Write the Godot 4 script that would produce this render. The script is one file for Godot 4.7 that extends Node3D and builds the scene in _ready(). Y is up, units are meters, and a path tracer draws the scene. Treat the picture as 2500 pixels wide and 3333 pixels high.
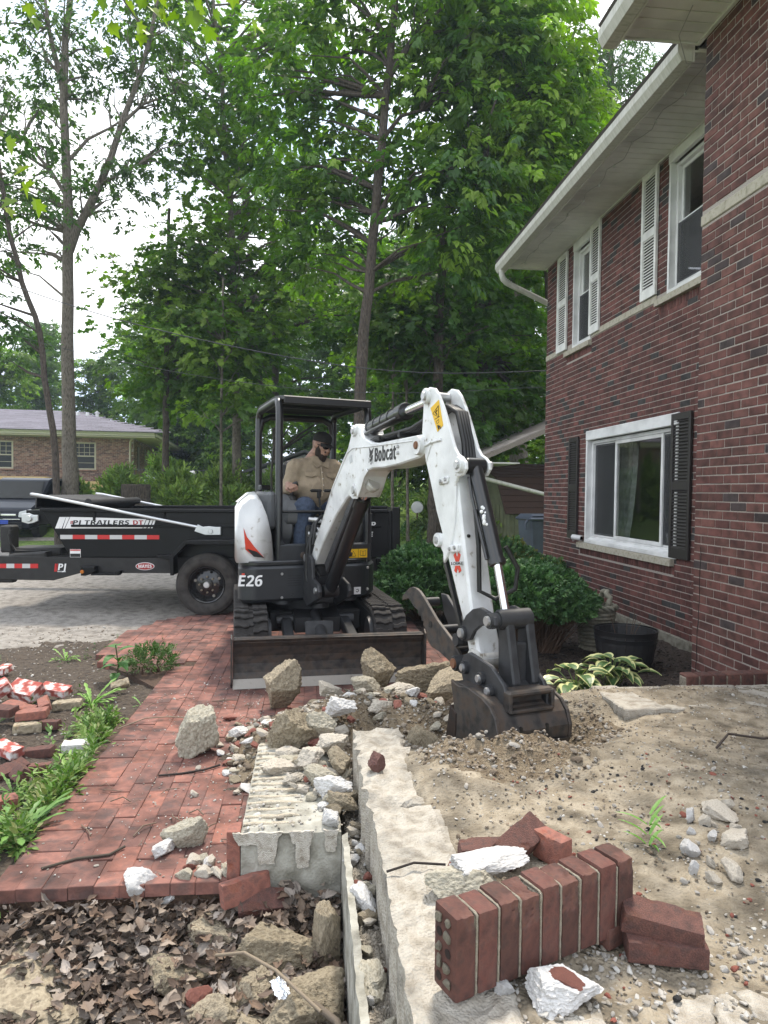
extends Node3D

var rng := RandomNumberGenerator.new()
var mats := {}
var tex := {}
var cam_t := Transform3D()
var noise := FastNoiseLite.new()
var noise2 := FastNoiseLite.new()

func _ready() -> void:
	rng.seed = 20240611
	noise.seed = 5
	noise.frequency = 1.0
	noise.fractal_octaves = 3
	noise2.seed = 9
	noise2.frequency = 1.0
	noise2.fractal_octaves = 2
	var cam := Camera3D.new()
	cam.name = "camera"
	add_child(cam)
	cam.position = Vector3(0, 1.6, 0)
	cam.rotation_degrees = Vector3(-1.7, -6.0, 0.66)
	cam.fov = 71.57
	cam.near = 0.05
	cam.far = 600.0
	cam.current = true
	cam_t = cam.transform
	make_sky()
	var sun := DirectionalLight3D.new()
	sun.name = "sun"
	add_child(sun)
	sun.light_energy = 0.8
	sun.light_color = Color(1.0, 0.96, 0.9)
	sun.light_angular_distance = 9.0
	sun.shadow_enabled = true
	sun.look_at_from_position(Vector3(5, 30, -15), Vector3.ZERO)
	make_textures()
	build_ground()
	build_path()
	build_porch()
	build_house()
	build_far_houses()
	build_excavator()
	build_person()
	build_trailer()
	build_car()
	build_trees()
	build_plants()
	build_rubble()
	build_small()


func make_sky() -> void:
	var w := 512
	var h := 256
	var im := Image.create_empty(w, h, false, Image.FORMAT_RGBAF)
	var fn := FastNoiseLite.new()
	fn.seed = 31
	fn.frequency = 1.7
	fn.fractal_octaves = 5
	for y in h:
		var el := PI * (0.5 - (y + 0.5) / h)
		for x in w:
			var az := TAU * x / w
			var d := Vector3(cos(el) * cos(az), sin(el) * 1.6, cos(el) * sin(az))
			var k := clampf(fn.get_noise_3dv(d) * 1.6 + 0.62, 0.0, 1.0)
			var c := Color(0.62, 0.74, 0.93).lerp(Color(1.12, 1.13, 1.16), k)
			im.set_pixel(x, y, c)
	var sky := Sky.new()
	var pm := PanoramaSkyMaterial.new()
	pm.panorama = ImageTexture.create_from_image(im)
	sky.sky_material = pm
	var env := Environment.new()
	env.background_mode = Environment.BG_SKY
	env.sky = sky
	env.background_energy_multiplier = 1.0
	env.tonemap_mode = Environment.TONE_MAPPER_LINEAR
	env.tonemap_exposure = 2.0
	env.fog_enabled = true
	env.fog_density = 0.0009
	env.fog_light_color = Color(0.82, 0.88, 0.95)
	env.sdfgi_enabled = true
	env.ssao_enabled = true
	env.ssil_enabled = true
	var we := WorldEnvironment.new()
	we.name = "world"
	we.environment = env
	add_child(we)

# ------------------------------------------------------------------ textures and materials
func ntex(key: String, freq: float, cols: Array, octaves := 4, kind := FastNoiseLite.TYPE_SIMPLEX_SMOOTH, size := 512, offs: Array = []) -> void:
	var t := NoiseTexture2D.new()
	t.width = size
	t.height = size
	t.seamless = true
	var f := FastNoiseLite.new()
	f.seed = hash(key) % 1000
	f.noise_type = kind
	f.frequency = freq
	f.fractal_octaves = octaves
	if kind == FastNoiseLite.TYPE_CELLULAR:
		f.cellular_return_type = FastNoiseLite.RETURN_CELL_VALUE
	t.noise = f
	if cols.size() > 0:
		var g := Gradient.new()
		var o := PackedFloat32Array()
		var cc := PackedColorArray()
		for i in cols.size():
			o.append(offs[i] if offs.size() > 0 else float(i) / (cols.size() - 1))
			cc.append(cols[i])
		g.offsets = o
		g.colors = cc
		t.color_ramp = g
	tex[key] = t

func gr(v: float) -> Color:
	return Color(v, v, v)

func rgb8(r: int, g: int, b: int) -> Color:
	return Color(r / 255.0, g / 255.0, b / 255.0)

func make_textures() -> void:
	ntex("grain", 0.11, [gr(0.6), gr(1.0)], 3)
	ntex("blotch", 0.012, [gr(0.62), gr(0.86), gr(1.0)], 5)
	ntex("bump", 0.06, [], 5)
	ntex("bumpf", 0.16, [], 3)
	ntex("cells", 0.09, [gr(0.66), gr(0.88), gr(1.0)], 1, FastNoiseLite.TYPE_CELLULAR)
	ntex("smear", 0.008, [gr(0.66), gr(0.95), gr(1.0), gr(0.95)], 6)
	ntex("conc", 0.014, [rgb8(120, 117, 106), rgb8(163, 160, 150), rgb8(196, 194, 186), rgb8(150, 146, 134)], 6)
	ntex("concw", 0.02, [rgb8(140, 132, 118), rgb8(182, 175, 163), rgb8(204, 199, 189), rgb8(164, 155, 140)], 6)
	ntex("soil", 0.03, [rgb8(45, 39, 34), rgb8(86, 76, 66), rgb8(112, 101, 88), rgb8(62, 54, 47)], 6)
	ntex("dirt", 0.03, [rgb8(92, 80, 63), rgb8(126, 111, 90), rgb8(154, 141, 119), rgb8(104, 92, 74)], 6)
	ntex("sand", 0.02, [rgb8(118, 107, 90), rgb8(150, 138, 118), rgb8(174, 163, 144), rgb8(134, 122, 103)], 6)
	ntex("mulch", 0.04, [rgb8(34, 27, 24), rgb8(60, 49, 43), rgb8(88, 74, 64), rgb8(44, 35, 31)], 5)
	ntex("asph", 0.02, [rgb8(112, 106, 98), rgb8(150, 144, 136), rgb8(178, 172, 164), rgb8(132, 126, 118)], 6)
	ntex("rust", 0.012, [rgb8(38, 37, 38), rgb8(62, 60, 59), rgb8(84, 78, 74), rgb8(92, 78, 68), rgb8(66, 63, 61)], 6)
	ntex("rock", 0.013, [rgb8(96, 87, 73), rgb8(146, 136, 117), rgb8(178, 168, 148), rgb8(118, 108, 92), rgb8(160, 150, 132)], 7)
	ntex("bark", 0.03, [rgb8(46, 41, 36), rgb8(98, 90, 80), rgb8(134, 126, 114), rgb8(70, 63, 55)], 5)
	ntex("barkd", 0.03, [rgb8(34, 30, 27), rgb8(70, 62, 55), rgb8(98, 88, 78), rgb8(48, 42, 37)], 5)
	ntex("grassy", 0.03, [rgb8(66, 98, 38), rgb8(112, 146, 62), rgb8(146, 176, 84), rgb8(88, 120, 48)], 5)
	ntex("pav", 0.016, [rgb8(98, 73, 67), rgb8(132, 94, 85), rgb8(150, 106, 94), rgb8(122, 93, 86), rgb8(106, 88, 83)], 6)
	ntex("roof", 0.05, [rgb8(104, 100, 112), rgb8(134, 130, 142), rgb8(154, 150, 160), rgb8(116, 112, 122)], 4)
	ntex("dusty", 0.006, [gr(0.84), gr(0.93), gr(1.0), gr(0.97)], 6)
	ntex("dustyp", 0.01, [gr(0.5), gr(0.78), gr(1.0), gr(0.9)], 6)
	ntex("dustyb", 0.014, [gr(0.72), gr(0.9), gr(1.0), gr(0.94)], 6)
	ntex("scuff", 0.01, [rgb8(120, 104, 86), rgb8(190, 184, 174), rgb8(246, 245, 243), rgb8(255, 255, 255), rgb8(250, 250, 250)], 6, FastNoiseLite.TYPE_SIMPLEX_SMOOTH, 512, [0.0, 0.12, 0.2, 0.4, 1.0])
	ntex("streak", 0.014, [rgb8(176, 178, 166), rgb8(222, 222, 216), rgb8(240, 240, 238), rgb8(190, 190, 178)], 6)
	ntex("whiteish", 0.02, [rgb8(196, 194, 190), rgb8(236, 235, 233), rgb8(246, 246, 245), rgb8(214, 212, 206)], 6)
	ntex("paintpeel", 0.007, [rgb8(150, 70, 62), rgb8(165, 84, 74), rgb8(226, 222, 220), rgb8(240, 238, 236)], 4)
	ntex("wood", 0.02, [rgb8(140, 110, 70), rgb8(190, 158, 112), rgb8(206, 178, 134), rgb8(160, 128, 86)], 4)

# c: real-world linear base colour
func mt(key: String, c: Color, rough := 0.8, o := {}) -> StandardMaterial3D:
	if mats.has(key):
		return mats[key]
	var m := StandardMaterial3D.new()
	m.resource_name = key
	m.albedo_color = c.linear_to_srgb()
	m.roughness = rough
	m.metallic = o.get("m", 0.0)
	m.metallic_specular = o.get("sp", 0.5)
	var ts = o.get("ts", 1.0)
	m.uv1_scale = ts if ts is Vector3 else Vector3.ONE * float(ts)
	m.uv1_triplanar = true
	if o.get("w", false):
		m.uv1_world_triplanar = true
	if o.has("t"):
		m.albedo_texture = tex[o.t]
	if o.has("b"):
		m.heightmap_enabled = true
		m.heightmap_texture = tex[o.b]
		m.heightmap_scale = o.get("bs", 0.3)
	if o.has("d"):
		m.detail_enabled = true
		m.detail_albedo = tex[o.d]
		m.detail_blend_mode = BaseMaterial3D.BLEND_MODE_MUL
		m.detail_uv_layer = BaseMaterial3D.DETAIL_UV_2
		m.uv2_triplanar = true
		if o.get("w", false):
			m.uv2_world_triplanar = true
		m.uv2_scale = Vector3.ONE * float(o.get("ds", 0.3))
	if o.get("vc", false):
		m.vertex_color_use_as_albedo = true
	if o.has("bl"):
		m.backlight_enabled = true
		m.backlight = o.bl
	if o.has("cc"):
		m.clearcoat_enabled = true
		m.clearcoat = o.cc
		m.clearcoat_roughness = 0.12
	if o.has("em"):
		m.emission_enabled = true
		m.emission = o.em
	mats[key] = m
	return m

# ------------------------------------------------------------------ mesh building
class MB:
	var v := PackedVector3Array()
	var n := PackedVector3Array()
	var c := PackedColorArray()
	var xf := Transform3D()
	var col := Color(1, 1, 1)
	func tri(a: Vector3, b: Vector3, d: Vector3) -> void:
		var A := xf * a
		var B := xf * b
		var D := xf * d
		var m := (D - A).cross(B - A).normalized()
		v.append_array([A, B, D])
		n.append_array([m, m, m])
		c.append_array([col, col, col])
	func trin(a: Vector3, b: Vector3, d: Vector3, na: Vector3, nb: Vector3, nd: Vector3) -> void:
		if (d - a).cross(b - a).dot(na + nb + nd) < 0.0:
			var t := b
			b = d
			d = t
			t = nb
			nb = nd
			nd = t
		v.append_array([xf * a, xf * b, xf * d])
		n.append_array([(xf.basis * na).normalized(), (xf.basis * nb).normalized(), (xf.basis * nd).normalized()])
		c.append_array([col, col, col])
	func poly(p: Array, out: Vector3) -> void:
		var q := p
		if (Vector3(p[2]) - Vector3(p[0])).cross(Vector3(p[1]) - Vector3(p[0])).dot(out) < 0.0:
			q = p.duplicate()
			q.reverse()
		for i in range(1, q.size() - 1):
			tri(q[0], q[i], q[i + 1])
	func box(ctr: Vector3, size: Vector3, bev := 0.0) -> void:
		var h := size * 0.5
		var b := minf(bev, minf(h.x, minf(h.y, h.z)) * 0.9)
		for ax in 3:
			var a1 := (ax + 1) % 3
			var a2 := (ax + 2) % 3
			for s in [-1.0, 1.0]:
				var p := []
				for q in [[-1, -1], [1, -1], [1, 1], [-1, 1]]:
					var w := Vector3.ZERO
					w[ax] = s * h[ax]
					w[a1] = q[0] * (h[a1] - b)
					w[a2] = q[1] * (h[a2] - b)
					p.append(ctr + w)
				var o := Vector3.ZERO
				o[ax] = s
				poly(p, o)
		if b <= 0.0:
			return
		for ax in 3:
			var a1 := (ax + 1) % 3
			var a2 := (ax + 2) % 3
			for s1 in [-1.0, 1.0]:
				for s2 in [-1.0, 1.0]:
					var p := []
					for q in [[-1, 0], [1, 0], [1, 1], [-1, 1]]:
						var w := Vector3.ZERO
						w[ax] = q[0] * (h[ax] - b)
						w[a1] = s1 * (h[a1] - (b if q[1] == 0 else 0.0))
						w[a2] = s2 * (h[a2] - (b if q[1] == 1 else 0.0))
						p.append(ctr + w)
					var o := Vector3.ZERO
					o[a1] = s1
					o[a2] = s2
					poly(p, o)
		for sx in [-1.0, 1.0]:
			for sy in [-1.0, 1.0]:
				for sz in [-1.0, 1.0]:
					var o := Vector3(sx, sy, sz)
					poly([ctr + o * (h - Vector3(0, b, b)), ctr + o * (h - Vector3(b, 0, b)), ctr + o * (h - Vector3(b, b, 0))], o)
	func obox(ctr: Vector3, bs: Basis, size: Vector3, bev := 0.0) -> void:
		var o := xf
		xf = xf * Transform3D(bs, ctr)
		box(Vector3.ZERO, size, bev)
		xf = o
	# a square bar from a to b
	func bar(a: Vector3, b: Vector3, w: float, hgt: float, bev := 0.0, up := Vector3.UP) -> void:
		var z := (b - a).normalized()
		var x := up.cross(z)
		if x.length() < 0.01:
			x = Vector3.RIGHT.cross(z)
		x = x.normalized()
		obox((a + b) * 0.5, Basis(x, z.cross(x), z), Vector3(w, hgt, a.distance_to(b)), bev)
	func tube(pts: Array, rad, sides := 8, caps := true) -> void:
		var k := pts.size()
		var t0: Vector3 = (Vector3(pts[1]) - Vector3(pts[0])).normalized()
		var u := t0.cross(Vector3.UP if absf(t0.y) < 0.9 else Vector3.RIGHT).normalized()
		var rings := []
		var nrm := []
		for i in k:
			var t: Vector3 = (Vector3(pts[mini(i + 1, k - 1)]) - Vector3(pts[maxi(i - 1, 0)])).normalized()
			u = (u - t * u.dot(t)).normalized()
			var w := t.cross(u)
			var r: float = rad[i] if rad is Array else rad
			var ring := []
			var nn := []
			for j in sides:
				var a := TAU * j / sides
				var d := u * cos(a) + w * sin(a)
				nn.append(d)
				ring.append(Vector3(pts[i]) + d * r)
			rings.append(ring)
			nrm.append(nn)
		for i in k - 1:
			for j in sides:
				var l := (j + 1) % sides
				trin(rings[i][j], rings[i + 1][j], rings[i + 1][l], nrm[i][j], nrm[i + 1][j], nrm[i + 1][l])
				trin(rings[i][j], rings[i + 1][l], rings[i][l], nrm[i][j], nrm[i + 1][l], nrm[i][l])
		if caps:
			poly(rings[0], -t0)
			poly(rings[k - 1], Vector3(pts[k - 1]) - Vector3(pts[k - 2]))
	func cyl(a: Vector3, b: Vector3, r: float, sides := 16, r2 := -1.0, bev := 0.0) -> void:
		var e := r if r2 < 0.0 else r2
		if bev > 0.0:
			var d := (b - a).normalized() * bev
			tube([a, a + d, b - d, b], [r - bev, r, e, e - bev], sides)
		else:
			tube([a, b], [r, e], sides)
	# profile of (radius, height) turned round the y axis at ctr
	func lathe(prof: Array, sides := 24, ctr := Vector3.ZERO, soft := false) -> void:
		for i in prof.size() - 1:
			var p: Vector2 = prof[i]
			var q: Vector2 = prof[i + 1]
			var np := Vector2(q.y - p.y, p.x - q.x).normalized()
			var nq := np
			if soft:
				if i > 0:
					np = (np + Vector2(p.y - prof[i - 1].y, prof[i - 1].x - p.x).normalized()).normalized()
				if i + 2 < prof.size():
					nq = (nq + Vector2(prof[i + 2].y - q.y, q.x - prof[i + 2].x).normalized()).normalized()
			for j in sides:
				var a := TAU * j / sides
				var b := TAU * (j + 1) / sides
				var ca := Vector3(cos(a), 0, sin(a))
				var cb := Vector3(cos(b), 0, sin(b))
				var y := Vector3.UP
				if p.x > 0.0001:
					trin(ctr + ca * p.x + y * p.y, ctr + cb * p.x + y * p.y, ctr + cb * q.x + y * q.y, ca * np.x + y * np.y, cb * np.x + y * np.y, cb * nq.x + y * nq.y)
				if q.x > 0.0001:
					trin(ctr + ca * p.x + y * p.y, ctr + cb * q.x + y * q.y, ctr + ca * q.x + y * q.y, ca * np.x + y * np.y, cb * nq.x + y * nq.y, ca * nq.x + y * nq.y)
	static func at3(p: Vector2, d: float, ax: String) -> Vector3:
		if ax == "x":
			return Vector3(d, p.y, p.x)
		if ax == "y":
			return Vector3(p.x, d, p.y)
		return Vector3(p.x, p.y, d)
	# outline extruded along an axis: "x" takes (z, y), "z" takes (x, y), "y" takes (x, z)
	func prism(pl: Array, d0: float, d1: float, ax := "x", bev := 0.0) -> void:
		var p := PackedVector2Array(pl)
		var area := 0.0
		for i in p.size():
			area += p[i].cross(p[(i + 1) % p.size()])
		var s := signf(area)
		var q := PackedVector2Array()
		var k := p.size()
		for i in k:
			var e1 := (p[i] - p[(i + k - 1) % k]).normalized()
			var e2 := (p[(i + 1) % k] - p[i]).normalized()
			var n1 := Vector2(e1.y, -e1.x) * s
			var n2 := Vector2(e2.y, -e2.x) * s
			var m := n1 + n2
			q.append(p[i] - m / maxf(0.35, m.length_squared()) * 2.0 * bev if bev > 0.0 else p[i])
		var idx := Geometry2D.triangulate_polygon(q)
		var b := minf(bev, absf(d1 - d0) * 0.4) * signf(d1 - d0)
		var o := (at3(Vector2.ZERO, 1.0, ax) - at3(Vector2.ZERO, 0.0, ax)) * signf(d1 - d0)
		for i in range(0, idx.size(), 3):
			poly([at3(q[idx[i]], d0, ax), at3(q[idx[i + 1]], d0, ax), at3(q[idx[i + 2]], d0, ax)], -o)
			poly([at3(q[idx[i]], d1, ax), at3(q[idx[i + 1]], d1, ax), at3(q[idx[i + 2]], d1, ax)], o)
		for i in k:
			var j := (i + 1) % k
			var e := p[j] - p[i]
			var w := at3(Vector2(e.y, -e.x) * s, 0.0, ax)
			poly([at3(p[i], d0 + b, ax), at3(p[j], d0 + b, ax), at3(p[j], d1 - b, ax), at3(p[i], d1 - b, ax)], w)
			if bev > 0.0:
				poly([at3(q[i], d0, ax), at3(q[j], d0, ax), at3(p[j], d0 + b, ax), at3(p[i], d0 + b, ax)], w - o * 0.3)
				poly([at3(q[i], d1, ax), at3(q[j], d1, ax), at3(p[j], d1 - b, ax), at3(p[i], d1 - b, ax)], w + o * 0.3)
	func ball(ctr: Vector3, r: Vector3, la := 10, lo := 16) -> void:
		for i in la:
			for j in lo:
				var g := []
				for q in [[i, j], [i + 1, j], [i + 1, j + 1], [i, j + 1]]:
					var a: float = PI * q[0] / la
					var b: float = TAU * q[1] / lo
					g.append(Vector3(sin(a) * cos(b), cos(a), sin(a) * sin(b)))
				if i > 0:
					trin(ctr + g[0] * r, ctr + g[2] * r, ctr + g[3] * r, g[0] / r, g[2] / r, g[3] / r)
				if i < la - 1:
					trin(ctr + g[0] * r, ctr + g[1] * r, ctr + g[2] * r, g[0] / r, g[1] / r, g[2] / r)
	func add_arrays(a: Array, t: Transform3D) -> void:
		var vs: PackedVector3Array = a[Mesh.ARRAY_VERTEX]
		var ix = a[Mesh.ARRAY_INDEX]
		var k: int = ix.size() if ix != null else vs.size()
		for i in range(0, k, 3):
			if ix != null:
				tri(t * vs[ix[i]], t * vs[ix[i + 1]], t * vs[ix[i + 2]])
			else:
				tri(t * vs[i], t * vs[i + 1], t * vs[i + 2])
	func mesh() -> ArrayMesh:
		var a := []
		a.resize(Mesh.ARRAY_MAX)
		a[Mesh.ARRAY_VERTEX] = v
		a[Mesh.ARRAY_NORMAL] = n
		a[Mesh.ARRAY_COLOR] = c
		var m := ArrayMesh.new()
		if v.size() > 0:
			m.add_surface_from_arrays(Mesh.PRIMITIVE_TRIANGLES, a)
		return m

func indexed(v: PackedVector3Array, idx: PackedInt32Array, cols = null) -> ArrayMesh:
	var n := PackedVector3Array()
	n.resize(v.size())
	for i in range(0, idx.size(), 3):
		var m := (v[idx[i + 2]] - v[idx[i]]).cross(v[idx[i + 1]] - v[idx[i]])
		n[idx[i]] += m
		n[idx[i + 1]] += m
		n[idx[i + 2]] += m
	for i in n.size():
		n[i] = n[i].normalized()
	var a := []
	a.resize(Mesh.ARRAY_MAX)
	a[Mesh.ARRAY_VERTEX] = v
	a[Mesh.ARRAY_NORMAL] = n
	a[Mesh.ARRAY_INDEX] = idx
	if cols != null:
		a[Mesh.ARRAY_COLOR] = cols
	var me := ArrayMesh.new()
	me.add_surface_from_arrays(Mesh.PRIMITIVE_TRIANGLES, a)
	return me

# ------------------------------------------------------------------ things and parts
func tag(o: Node3D, label: String, category: String, group := "", kind := "") -> Node3D:
	if label:
		o.set_meta("label", label)
	if category:
		o.set_meta("category", category)
	if group:
		o.set_meta("group", group)
	if kind:
		o.set_meta("kind", kind)
	return o

func thing(nm: String, label: String, category: String, at := Vector3.ZERO, yaw := 0.0, group := "") -> Node3D:
	var o := Node3D.new()
	o.name = nm
	add_child(o, true)
	o.position = at
	o.rotation.y = deg_to_rad(yaw)
	tag(o, label, category, group)
	return o

func put(nm: String, m, mat: Material, parent: Node = self, t := Transform3D()) -> MeshInstance3D:
	var o := MeshInstance3D.new()
	o.name = nm
	o.mesh = m.mesh() if m is MB else m
	o.material_override = mat
	parent.add_child(o, true)
	o.transform = t
	return o

func solo(nm: String, m, mat: Material, label: String, category: String, t := Transform3D(), group := "") -> MeshInstance3D:
	var o := put(nm, m, mat, self, t)
	tag(o, label, category, group)
	return o

func struct(nm: String, m, mat: Material, t := Transform3D()) -> MeshInstance3D:
	var o := put(nm, m, mat, self, t)
	o.set_meta("kind", "structure")
	return o

func multi(nm: String, mesh: Mesh, mat: Material, xs: Array, cols: Array, parent: Node = self, kind := "") -> MultiMeshInstance3D:
	var mm := MultiMesh.new()
	mm.transform_format = MultiMesh.TRANSFORM_3D
	mm.use_colors = cols.size() > 0
	mm.mesh = mesh
	mm.instance_count = xs.size()
	for i in xs.size():
		mm.set_instance_transform(i, xs[i])
		if cols.size() > 0:
			mm.set_instance_color(i, cols[i])
	var o := MultiMeshInstance3D.new()
	o.name = nm
	o.multimesh = mm
	o.material_override = mat
	parent.add_child(o, true)
	if kind:
		o.set_meta("kind", kind)
	return o

func yxf(at: Vector3, yaw := 0.0, sc := Vector3.ONE, pitch := 0.0, roll := 0.0) -> Transform3D:
	return Transform3D(Basis.from_euler(Vector3(deg_to_rad(pitch), deg_to_rad(yaw), deg_to_rad(roll))).scaled_local(sc), at)

func letters(txt: String, height: float, mb: MB, t: Transform3D, bold := true, wide := 1.0, slant := 0.0, depth := 0.004) -> float:
	var f := SystemFont.new()
	f.font_names = PackedStringArray(["Droid Sans"])
	f.font_weight = 700 if bold else 400
	var tm := TextMesh.new()
	tm.text = txt
	tm.font = f
	tm.font_size = 64
	tm.pixel_size = height / 46.0
	tm.depth = depth
	tm.curve_step = 4.0
	var b := Basis(Vector3(wide, 0, 0), Vector3(slant, 1, 0), Vector3(0, 0, 1))
	mb.add_arrays(tm.get_mesh_arrays(), t * Transform3D(b, Vector3.ZERO))
	return tm.get_aabb().size.x * wide

# size in the picture of something of that size there, 0 outside the frame
func seen_size(p: Vector3, size: float) -> float:
	var q := cam_t.affine_inverse() * p
	if q.z > -0.2:
		return 0.0
	var x := q.x / -q.z
	var y := q.y / -q.z
	if absf(x) > 0.57 or absf(y) > 0.76:
		return 0.0
	return size / -q.z

func rr(a: float, b: float) -> float:
	return rng.randf_range(a, b)

func pick(a: Array):
	return a[rng.randi() % a.size()]

# ------------------------------------------------------------------ ground
var path_poly := PackedVector2Array([Vector2(-1.24, -2.91), Vector2(-0.28, -2.91), Vector2(-0.26, -5.0), Vector2(0.6, -5.5), Vector2(1.36, -6.2), Vector2(1.3, -8.0), Vector2(1.1, -9.3), Vector2(0.2, -9.5), Vector2(-1.06, -9.37), Vector2(-1.54, -9.11), Vector2(-1.88, -8.6), Vector2(-2.04, -7.9), Vector2(-2.06, -7.3), Vector2(-1.88, -6.71), Vector2(-1.55, -6.3), Vector2(-1.17, -5.75), Vector2(-1.3, -4.97), Vector2(-1.3, -4.03)])

func sst(a: float, b: float, v: float) -> float:
	var t := clampf((v - a) / (b - a), 0.0, 1.0)
	return t * t * (3.0 - 2.0 * t)

func gs(x: float, z: float, cx: float, cz: float, rx: float, rz: float) -> float:
	return exp(-((x - cx) * (x - cx) / (rx * rx) + (z - cz) * (z - cz) / (rz * rz)))

func far_y(z: float, x := 0.0) -> float:
	var s := -z
	return 0.1 * clampf((s - 10.0) / 9.0, 0.0, 1.0) + 0.9 * sst(18.5, 24.5, s) + 0.6 * sst(24.0, 40.0, s) + 1.2 * sst(45.0, 90.0, s)

func heap(x: float, z: float) -> float:
	return 0.26 * gs(x, z, 0.42, -4.55, 0.62, 0.5) + 0.18 * gs(x, z, 0.05, -4.1, 0.35, 0.4) + 0.1 * gs(x, z, 0.8, -4.3, 0.3, 0.3)

func hole(x: float, z: float) -> float:
	return gs(x, z, 1.12, -3.8, 0.5, 0.27)

func gh(x: float, z: float) -> float:
	var s := -z
	var n1 := noise.get_noise_2d(x * 1.1, z * 1.1)
	var n2 := noise.get_noise_2d(x * 7.0 + 40.0, z * 7.0)
	var n3 := noise2.get_noise_2d(x * 22.0, z * 22.0)
	var y := -0.045 + 0.03 * n1 + 0.012 * n2 + 0.006 * n3
	if s > 9.0:
		y = lerpf(y, far_y(z), sst(9.0, 10.5, s))
	var pit := sst(3.04, 2.94, s) * sst(0.26, 0.18, x)
	y = lerpf(y, -0.24 + 0.1 * sst(2.5, 2.92, s) + 0.05 * gs(x, -s, -0.05, -2.92, 0.2, 0.15) + 0.05 * n1 + 0.03 * n2 - 0.05 * gs(x, z, -0.75, -2.35, 0.2, 0.15), pit)
	var por := sst(0.3, 0.46, x) * sst(4.4, 4.22, s)
	var top := 0.385 - 0.06 * sst(2.7, 3.5, s) * sst(1.7, 1.3, x) + 0.025 * n1 + 0.018 * n2 + 0.006 * n3
	top += 0.12 * gs(x, z, 0.95, -3.2, 0.42, 0.2) * (0.9 + 0.6 * n2) + 0.05 * gs(x, z, 0.6, -2.9, 0.25, 0.3) + 0.03 * gs(x, z, 1.7, -2.6, 0.4, 0.5)
	y = lerpf(y, top, por)
	y = maxf(y, -0.05 + heap(x, z) * 1.15 + 0.05 * n2 + 0.02 * n3) if s > 3.45 and s < 6.0 and x > -0.6 and x < 1.4 else y
	y -= 0.36 * hole(x, z) * (1.0 + 0.25 * n2)
	return y

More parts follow.
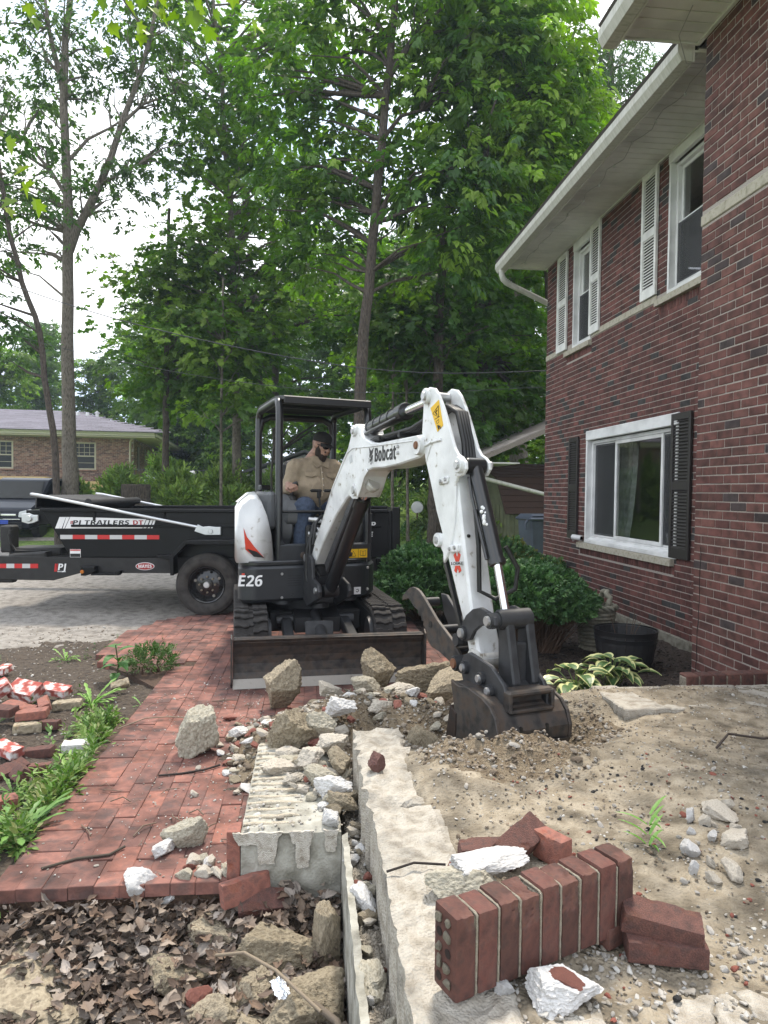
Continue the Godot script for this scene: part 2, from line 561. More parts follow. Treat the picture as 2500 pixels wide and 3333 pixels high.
func build_ground() -> void:
	var st := 0.04
	var x0 := -7.0
	var z0 := -0.2
	var nx := 340
	var nz := 270
	var vs := PackedVector3Array()
	vs.resize((nx + 1) * (nz + 1))
	for j in nz + 1:
		for i in nx + 1:
			var x := x0 + i * st
			var z := z0 - j * st
			vs[j * (nx + 1) + i] = Vector3(x, gh(x, z), z)
	var zones := {"soil": PackedInt32Array(), "drive": PackedInt32Array(), "sand": PackedInt32Array(), "dirt": PackedInt32Array(), "pit": PackedInt32Array(), "mulch": PackedInt32Array()}
	for j in nz:
		for i in nx:
			var a := j * (nx + 1) + i
			var x := x0 + (i + 0.5) * st
			var s := -(z0 - (j + 0.5) * st)
			var w := noise.get_noise_2d(x * 2.0, s * 2.0) * 0.25
			var k := "soil"
			if s < 3.0 and x < 0.24:
				k = "pit"
			elif hole(x, -s) > 0.22 + 0.2 * w or gs(x, -s, 0.85, -3.15, 0.5, 0.32) > 0.5 + 0.9 * w and x > 0.5 or heap(x, -s) > 0.05 + 0.04 * w and x < 1.2 and s > 3.5:
				k = "dirt"
			elif x > 0.3 and s < 4.3:
				k = "sand"
			elif x > 1.25 + w * 0.3 and s < 12.0:
				k = "mulch"
			elif s > 8.1 + w + 0.15 * x and x < -0.4 or s > 9.2:
				k = "drive"
			zones[k].append_array(PackedInt32Array([a, a + nx + 1, a + 1, a + 1, a + nx + 1, a + nx + 2]))
	var zm := {"soil": mt("soil", Color(0.5, 0.48, 0.47), 1.0, {"t": "soil", "ts": 0.9, "b": "bump", "bs": 2.0}), "drive": mt("drive", Color(1, 1, 1), 0.95, {"t": "asph", "ts": 0.5, "b": "bumpf", "bs": 0.5, "d": "grain", "ds": 2.5}), "sand": mt("sand", Color(0.86, 0.86, 0.86), 1.0, {"t": "sand", "ts": 0.8, "b": "bumpf", "bs": 1.0, "d": "dustyp", "ds": 0.6}), "dirt": mt("dirt", Color(0.68, 0.67, 0.66), 1.0, {"t": "dirt", "ts": 1.2, "b": "bumpf", "bs": 1.6}), "pit": mt("pitsoil", Color(0.55, 0.52, 0.5), 1.0, {"t": "soil", "ts": 1.4, "b": "bump", "bs": 2.0}), "mulch": mt("mulch", Color(1, 1, 1), 1.0, {"t": "mulch", "ts": 1.6, "b": "bump", "bs": 3.0})}
	var nmz := {"soil": "soil_bed", "sand": "sand_fill", "dirt": "dug_soil", "pit": "sunken_bed", "mulch": "mulch_bed", "drive": "driveway_edge"}
	for k in zones:
		struct(nmz[k], indexed(vs, zones[k]), zm[k])
	# the drive beyond, with the side where the trailer stands
	var dv := MB.new()
	for j in 18:
		for i in 72:
			var xa := -34.0 + i * 0.5
			var za := -11.0 - j * 0.5
			if xa > 3.4 - 0.1 * j:
				continue
			dv.poly([Vector3(xa, far_y(za), za), Vector3(xa + 0.5, far_y(za), za), Vector3(xa + 0.5, far_y(za - 0.5), za - 0.5), Vector3(xa, far_y(za - 0.5), za - 0.5)], Vector3.UP)
	for j in 11:
		for i in 54:
			var xa := -34.0 + i * 0.5
			var za := -5.5 - j * 0.5
			if xa < -7.0:
				dv.poly([Vector3(xa, 0.0, za), Vector3(xa + 0.5, 0.0, za), Vector3(xa + 0.5, 0.0, za - 0.5), Vector3(xa, 0.0, za - 0.5)], Vector3.UP)
	struct("driveway", dv, zm.drive)
	var lw := PackedVector3Array()
	var li := PackedInt32Array()
	var lx := 120
	var lz := 110
	for j in lz + 1:
		for i in lx + 1:
			var x := -120.0 + i * 2.0
			var z := 20.0 - j * 2.0
			var y := far_y(z, x) - 0.03 + 0.05 * noise.get_noise_2d(x * 0.3, z * 0.3) * sst(19.0, 24.0, -z)
			if z > -11.5 and absf(x) < 8.5:
				y = -0.7
			lw.append(Vector3(x, y, z))
	for j in lz:
		for i in lx:
			var a := j * (lx + 1) + i
			li.append_array(PackedInt32Array([a, a + lx + 1, a + 1, a + 1, a + lx + 1, a + lx + 2]))
	struct("lawn", indexed(lw, li), mt("lawn", Color(1, 1, 1), 1.0, {"t": "grassy", "ts": 0.35, "b": "bumpf", "bs": 4.0, "d": "blotch", "ds": 0.05}))

func brick_mesh(size: Vector3, bev := 0.004) -> ArrayMesh:
	var b := MB.new()
	b.box(Vector3.ZERO, size, bev)
	return b.mesh()

# a lump with the broken facets of stone or concrete
var ico_cache := {}
func ico(sub: int) -> Array:
	if ico_cache.has(sub):
		return ico_cache[sub]
	var v := PackedVector3Array()
	var f := PackedInt32Array()
	if sub == 0:
		var t := (1.0 + sqrt(5.0)) / 2.0
		for p in [[-1, t, 0], [1, t, 0], [-1, -t, 0], [1, -t, 0], [0, -1, t], [0, 1, t], [0, -1, -t], [0, 1, -t], [t, 0, -1], [t, 0, 1], [-t, 0, -1], [-t, 0, 1]]:
			v.append(Vector3(p[0], p[1], p[2]).normalized())
		f = PackedInt32Array([0, 5, 11, 0, 1, 5, 0, 7, 1, 0, 10, 7, 0, 11, 10, 1, 9, 5, 5, 4, 11, 11, 2, 10, 10, 6, 7, 7, 8, 1, 3, 4, 9, 3, 2, 4, 3, 6, 2, 3, 8, 6, 3, 9, 8, 4, 5, 9, 2, 11, 4, 6, 10, 2, 8, 7, 6, 9, 1, 8])
	else:
		var o := ico(sub - 1)
		v = o[0].duplicate()
		var mid := {}
		var of: PackedInt32Array = o[1]
		for i in range(0, of.size(), 3):
			var m := []
			for e in 3:
				var a := of[i + e]
				var b := of[i + (e + 1) % 3]
				var key := Vector2i(mini(a, b), maxi(a, b))
				if not mid.has(key):
					mid[key] = v.size()
					v.append((v[a] + v[b]).normalized())
				m.append(mid[key])
			f.append_array(PackedInt32Array([of[i], m[0], m[2], of[i + 1], m[1], m[0], of[i + 2], m[2], m[1], m[0], m[1], m[2]]))
	ico_cache[sub] = [v, f]
	return ico_cache[sub]

func rock(sd: int, sub: int, cuts: int, rough := 0.05, flat_y := 0.0) -> ArrayMesh:
	var r := RandomNumberGenerator.new()
	r.seed = sd
	var o := ico(sub)
	var v: PackedVector3Array = o[0].duplicate()
	var pl := []
	for i in cuts:
		pl.append([Vector3(r.randfn(), r.randfn(), r.randfn()).normalized(), r.randf_range(0.6, 0.95)])
	for d in [Vector3.UP, Vector3.DOWN, Vector3.LEFT, Vector3.RIGHT, Vector3.FORWARD, Vector3.BACK]:
		pl.append([(d + Vector3(r.randfn(), r.randfn(), r.randfn()) * 0.3).normalized(), r.randf_range(0.72, 1.0)])
	var off := Vector3(r.randf() * 50.0, r.randf() * 50.0, 0)
	for i in v.size():
		var d := v[i]
		var k := 1.35
		for p in pl:
			var c := d.dot(p[0])
			if c > 0.05:
				k = minf(k, p[1] / c)
		var q := d * k
		k *= 1.0 + rough * (noise.get_noise_3dv(q * 2.5 + off) * 2.2 + 1.1 * noise.get_noise_3dv(q * 7.0 + off) + 0.5 * noise.get_noise_3dv(q * 19.0 + off))
		v[i] = d * k * 0.5
	# facets meet in crisp edges, yet stay smooth within
	var f: PackedInt32Array = o[1]
	var fnn := PackedVector3Array()
	var vn := PackedVector3Array()
	vn.resize(v.size())
	for i in range(0, f.size(), 3):
		var m := (v[f[i + 2]] - v[f[i]]).cross(v[f[i + 1]] - v[f[i]])
		fnn.append(m.normalized())
		for e in 3:
			vn[f[i + e]] += m
	var b := MB.new()
	b.v.resize(f.size())
	b.n.resize(f.size())
	b.c.resize(f.size())
	b.c.fill(Color.WHITE)
	for i in f.size():
		var q := vn[f[i]].normalized()
		b.v[i] = v[f[i]]
		b.n[i] = q if q.dot(fnn[i / 3]) > 0.9 else fnn[i / 3]
	return b.mesh()

func lies_in(pl: PackedVector2Array, x: float, z: float) -> bool:
	return Geometry2D.is_point_in_polygon(Vector2(x, z), pl)

func build_path() -> void:
	var b := MB.new()
	var inner := Geometry2D.offset_polygon(path_poly, -0.012)
	b.prism(Array(inner[0]), -0.3, -0.012, "y")
	var path := struct("path", b, mt("jointsand", Color(0.5, 0.38, 0.33), 1.0, {"t": "soil", "ts": 2.0}))
	var tones := [Color(0.86, 0.82, 0.82), Color(1.0, 0.94, 0.92), Color(0.72, 0.7, 0.71), Color(1.0, 0.88, 0.82), Color(0.84, 0.78, 0.77), Color(0.6, 0.6, 0.62)]
	var ms := []
	for i in tones.size():
		ms.append(mt("paver%d" % i, tones[i].clamp(), 0.9, {"t": "pav", "ts": 0.8, "b": "bumpf", "bs": 0.15, "w": true, "d": "dustyp", "ds": 0.55}))
	var me := [brick_mesh(Vector3(0.0992, 0.055, 0.199), 0.0022), brick_mesh(Vector3(0.0985, 0.055, 0.1985), 0.003)]
	var spots := []
	# edging laid across, then running bond along the walk
	for k in 34:
		spots.append([-1.13, -3.16 - k * 0.1, 90.0])
	for k in 11:
		spots.append([-1.18 + k * 0.1 - 0.02, -3.01, 0.0])
	for i in 36:
		var x := -2.2 + i * 0.1 + 0.02
		for j in 36:
			var z := -3.22 - j * 0.2 + (0.1 if i % 2 == 0 else 0.0)
			if x < -1.0 and z > -6.7 or z > -3.12:
				continue
			spots.append([x, z, 0.0])
	var all := []
	for s in spots:
		if not lies_in(path_poly, s[0], s[1]) or s[0] > -0.28 and s[1] > -5.0:
			continue
		all.append([seen_size(Vector3(s[0], 0, s[1]), 1.0) + 0.001, s])
	all.sort_custom(func(p, q): return p[0] > q[0])
	var rest := []
	var rc := []
	for i in all.size():
		var s = all[i][1]
		var t := yxf(Vector3(s[0], -0.0275 + rr(-0.004, 0.003), s[1]), s[2] + rr(-0.6, 0.6), Vector3(1, 1, 1), rr(-0.7, 0.7), rr(-0.7, 0.7))
		if i < 300:
			put("brick", pick(me), pick(ms), path, t)
		else:
			rest.append(t)
			rc.append(pick(tones))
	multi("bricks_beyond", me[0], mt("pavervc", Color(1, 1, 1), 0.9, {"t": "pav", "ts": 0.8, "b": "bumpf", "bs": 0.15, "w": true, "vc": true, "d": "dustyp", "ds": 0.55}), rest, rc, path, "stuff")

# a slab of concrete with an uneven top and edge
func rough_slab(x0: float, x1: float, z0: float, z1: float, yb: float, yt: float, res: float, amp: float, wob := 0.012) -> MB:
	var b := MB.new()
	var nx := int(ceil((x1 - x0) / res))
	var nz := int(ceil((z0 - z1) / res))
	var g := []
	for j in nz + 1:
		var row := []
		for i in nx + 1:
			var x := lerpf(x0, x1, float(i) / nx)
			var z := lerpf(z0, z1, float(j) / nz)
			var e := i == 0 or i == nx or j == 0 or j == nz
			var y := yt + amp * noise.get_noise_2d(x * 9.0, z * 9.0) + amp * 0.5 * noise2.get_noise_2d(x * 35.0, z * 35.0)
			if e:
				y -= 0.008 + 0.01 * absf(noise2.get_noise_2d(x * 20.0, z * 20.0))
				x += wob * noise.get_noise_2d(z * 12.0, 3.0) * (1.0 if i == 0 or i == nx else 0.0)
				z += wob * noise.get_noise_2d(x * 12.0, 8.0) * (1.0 if j == 0 or j == nz else 0.0)
			row.append(Vector3(x, y, z))
		g.append(row)
	for j in nz:
		for i in nx:
			b.poly([g[j][i], g[j][i + 1], g[j + 1][i + 1]], Vector3.UP)
			b.poly([g[j][i], g[j + 1][i + 1], g[j + 1][i]], Vector3.UP)
	for j in nz:
		for i in [0, nx]:
			var p: Vector3 = g[j][i]
			var q: Vector3 = g[j + 1][i]
			b.poly([p, q, Vector3(q.x, yb, q.z), Vector3(p.x, yb, p.z)], Vector3(-1 if i == 0 else 1, 0, 0))
	for i in nx:
		for j in [0, nz]:
			var p: Vector3 = g[j][i]
			var q: Vector3 = g[j][i + 1]
			b.poly([p, q, Vector3(q.x, yb, q.z), Vector3(p.x, yb, p.z)], Vector3(0, 0, 1 if j == 0 else -1))
	return b

# flat pieces of a broken slab: convex pieces of a rectangle parted by cracks
func broken_pieces(x0: float, x1: float, z0: float, z1: float, cuts: int, gap: float) -> Array:
	var ps := [PackedVector2Array([Vector2(x0, z0), Vector2(x1, z0), Vector2(x1, z1), Vector2(x0, z1)])]
	for k in cuts:
		var big := 0
		var ba := 0.0
		for i in ps.size():
			var bb := Rect2(ps[i][0], Vector2.ZERO)
			for p in ps[i]:
				bb = bb.expand(p)
			if bb.get_area() > ba:
				ba = bb.get_area()
				big = i
		var pl: PackedVector2Array = ps[big]
		ps.remove_at(big)
		var c := Vector2.ZERO
		for p in pl:
			c += p / pl.size()
		var bb2 := Rect2(pl[0], Vector2.ZERO)
		for p in pl:
			bb2 = bb2.expand(p)
		var a := rr(-0.7, 0.7) + (0.0 if bb2.size.x > absf(bb2.size.y) else PI / 2)
		var d := Vector2(sin(a), cos(a))
		var e := Vector2(d.y, -d.x)
		c += e * rr(-0.1, 0.1) * bb2.size.length()
		for s in [-1.0, 1.0]:
			var half := PackedVector2Array([c + d * 9.0 + e * s * gap, c + d * 9.0 + e * s * 20.0, c - d * 9.0 + e * s * 20.0, c - d * 9.0 + e * s * gap])
			for r in Geometry2D.intersect_polygons(pl, half):
				ps.append(r)
	return ps

# the edge of a piece, with more corners and a broken line
func ragged(pl: PackedVector2Array, st: float, amp: float) -> Array:
	var o := []
	for i in pl.size():
		var a := pl[i]
		var b := pl[(i + 1) % pl.size()]
		var k := maxi(1, int(a.distance_to(b) / st))
		for j in k:
			var p := a.lerp(b, float(j) / k)
			o.append(p + Vector2(noise.get_noise_2d(p.x * 25.0, p.y * 25.0), noise.get_noise_2d(p.y * 25.0 + 9.0, p.x * 25.0)) * amp)
	return o

func build_porch() -> void:
	var cw := mt("concw", Color(0.74, 0.73, 0.71), 0.95, {"t": "concw", "ts": 1.1, "b": "bumpf", "bs": 0.7, "d": "smear", "ds": 0.9, "w": true})
	var cg := mt("concg", Color(0.8, 0.8, 0.78), 0.95, {"t": "conc", "ts": 0.9, "b": "bumpf", "bs": 0.3, "d": "smear", "ds": 0.7, "w": true})
	var w := thing("porch_wall", "long pale concrete wall top cracked across beside the sandy porch fill", "wall", Vector3.ZERO)
	w.set_meta("kind", "structure")
	put("wall_block", rough_slab(0.245, 0.5, -0.9, -2.66, -0.45, 0.4, 0.03, 0.016, 0.012), cw, w)
	put("wall_block", rough_slab(0.235, 0.47, -2.7, -3.58, -0.45, 0.385, 0.03, 0.026, 0.03), cw, w)
	var s := thing("step_block", "grey concrete step block whose pale mortar ridges show where bricks came off", "step")
	s.set_meta("kind", "structure")
	put("block", rough_slab(-0.268, 0.142, -2.905, -3.95, -0.4, 0.2, 0.04, 0.006, 0.004), cg, s)
	var rid := mt("mortar_ridge", Color(0.95, 0.9, 0.8), 1.0, {"t": "concw", "ts": 3.0, "b": "bumpf", "bs": 0.5})
	for k in 15:
		var r := MB.new()
		var z := -2.97 - k * 0.066
		var xe := rr(-0.09, 0.02)
		var p := []
		for j in 6:
			p.append(Vector3(lerpf(-0.262, xe, j / 5.0), 0.2 + 0.008 * noise.get_noise_1d(k * 9.0 + j), z + rr(-0.004, 0.004)))
		r.tube(p, [0.006, 0.009, 0.011, 0.009, 0.01, 0.004], 6)
		put("mortar_ridge", r, rid, s)
	var wp := mt("whitemortar", Color(1, 1, 1), 1.0, {"t": "concw", "ts": 2.0, "b": "bumpf", "bs": 0.6})
	for d in [[-0.2, 0.1, 0.05], [-0.16, 0.045, 0.13], [-0.02, 0.05, 0.05], [-0.015, 0.035, 0.15], [0.1, 0.03, 0.09]]:
		var m := MB.new()
		var pl := PackedVector2Array([Vector2(d[0] - d[1], 0.2), Vector2(d[0] + d[1], 0.2), Vector2(d[0] + d[1] * 0.7, 0.2 - d[2]), Vector2(d[0] - d[1] * 0.75, 0.2 - d[2])])
		m.prism(ragged(pl, 0.012, 0.008), -2.9, -2.893 + 0.0025 * d[2] * 10.0, "z", 0.0)
		put("mortar_drip", m, wp, s)
	var fm := thing("form_wall", "thin concrete wall edge between the leafy pit and the rubble channel", "wall")
	fm.set_meta("kind", "structure")
	put("wall_block", rough_slab(0.145, 0.17, -0.9, -2.9, -0.45, 0.19, 0.03, 0.008, 0.006), cg, fm)
	var ch := MB.new()
	ch = rough_slab(0.165, 0.25, -0.9, -3.6, -0.3, 0.13, 0.025, 0.04)
	struct("channel_rubble_bed", ch, mt("chan", Color(0.75, 0.72, 0.68), 1.0, {"t": "concw", "ts": 3.0, "b": "bump", "bs": 1.5, "d": "cells", "ds": 5.0}))
	# broken slabs on the porch
	var i := 0
	for q in [[0.3, 1.35, -0.95, -1.6, 7, 0.36, 0.395, "cracked pale concrete slab along the front of the porch", "porch_slab"], [1.78, 3.25, -3.82, -4.3, 9, 0.3, 0.385, "whitish broken concrete slab at the foot of the near brick wall", "porch_slab"]]:
		var t := thing(q[8], q[7], "slab")
		t.set_meta("kind", "structure")
		for pl in broken_pieces(q[0], q[1], q[2], q[3], q[4], 0.003):
			var m := MB.new()
			m.prism(ragged(pl, 0.03, 0.02), q[5] - 0.1, q[6] - 0.008 + rr(-0.006, 0.006), "y", 0.006)
			put("slab_piece", m, cw, t)
		i += 1

# ------------------------------------------------------------------ houses
func hole_at(holes: Array, u: float, v: float) -> bool:
	for h in holes:
		if u > h.position.x and u < h.end.x and v > h.position.y and v < h.end.y:
			return true
	return false

# brick skin laid in running bond on a mortar wall; openings go right through, bands are only left free of bricks
func brick_wall(parent: Node3D, nm: String, o: Vector3, du: Vector3, wid: float, hgt: float, open: Array, bands: Array, tones: Array, key: String, n_single: int, seed_: int, thick := 0.24) -> MeshInstance3D:
	var nrm := du.cross(Vector3.UP)
	var us := [0.0, wid]
	var vs := [-0.2, hgt]
	for h in open:
		us.append_array([h.position.x, h.end.x])
		vs.append_array([h.position.y, h.end.y])
	us.sort()
	vs.sort()
	var b := MB.new()
	b.xf = Transform3D(Basis(du, Vector3.UP, nrm), o)
	for i in us.size() - 1:
		for j in vs.size() - 1:
			if us[i + 1] - us[i] < 0.001 or vs[j + 1] - vs[j] < 0.001 or hole_at(open, (us[i] + us[i + 1]) / 2, (vs[j] + vs[j + 1]) / 2):
				continue
			for d in [-0.0045, -thick]:
				b.poly([Vector3(us[i], vs[j], d), Vector3(us[i + 1], vs[j], d), Vector3(us[i + 1], vs[j + 1], d), Vector3(us[i], vs[j + 1], d)], Vector3(0, 0, 1 if d > -0.1 else -1))
	for h in open:
		var p := [h.position, Vector2(h.end.x, h.position.y), h.end, Vector2(h.position.x, h.end.y)]
		var c: Vector2 = h.get_center()
		for i in 4:
			var q: Vector2 = p[i]
			var r: Vector2 = p[(i + 1) % 4]
			var w := c - (q + r) / 2
			b.poly([Vector3(q.x, q.y, -0.007), Vector3(r.x, r.y, -0.007), Vector3(r.x, r.y, -thick), Vector3(q.x, q.y, -thick)], Vector3(w.x, w.y, 0))
	for u in [0.0, wid]:
		b.poly([Vector3(u, -0.2, -0.007), Vector3(u, hgt, -0.007), Vector3(u, hgt, -thick), Vector3(u, -0.2, -thick)], Vector3(-1 if u == 0.0 else 1, 0, 0))
	var wall := put(nm, b, mt("mortar", Color(0.58, 0.52, 0.46), 1.0, {"t": "grain", "ts": 2.0, "b": "bumpf", "bs": 0.2}), parent)
	var all := []
	var r := RandomNumberGenerator.new()
	r.seed = seed_
	var skip := open + bands
	var ch := 0.0704
	for k in int(hgt / ch) + 3:
		var y := -0.14 + k * ch + 0.03
		if y > hgt - 0.03:
			break
		var u := -0.1 if k % 2 == 1 else 0.0
		while u < wid:
			var a := maxf(u, 0.0)
			var e := minf(u + 0.2, wid)
			u += 0.2
			if hole_at(skip, a + 0.005, y) and hole_at(skip, e - 0.005, y):
				continue
			for h in skip:
				if y > h.position.y and y < h.end.y:
					if a < h.position.x and e > h.position.x:
						e = h.position.x
					elif a < h.end.x and e > h.end.x:
						a = h.end.x
			if e - a < 0.04:
				continue
			var ctr := o + du * (a + e) * 0.5 + Vector3.UP * y + nrm * (-0.014 + r.randf_range(-0.0015, 0.0015))
			var t := Transform3D(Basis(du * ((e - a - 0.0095) / 0.19), Vector3.UP, nrm) * Basis.from_euler(Vector3(0, 0, r.randf_range(-0.008, 0.008))), ctr)
			all.append([seen_size(ctr, 1.0), t, r.randi() % tones.size()])
	all.sort_custom(func(p, q): return p[0] > q[0])
	var me := [brick_mesh(Vector3(0.19, 0.061, 0.03), 0.003), brick_mesh(Vector3(0.19, 0.0605, 0.03), 0.005)]
	var oo := {"t": "blotch", "ts": 1.1, "b": "bumpf", "bs": 0.12, "w": true, "d": "dustyb", "ds": 0.35}
	var ms := []
	for i in tones.size():
		ms.append(mt(key + str(i), tones[i], 0.85, oo))
	var rest := []
	var rc := []
	for i in all.size():
		if i < n_single and all[i][0] > 0.0:
			put("brick", me[i % 2], ms[all[i][2]], wall, all[i][1])
		else:
			rest.append(all[i][1])
			rc.append(tones[all[i][2]])
	var ov := oo.duplicate()
	ov["vc"] = true
	multi("bricks_beyond", me[0], mt(key + "vc", Color(1, 1, 1), 0.85, ov), rest, rc, wall, "stuff")
	return wall

func shutter(parent: Node3D, x: float, z: float, y0: float, y1: float, wid: float, mat: Material, label: String) -> void:
	var b := MB.new()
	var h := y1 - y0
	var t := 0.035
	var st := 0.045
	for s in [-1.0, 1.0]:
		b.box(Vector3(0, h / 2, s * (wid / 2 - st / 2)), Vector3(t, h, st), 0.004)
	var rails := [[0.0, 0.11], [h * 0.5 - 0.045, 0.09], [h - 0.075, 0.075]]
	for r in rails:
		b.box(Vector3(0.001, r[0] + r[1] / 2, 0), Vector3(t - 0.002, r[1], wid - st * 2 + 0.004), 0.003)
	var bk := MB.new()
	bk.box(Vector3(t / 2 - 0.003, h / 2, 0), Vector3(0.004, h - 0.02, wid - 0.02))
	for s in [-1.0, 1.0]:
		for yy in [0.1, h * 0.5, h - 0.06]:
			b.cyl(Vector3(-t / 2, yy, s * (wid / 2 - 0.02)), Vector3(-t / 2 - 0.004, yy, s * (wid / 2 - 0.02)), 0.006, 8)
	var o := put("shutter", b, mat, parent, Transform3D(Basis(), Vector3(x - t / 2 - 0.004, y0, z)))
	o.set_meta("label", label)
	put("shutter_back", bk, mt("shutter_gap_shade", Color(0.06, 0.055, 0.05), 0.9), o)  # dark backing: the shadow between the slats is put into its colour
	var sl := MB.new()
	sl.obox(Vector3.ZERO, Basis.from_euler(Vector3(0, 0, deg_to_rad(55))), Vector3(0.026, 0.006, wid - st * 2 + 0.002), 0.002)
	var sm := sl.mesh()
	for k in 2:
		var ya: float = rails[k][0] + rails[k][1] + 0.012
		var yb: float = rails[k + 1][0] - 0.008
		var n := int((yb - ya) / 0.034)
		for i in n + 1:
			put("slat", sm, mat, o, Transform3D(Basis(), Vector3(-0.001, lerpf(ya, yb, float(i) / n), 0)))

# a frame of four bars in the plane x = const, from z0 to z1
func zframe(b: MB, x: float, dx: float, z0: float, z1: float, y0: float, y1: float, w: float) -> void:
	b.box(Vector3(x, (y0 + y1) / 2, z0 + w / 2), Vector3(dx, y1 - y0, w), 0.003)
	b.box(Vector3(x, (y0 + y1) / 2, z1 - w / 2), Vector3(dx, y1 - y0, w), 0.003)
	b.box(Vector3(x, y0 + w / 2, (z0 + z1) / 2), Vector3(dx - 0.002, w, z1 - z0 - 2 * w), 0.003)
	b.box(Vector3(x, y1 - w / 2, (z0 + z1) / 2), Vector3(dx - 0.002, w, z1 - z0 - 2 * w), 0.003)

func zpane(parent: Node3D, nm: String, x: float, z0: float, z1: float, y0: float, y1: float, m: Material) -> void:
	var b := MB.new()
	b.box(Vector3(x, (y0 + y1) / 2, (z0 + z1) / 2), Vector3(0.004, y1 - y0, z1 - z0))
	put(nm, b, m, parent)

func curtain(x: float, z0: float, z1: float, y0: float, y1: float, sweep := 0.0) -> MB:
	var b := MB.new()
	var k := 26
	for i in k:
		for j in 8:
			var g := []
			for q in [[i, j], [i + 1, j], [i + 1, j + 1], [i, j + 1]]:
				var a: float = float(q[0]) / k
				var v: float = float(q[1]) / 8.0
				var sw: float = sweep * (1.0 - v) * (1.0 - v)
				g.append(Vector3(x + 0.03 * sin(a * 40.0) , lerpf(y0, y1, v), lerpf(z0, z1, a) + sw))
			b.poly(g, Vector3(-1, 0, 0))
	return b

func build_house() -> void:
	var h := thing("brick_house", "two storey dark red brick house with white gutters, filling the right side", "house")
	var near := []
	for k in 12:
		near.append(Color(0.18, 0.07, 0.057) * [0.8, 1.0, 1.15, 0.9, 1.05, 0.75][k % 6] + Color(0.012, 0.008, 0.006) * (k % 4))
	near.append(Color(0.085, 0.06, 0.058))
	var farc := []
	for k in 7:
		farc.append(Color(0.18, 0.067, 0.055) * [0.85, 1.0, 1.2, 0.75, 1.1, 0.9, 0.65][k])
	farc.append(Color(0.06, 0.054, 0.052))
	# near wing
	brick_wall(h, "near_wall", Vector3(3.22, 0, -5.66), Vector3(0, 0, 1), 4.3, 5.9, [], [Rect2(-0.1, 3.815, 5, 0.09)], near, "nearbrick", 300, 3)
	# the wall set back
	var fo := Vector3(3.95, 0, -11.69)
	var z2u := func(z: float) -> float: return z + 11.69
	var op := [Rect2(1.20, 3.79, 0.70, 1.6), Rect2(4.07, 3.83, 1.13, 1.57), Rect2(1.85, 0.89, 2.56, 1.6)]
	var bd := [Rect2(-0.1, 3.80, 7, 0.09), Rect2(0.95, 3.6, 0.98, 0.19), Rect2(3.86, 3.63, 1.5, 0.2), Rect2(1.63, 0.715, 2.72, 0.175)]
	brick_wall(h, "far_wall", fo, Vector3(0, 0, 1), 6.2, 5.5, op, bd, farc, "farbrick", 300, 8)
	# rowlock courses under the sills, each brick on end
	var ms := []
	for i in 5:
		ms.append(mt("farbrick%d" % i, farc[i], 0.85))
	var rl := brick_mesh(Vector3(0.03, 0.09, 0.056), 0.004)
	for q in [[-10.74, -9.77, 3.655], [-7.83, -6.4, 3.69], [-10.05, -7.34, 0.765]]:
		var z: float = q[0] + 0.035
		while z < q[1]:
			put("rowlock_brick", rl, pick(ms), h, Transform3D(Basis(), Vector3(3.963, q[2], z)))
			z += 0.0665
	# limestone bands and sills
	var stone := mt("limestone", Color(0.52, 0.48, 0.4), 0.95, {"t": "streak", "ts": 1.5, "b": "bumpf", "bs": 0.4, "w": true})
	for q in [[3.22, -5.665, -1.4, 3.86], [3.95, -11.695, -10.76, 3.845], [3.95, -9.75, -7.86, 3.845]]:
		var z: float = q[1]
		while z < q[2] - 0.02:
			var e := minf(z + 0.62, q[2])
			var b := MB.new()
			b.box(Vector3(q[0] + 0.035, q[3], (z + e) / 2), Vector3(0.09, 0.086, e - z - 0.008), 0.006)
			put("stone_band_block", b, stone, h)
			z = e
	for q in [[-10.74, -9.765, 3.74], [-7.83, -6.3, 3.775], [-10.06, -7.335, 0.855]]:
		var b := MB.new()
		b.prism([Vector2(3.895, q[2] - 0.04), Vector2(4.1, q[2] - 0.04), Vector2(4.1, q[2] + 0.05), Vector2(3.99, q[2] + 0.045), Vector2(3.895, q[2] + 0.03)], q[0], q[1], "z", 0.005)
		put("stone_sill", b, stone, h)
	# foundation
	var fd := MB.new()
	fd.box(Vector3(4.05, -0.16, -8.6), Vector3(0.22, 0.45, 6.3), 0.01)
	put("foundation", fd, mt("found", Color(0.42, 0.40, 0.36), 0.95, {"t": "conc", "ts": 1.0, "b": "bumpf", "bs": 0.2}), h)
	# the rest of the shell, so that the rooms are dark
	var sh := MB.new()
	sh.box(Vector3(3.72, 2.7, -5.52), Vector3(0.94, 5.6, 0.2))
	sh.box(Vector3(9.0, 2.6, -6.5), Vector3(0.2, 5.6, 10.6))
	sh.box(Vector3(6.6, 2.6, -11.6), Vector3(4.8, 5.6, 0.2))
	sh.box(Vector3(6.1, 2.6, -1.3), Vector3(5.7, 5.6, 0.2))
	sh.box(Vector3(6.6, 3.1, -6.5), Vector3(4.9, 0.25, 10.2))
	sh.box(Vector3(6.2, 5.55, -6.5), Vector3(5.6, 0.1, 10.4))
	sh.box(Vector3(6.6, -0.05, -6.5), Vector3(4.9, 0.2, 10.2))
	sh.box(Vector3(6.6, 2.6, -5.0), Vector3(4.9, 5.4, 0.15))
	put("inner_shell", sh, mt("plaster", Color(0.35, 0.32, 0.29), 0.95, {"t": "grain"}), h)
	# windows
	var vin := mt("vinyl", Color(0.78, 0.78, 0.77), 0.35, {"t": "dusty", "ts": 0.6, "w": true})
	var glass := mt("glass", Color(0.9, 0.95, 0.93, 1), 0.03)
	glass.albedo_color = Color(0.08, 0.1, 0.09, 0.1)
	glass.transparency = BaseMaterial3D.TRANSPARENCY_ALPHA
	var scr := mt("screen", Color(0.03, 0.032, 0.034), 0.6)
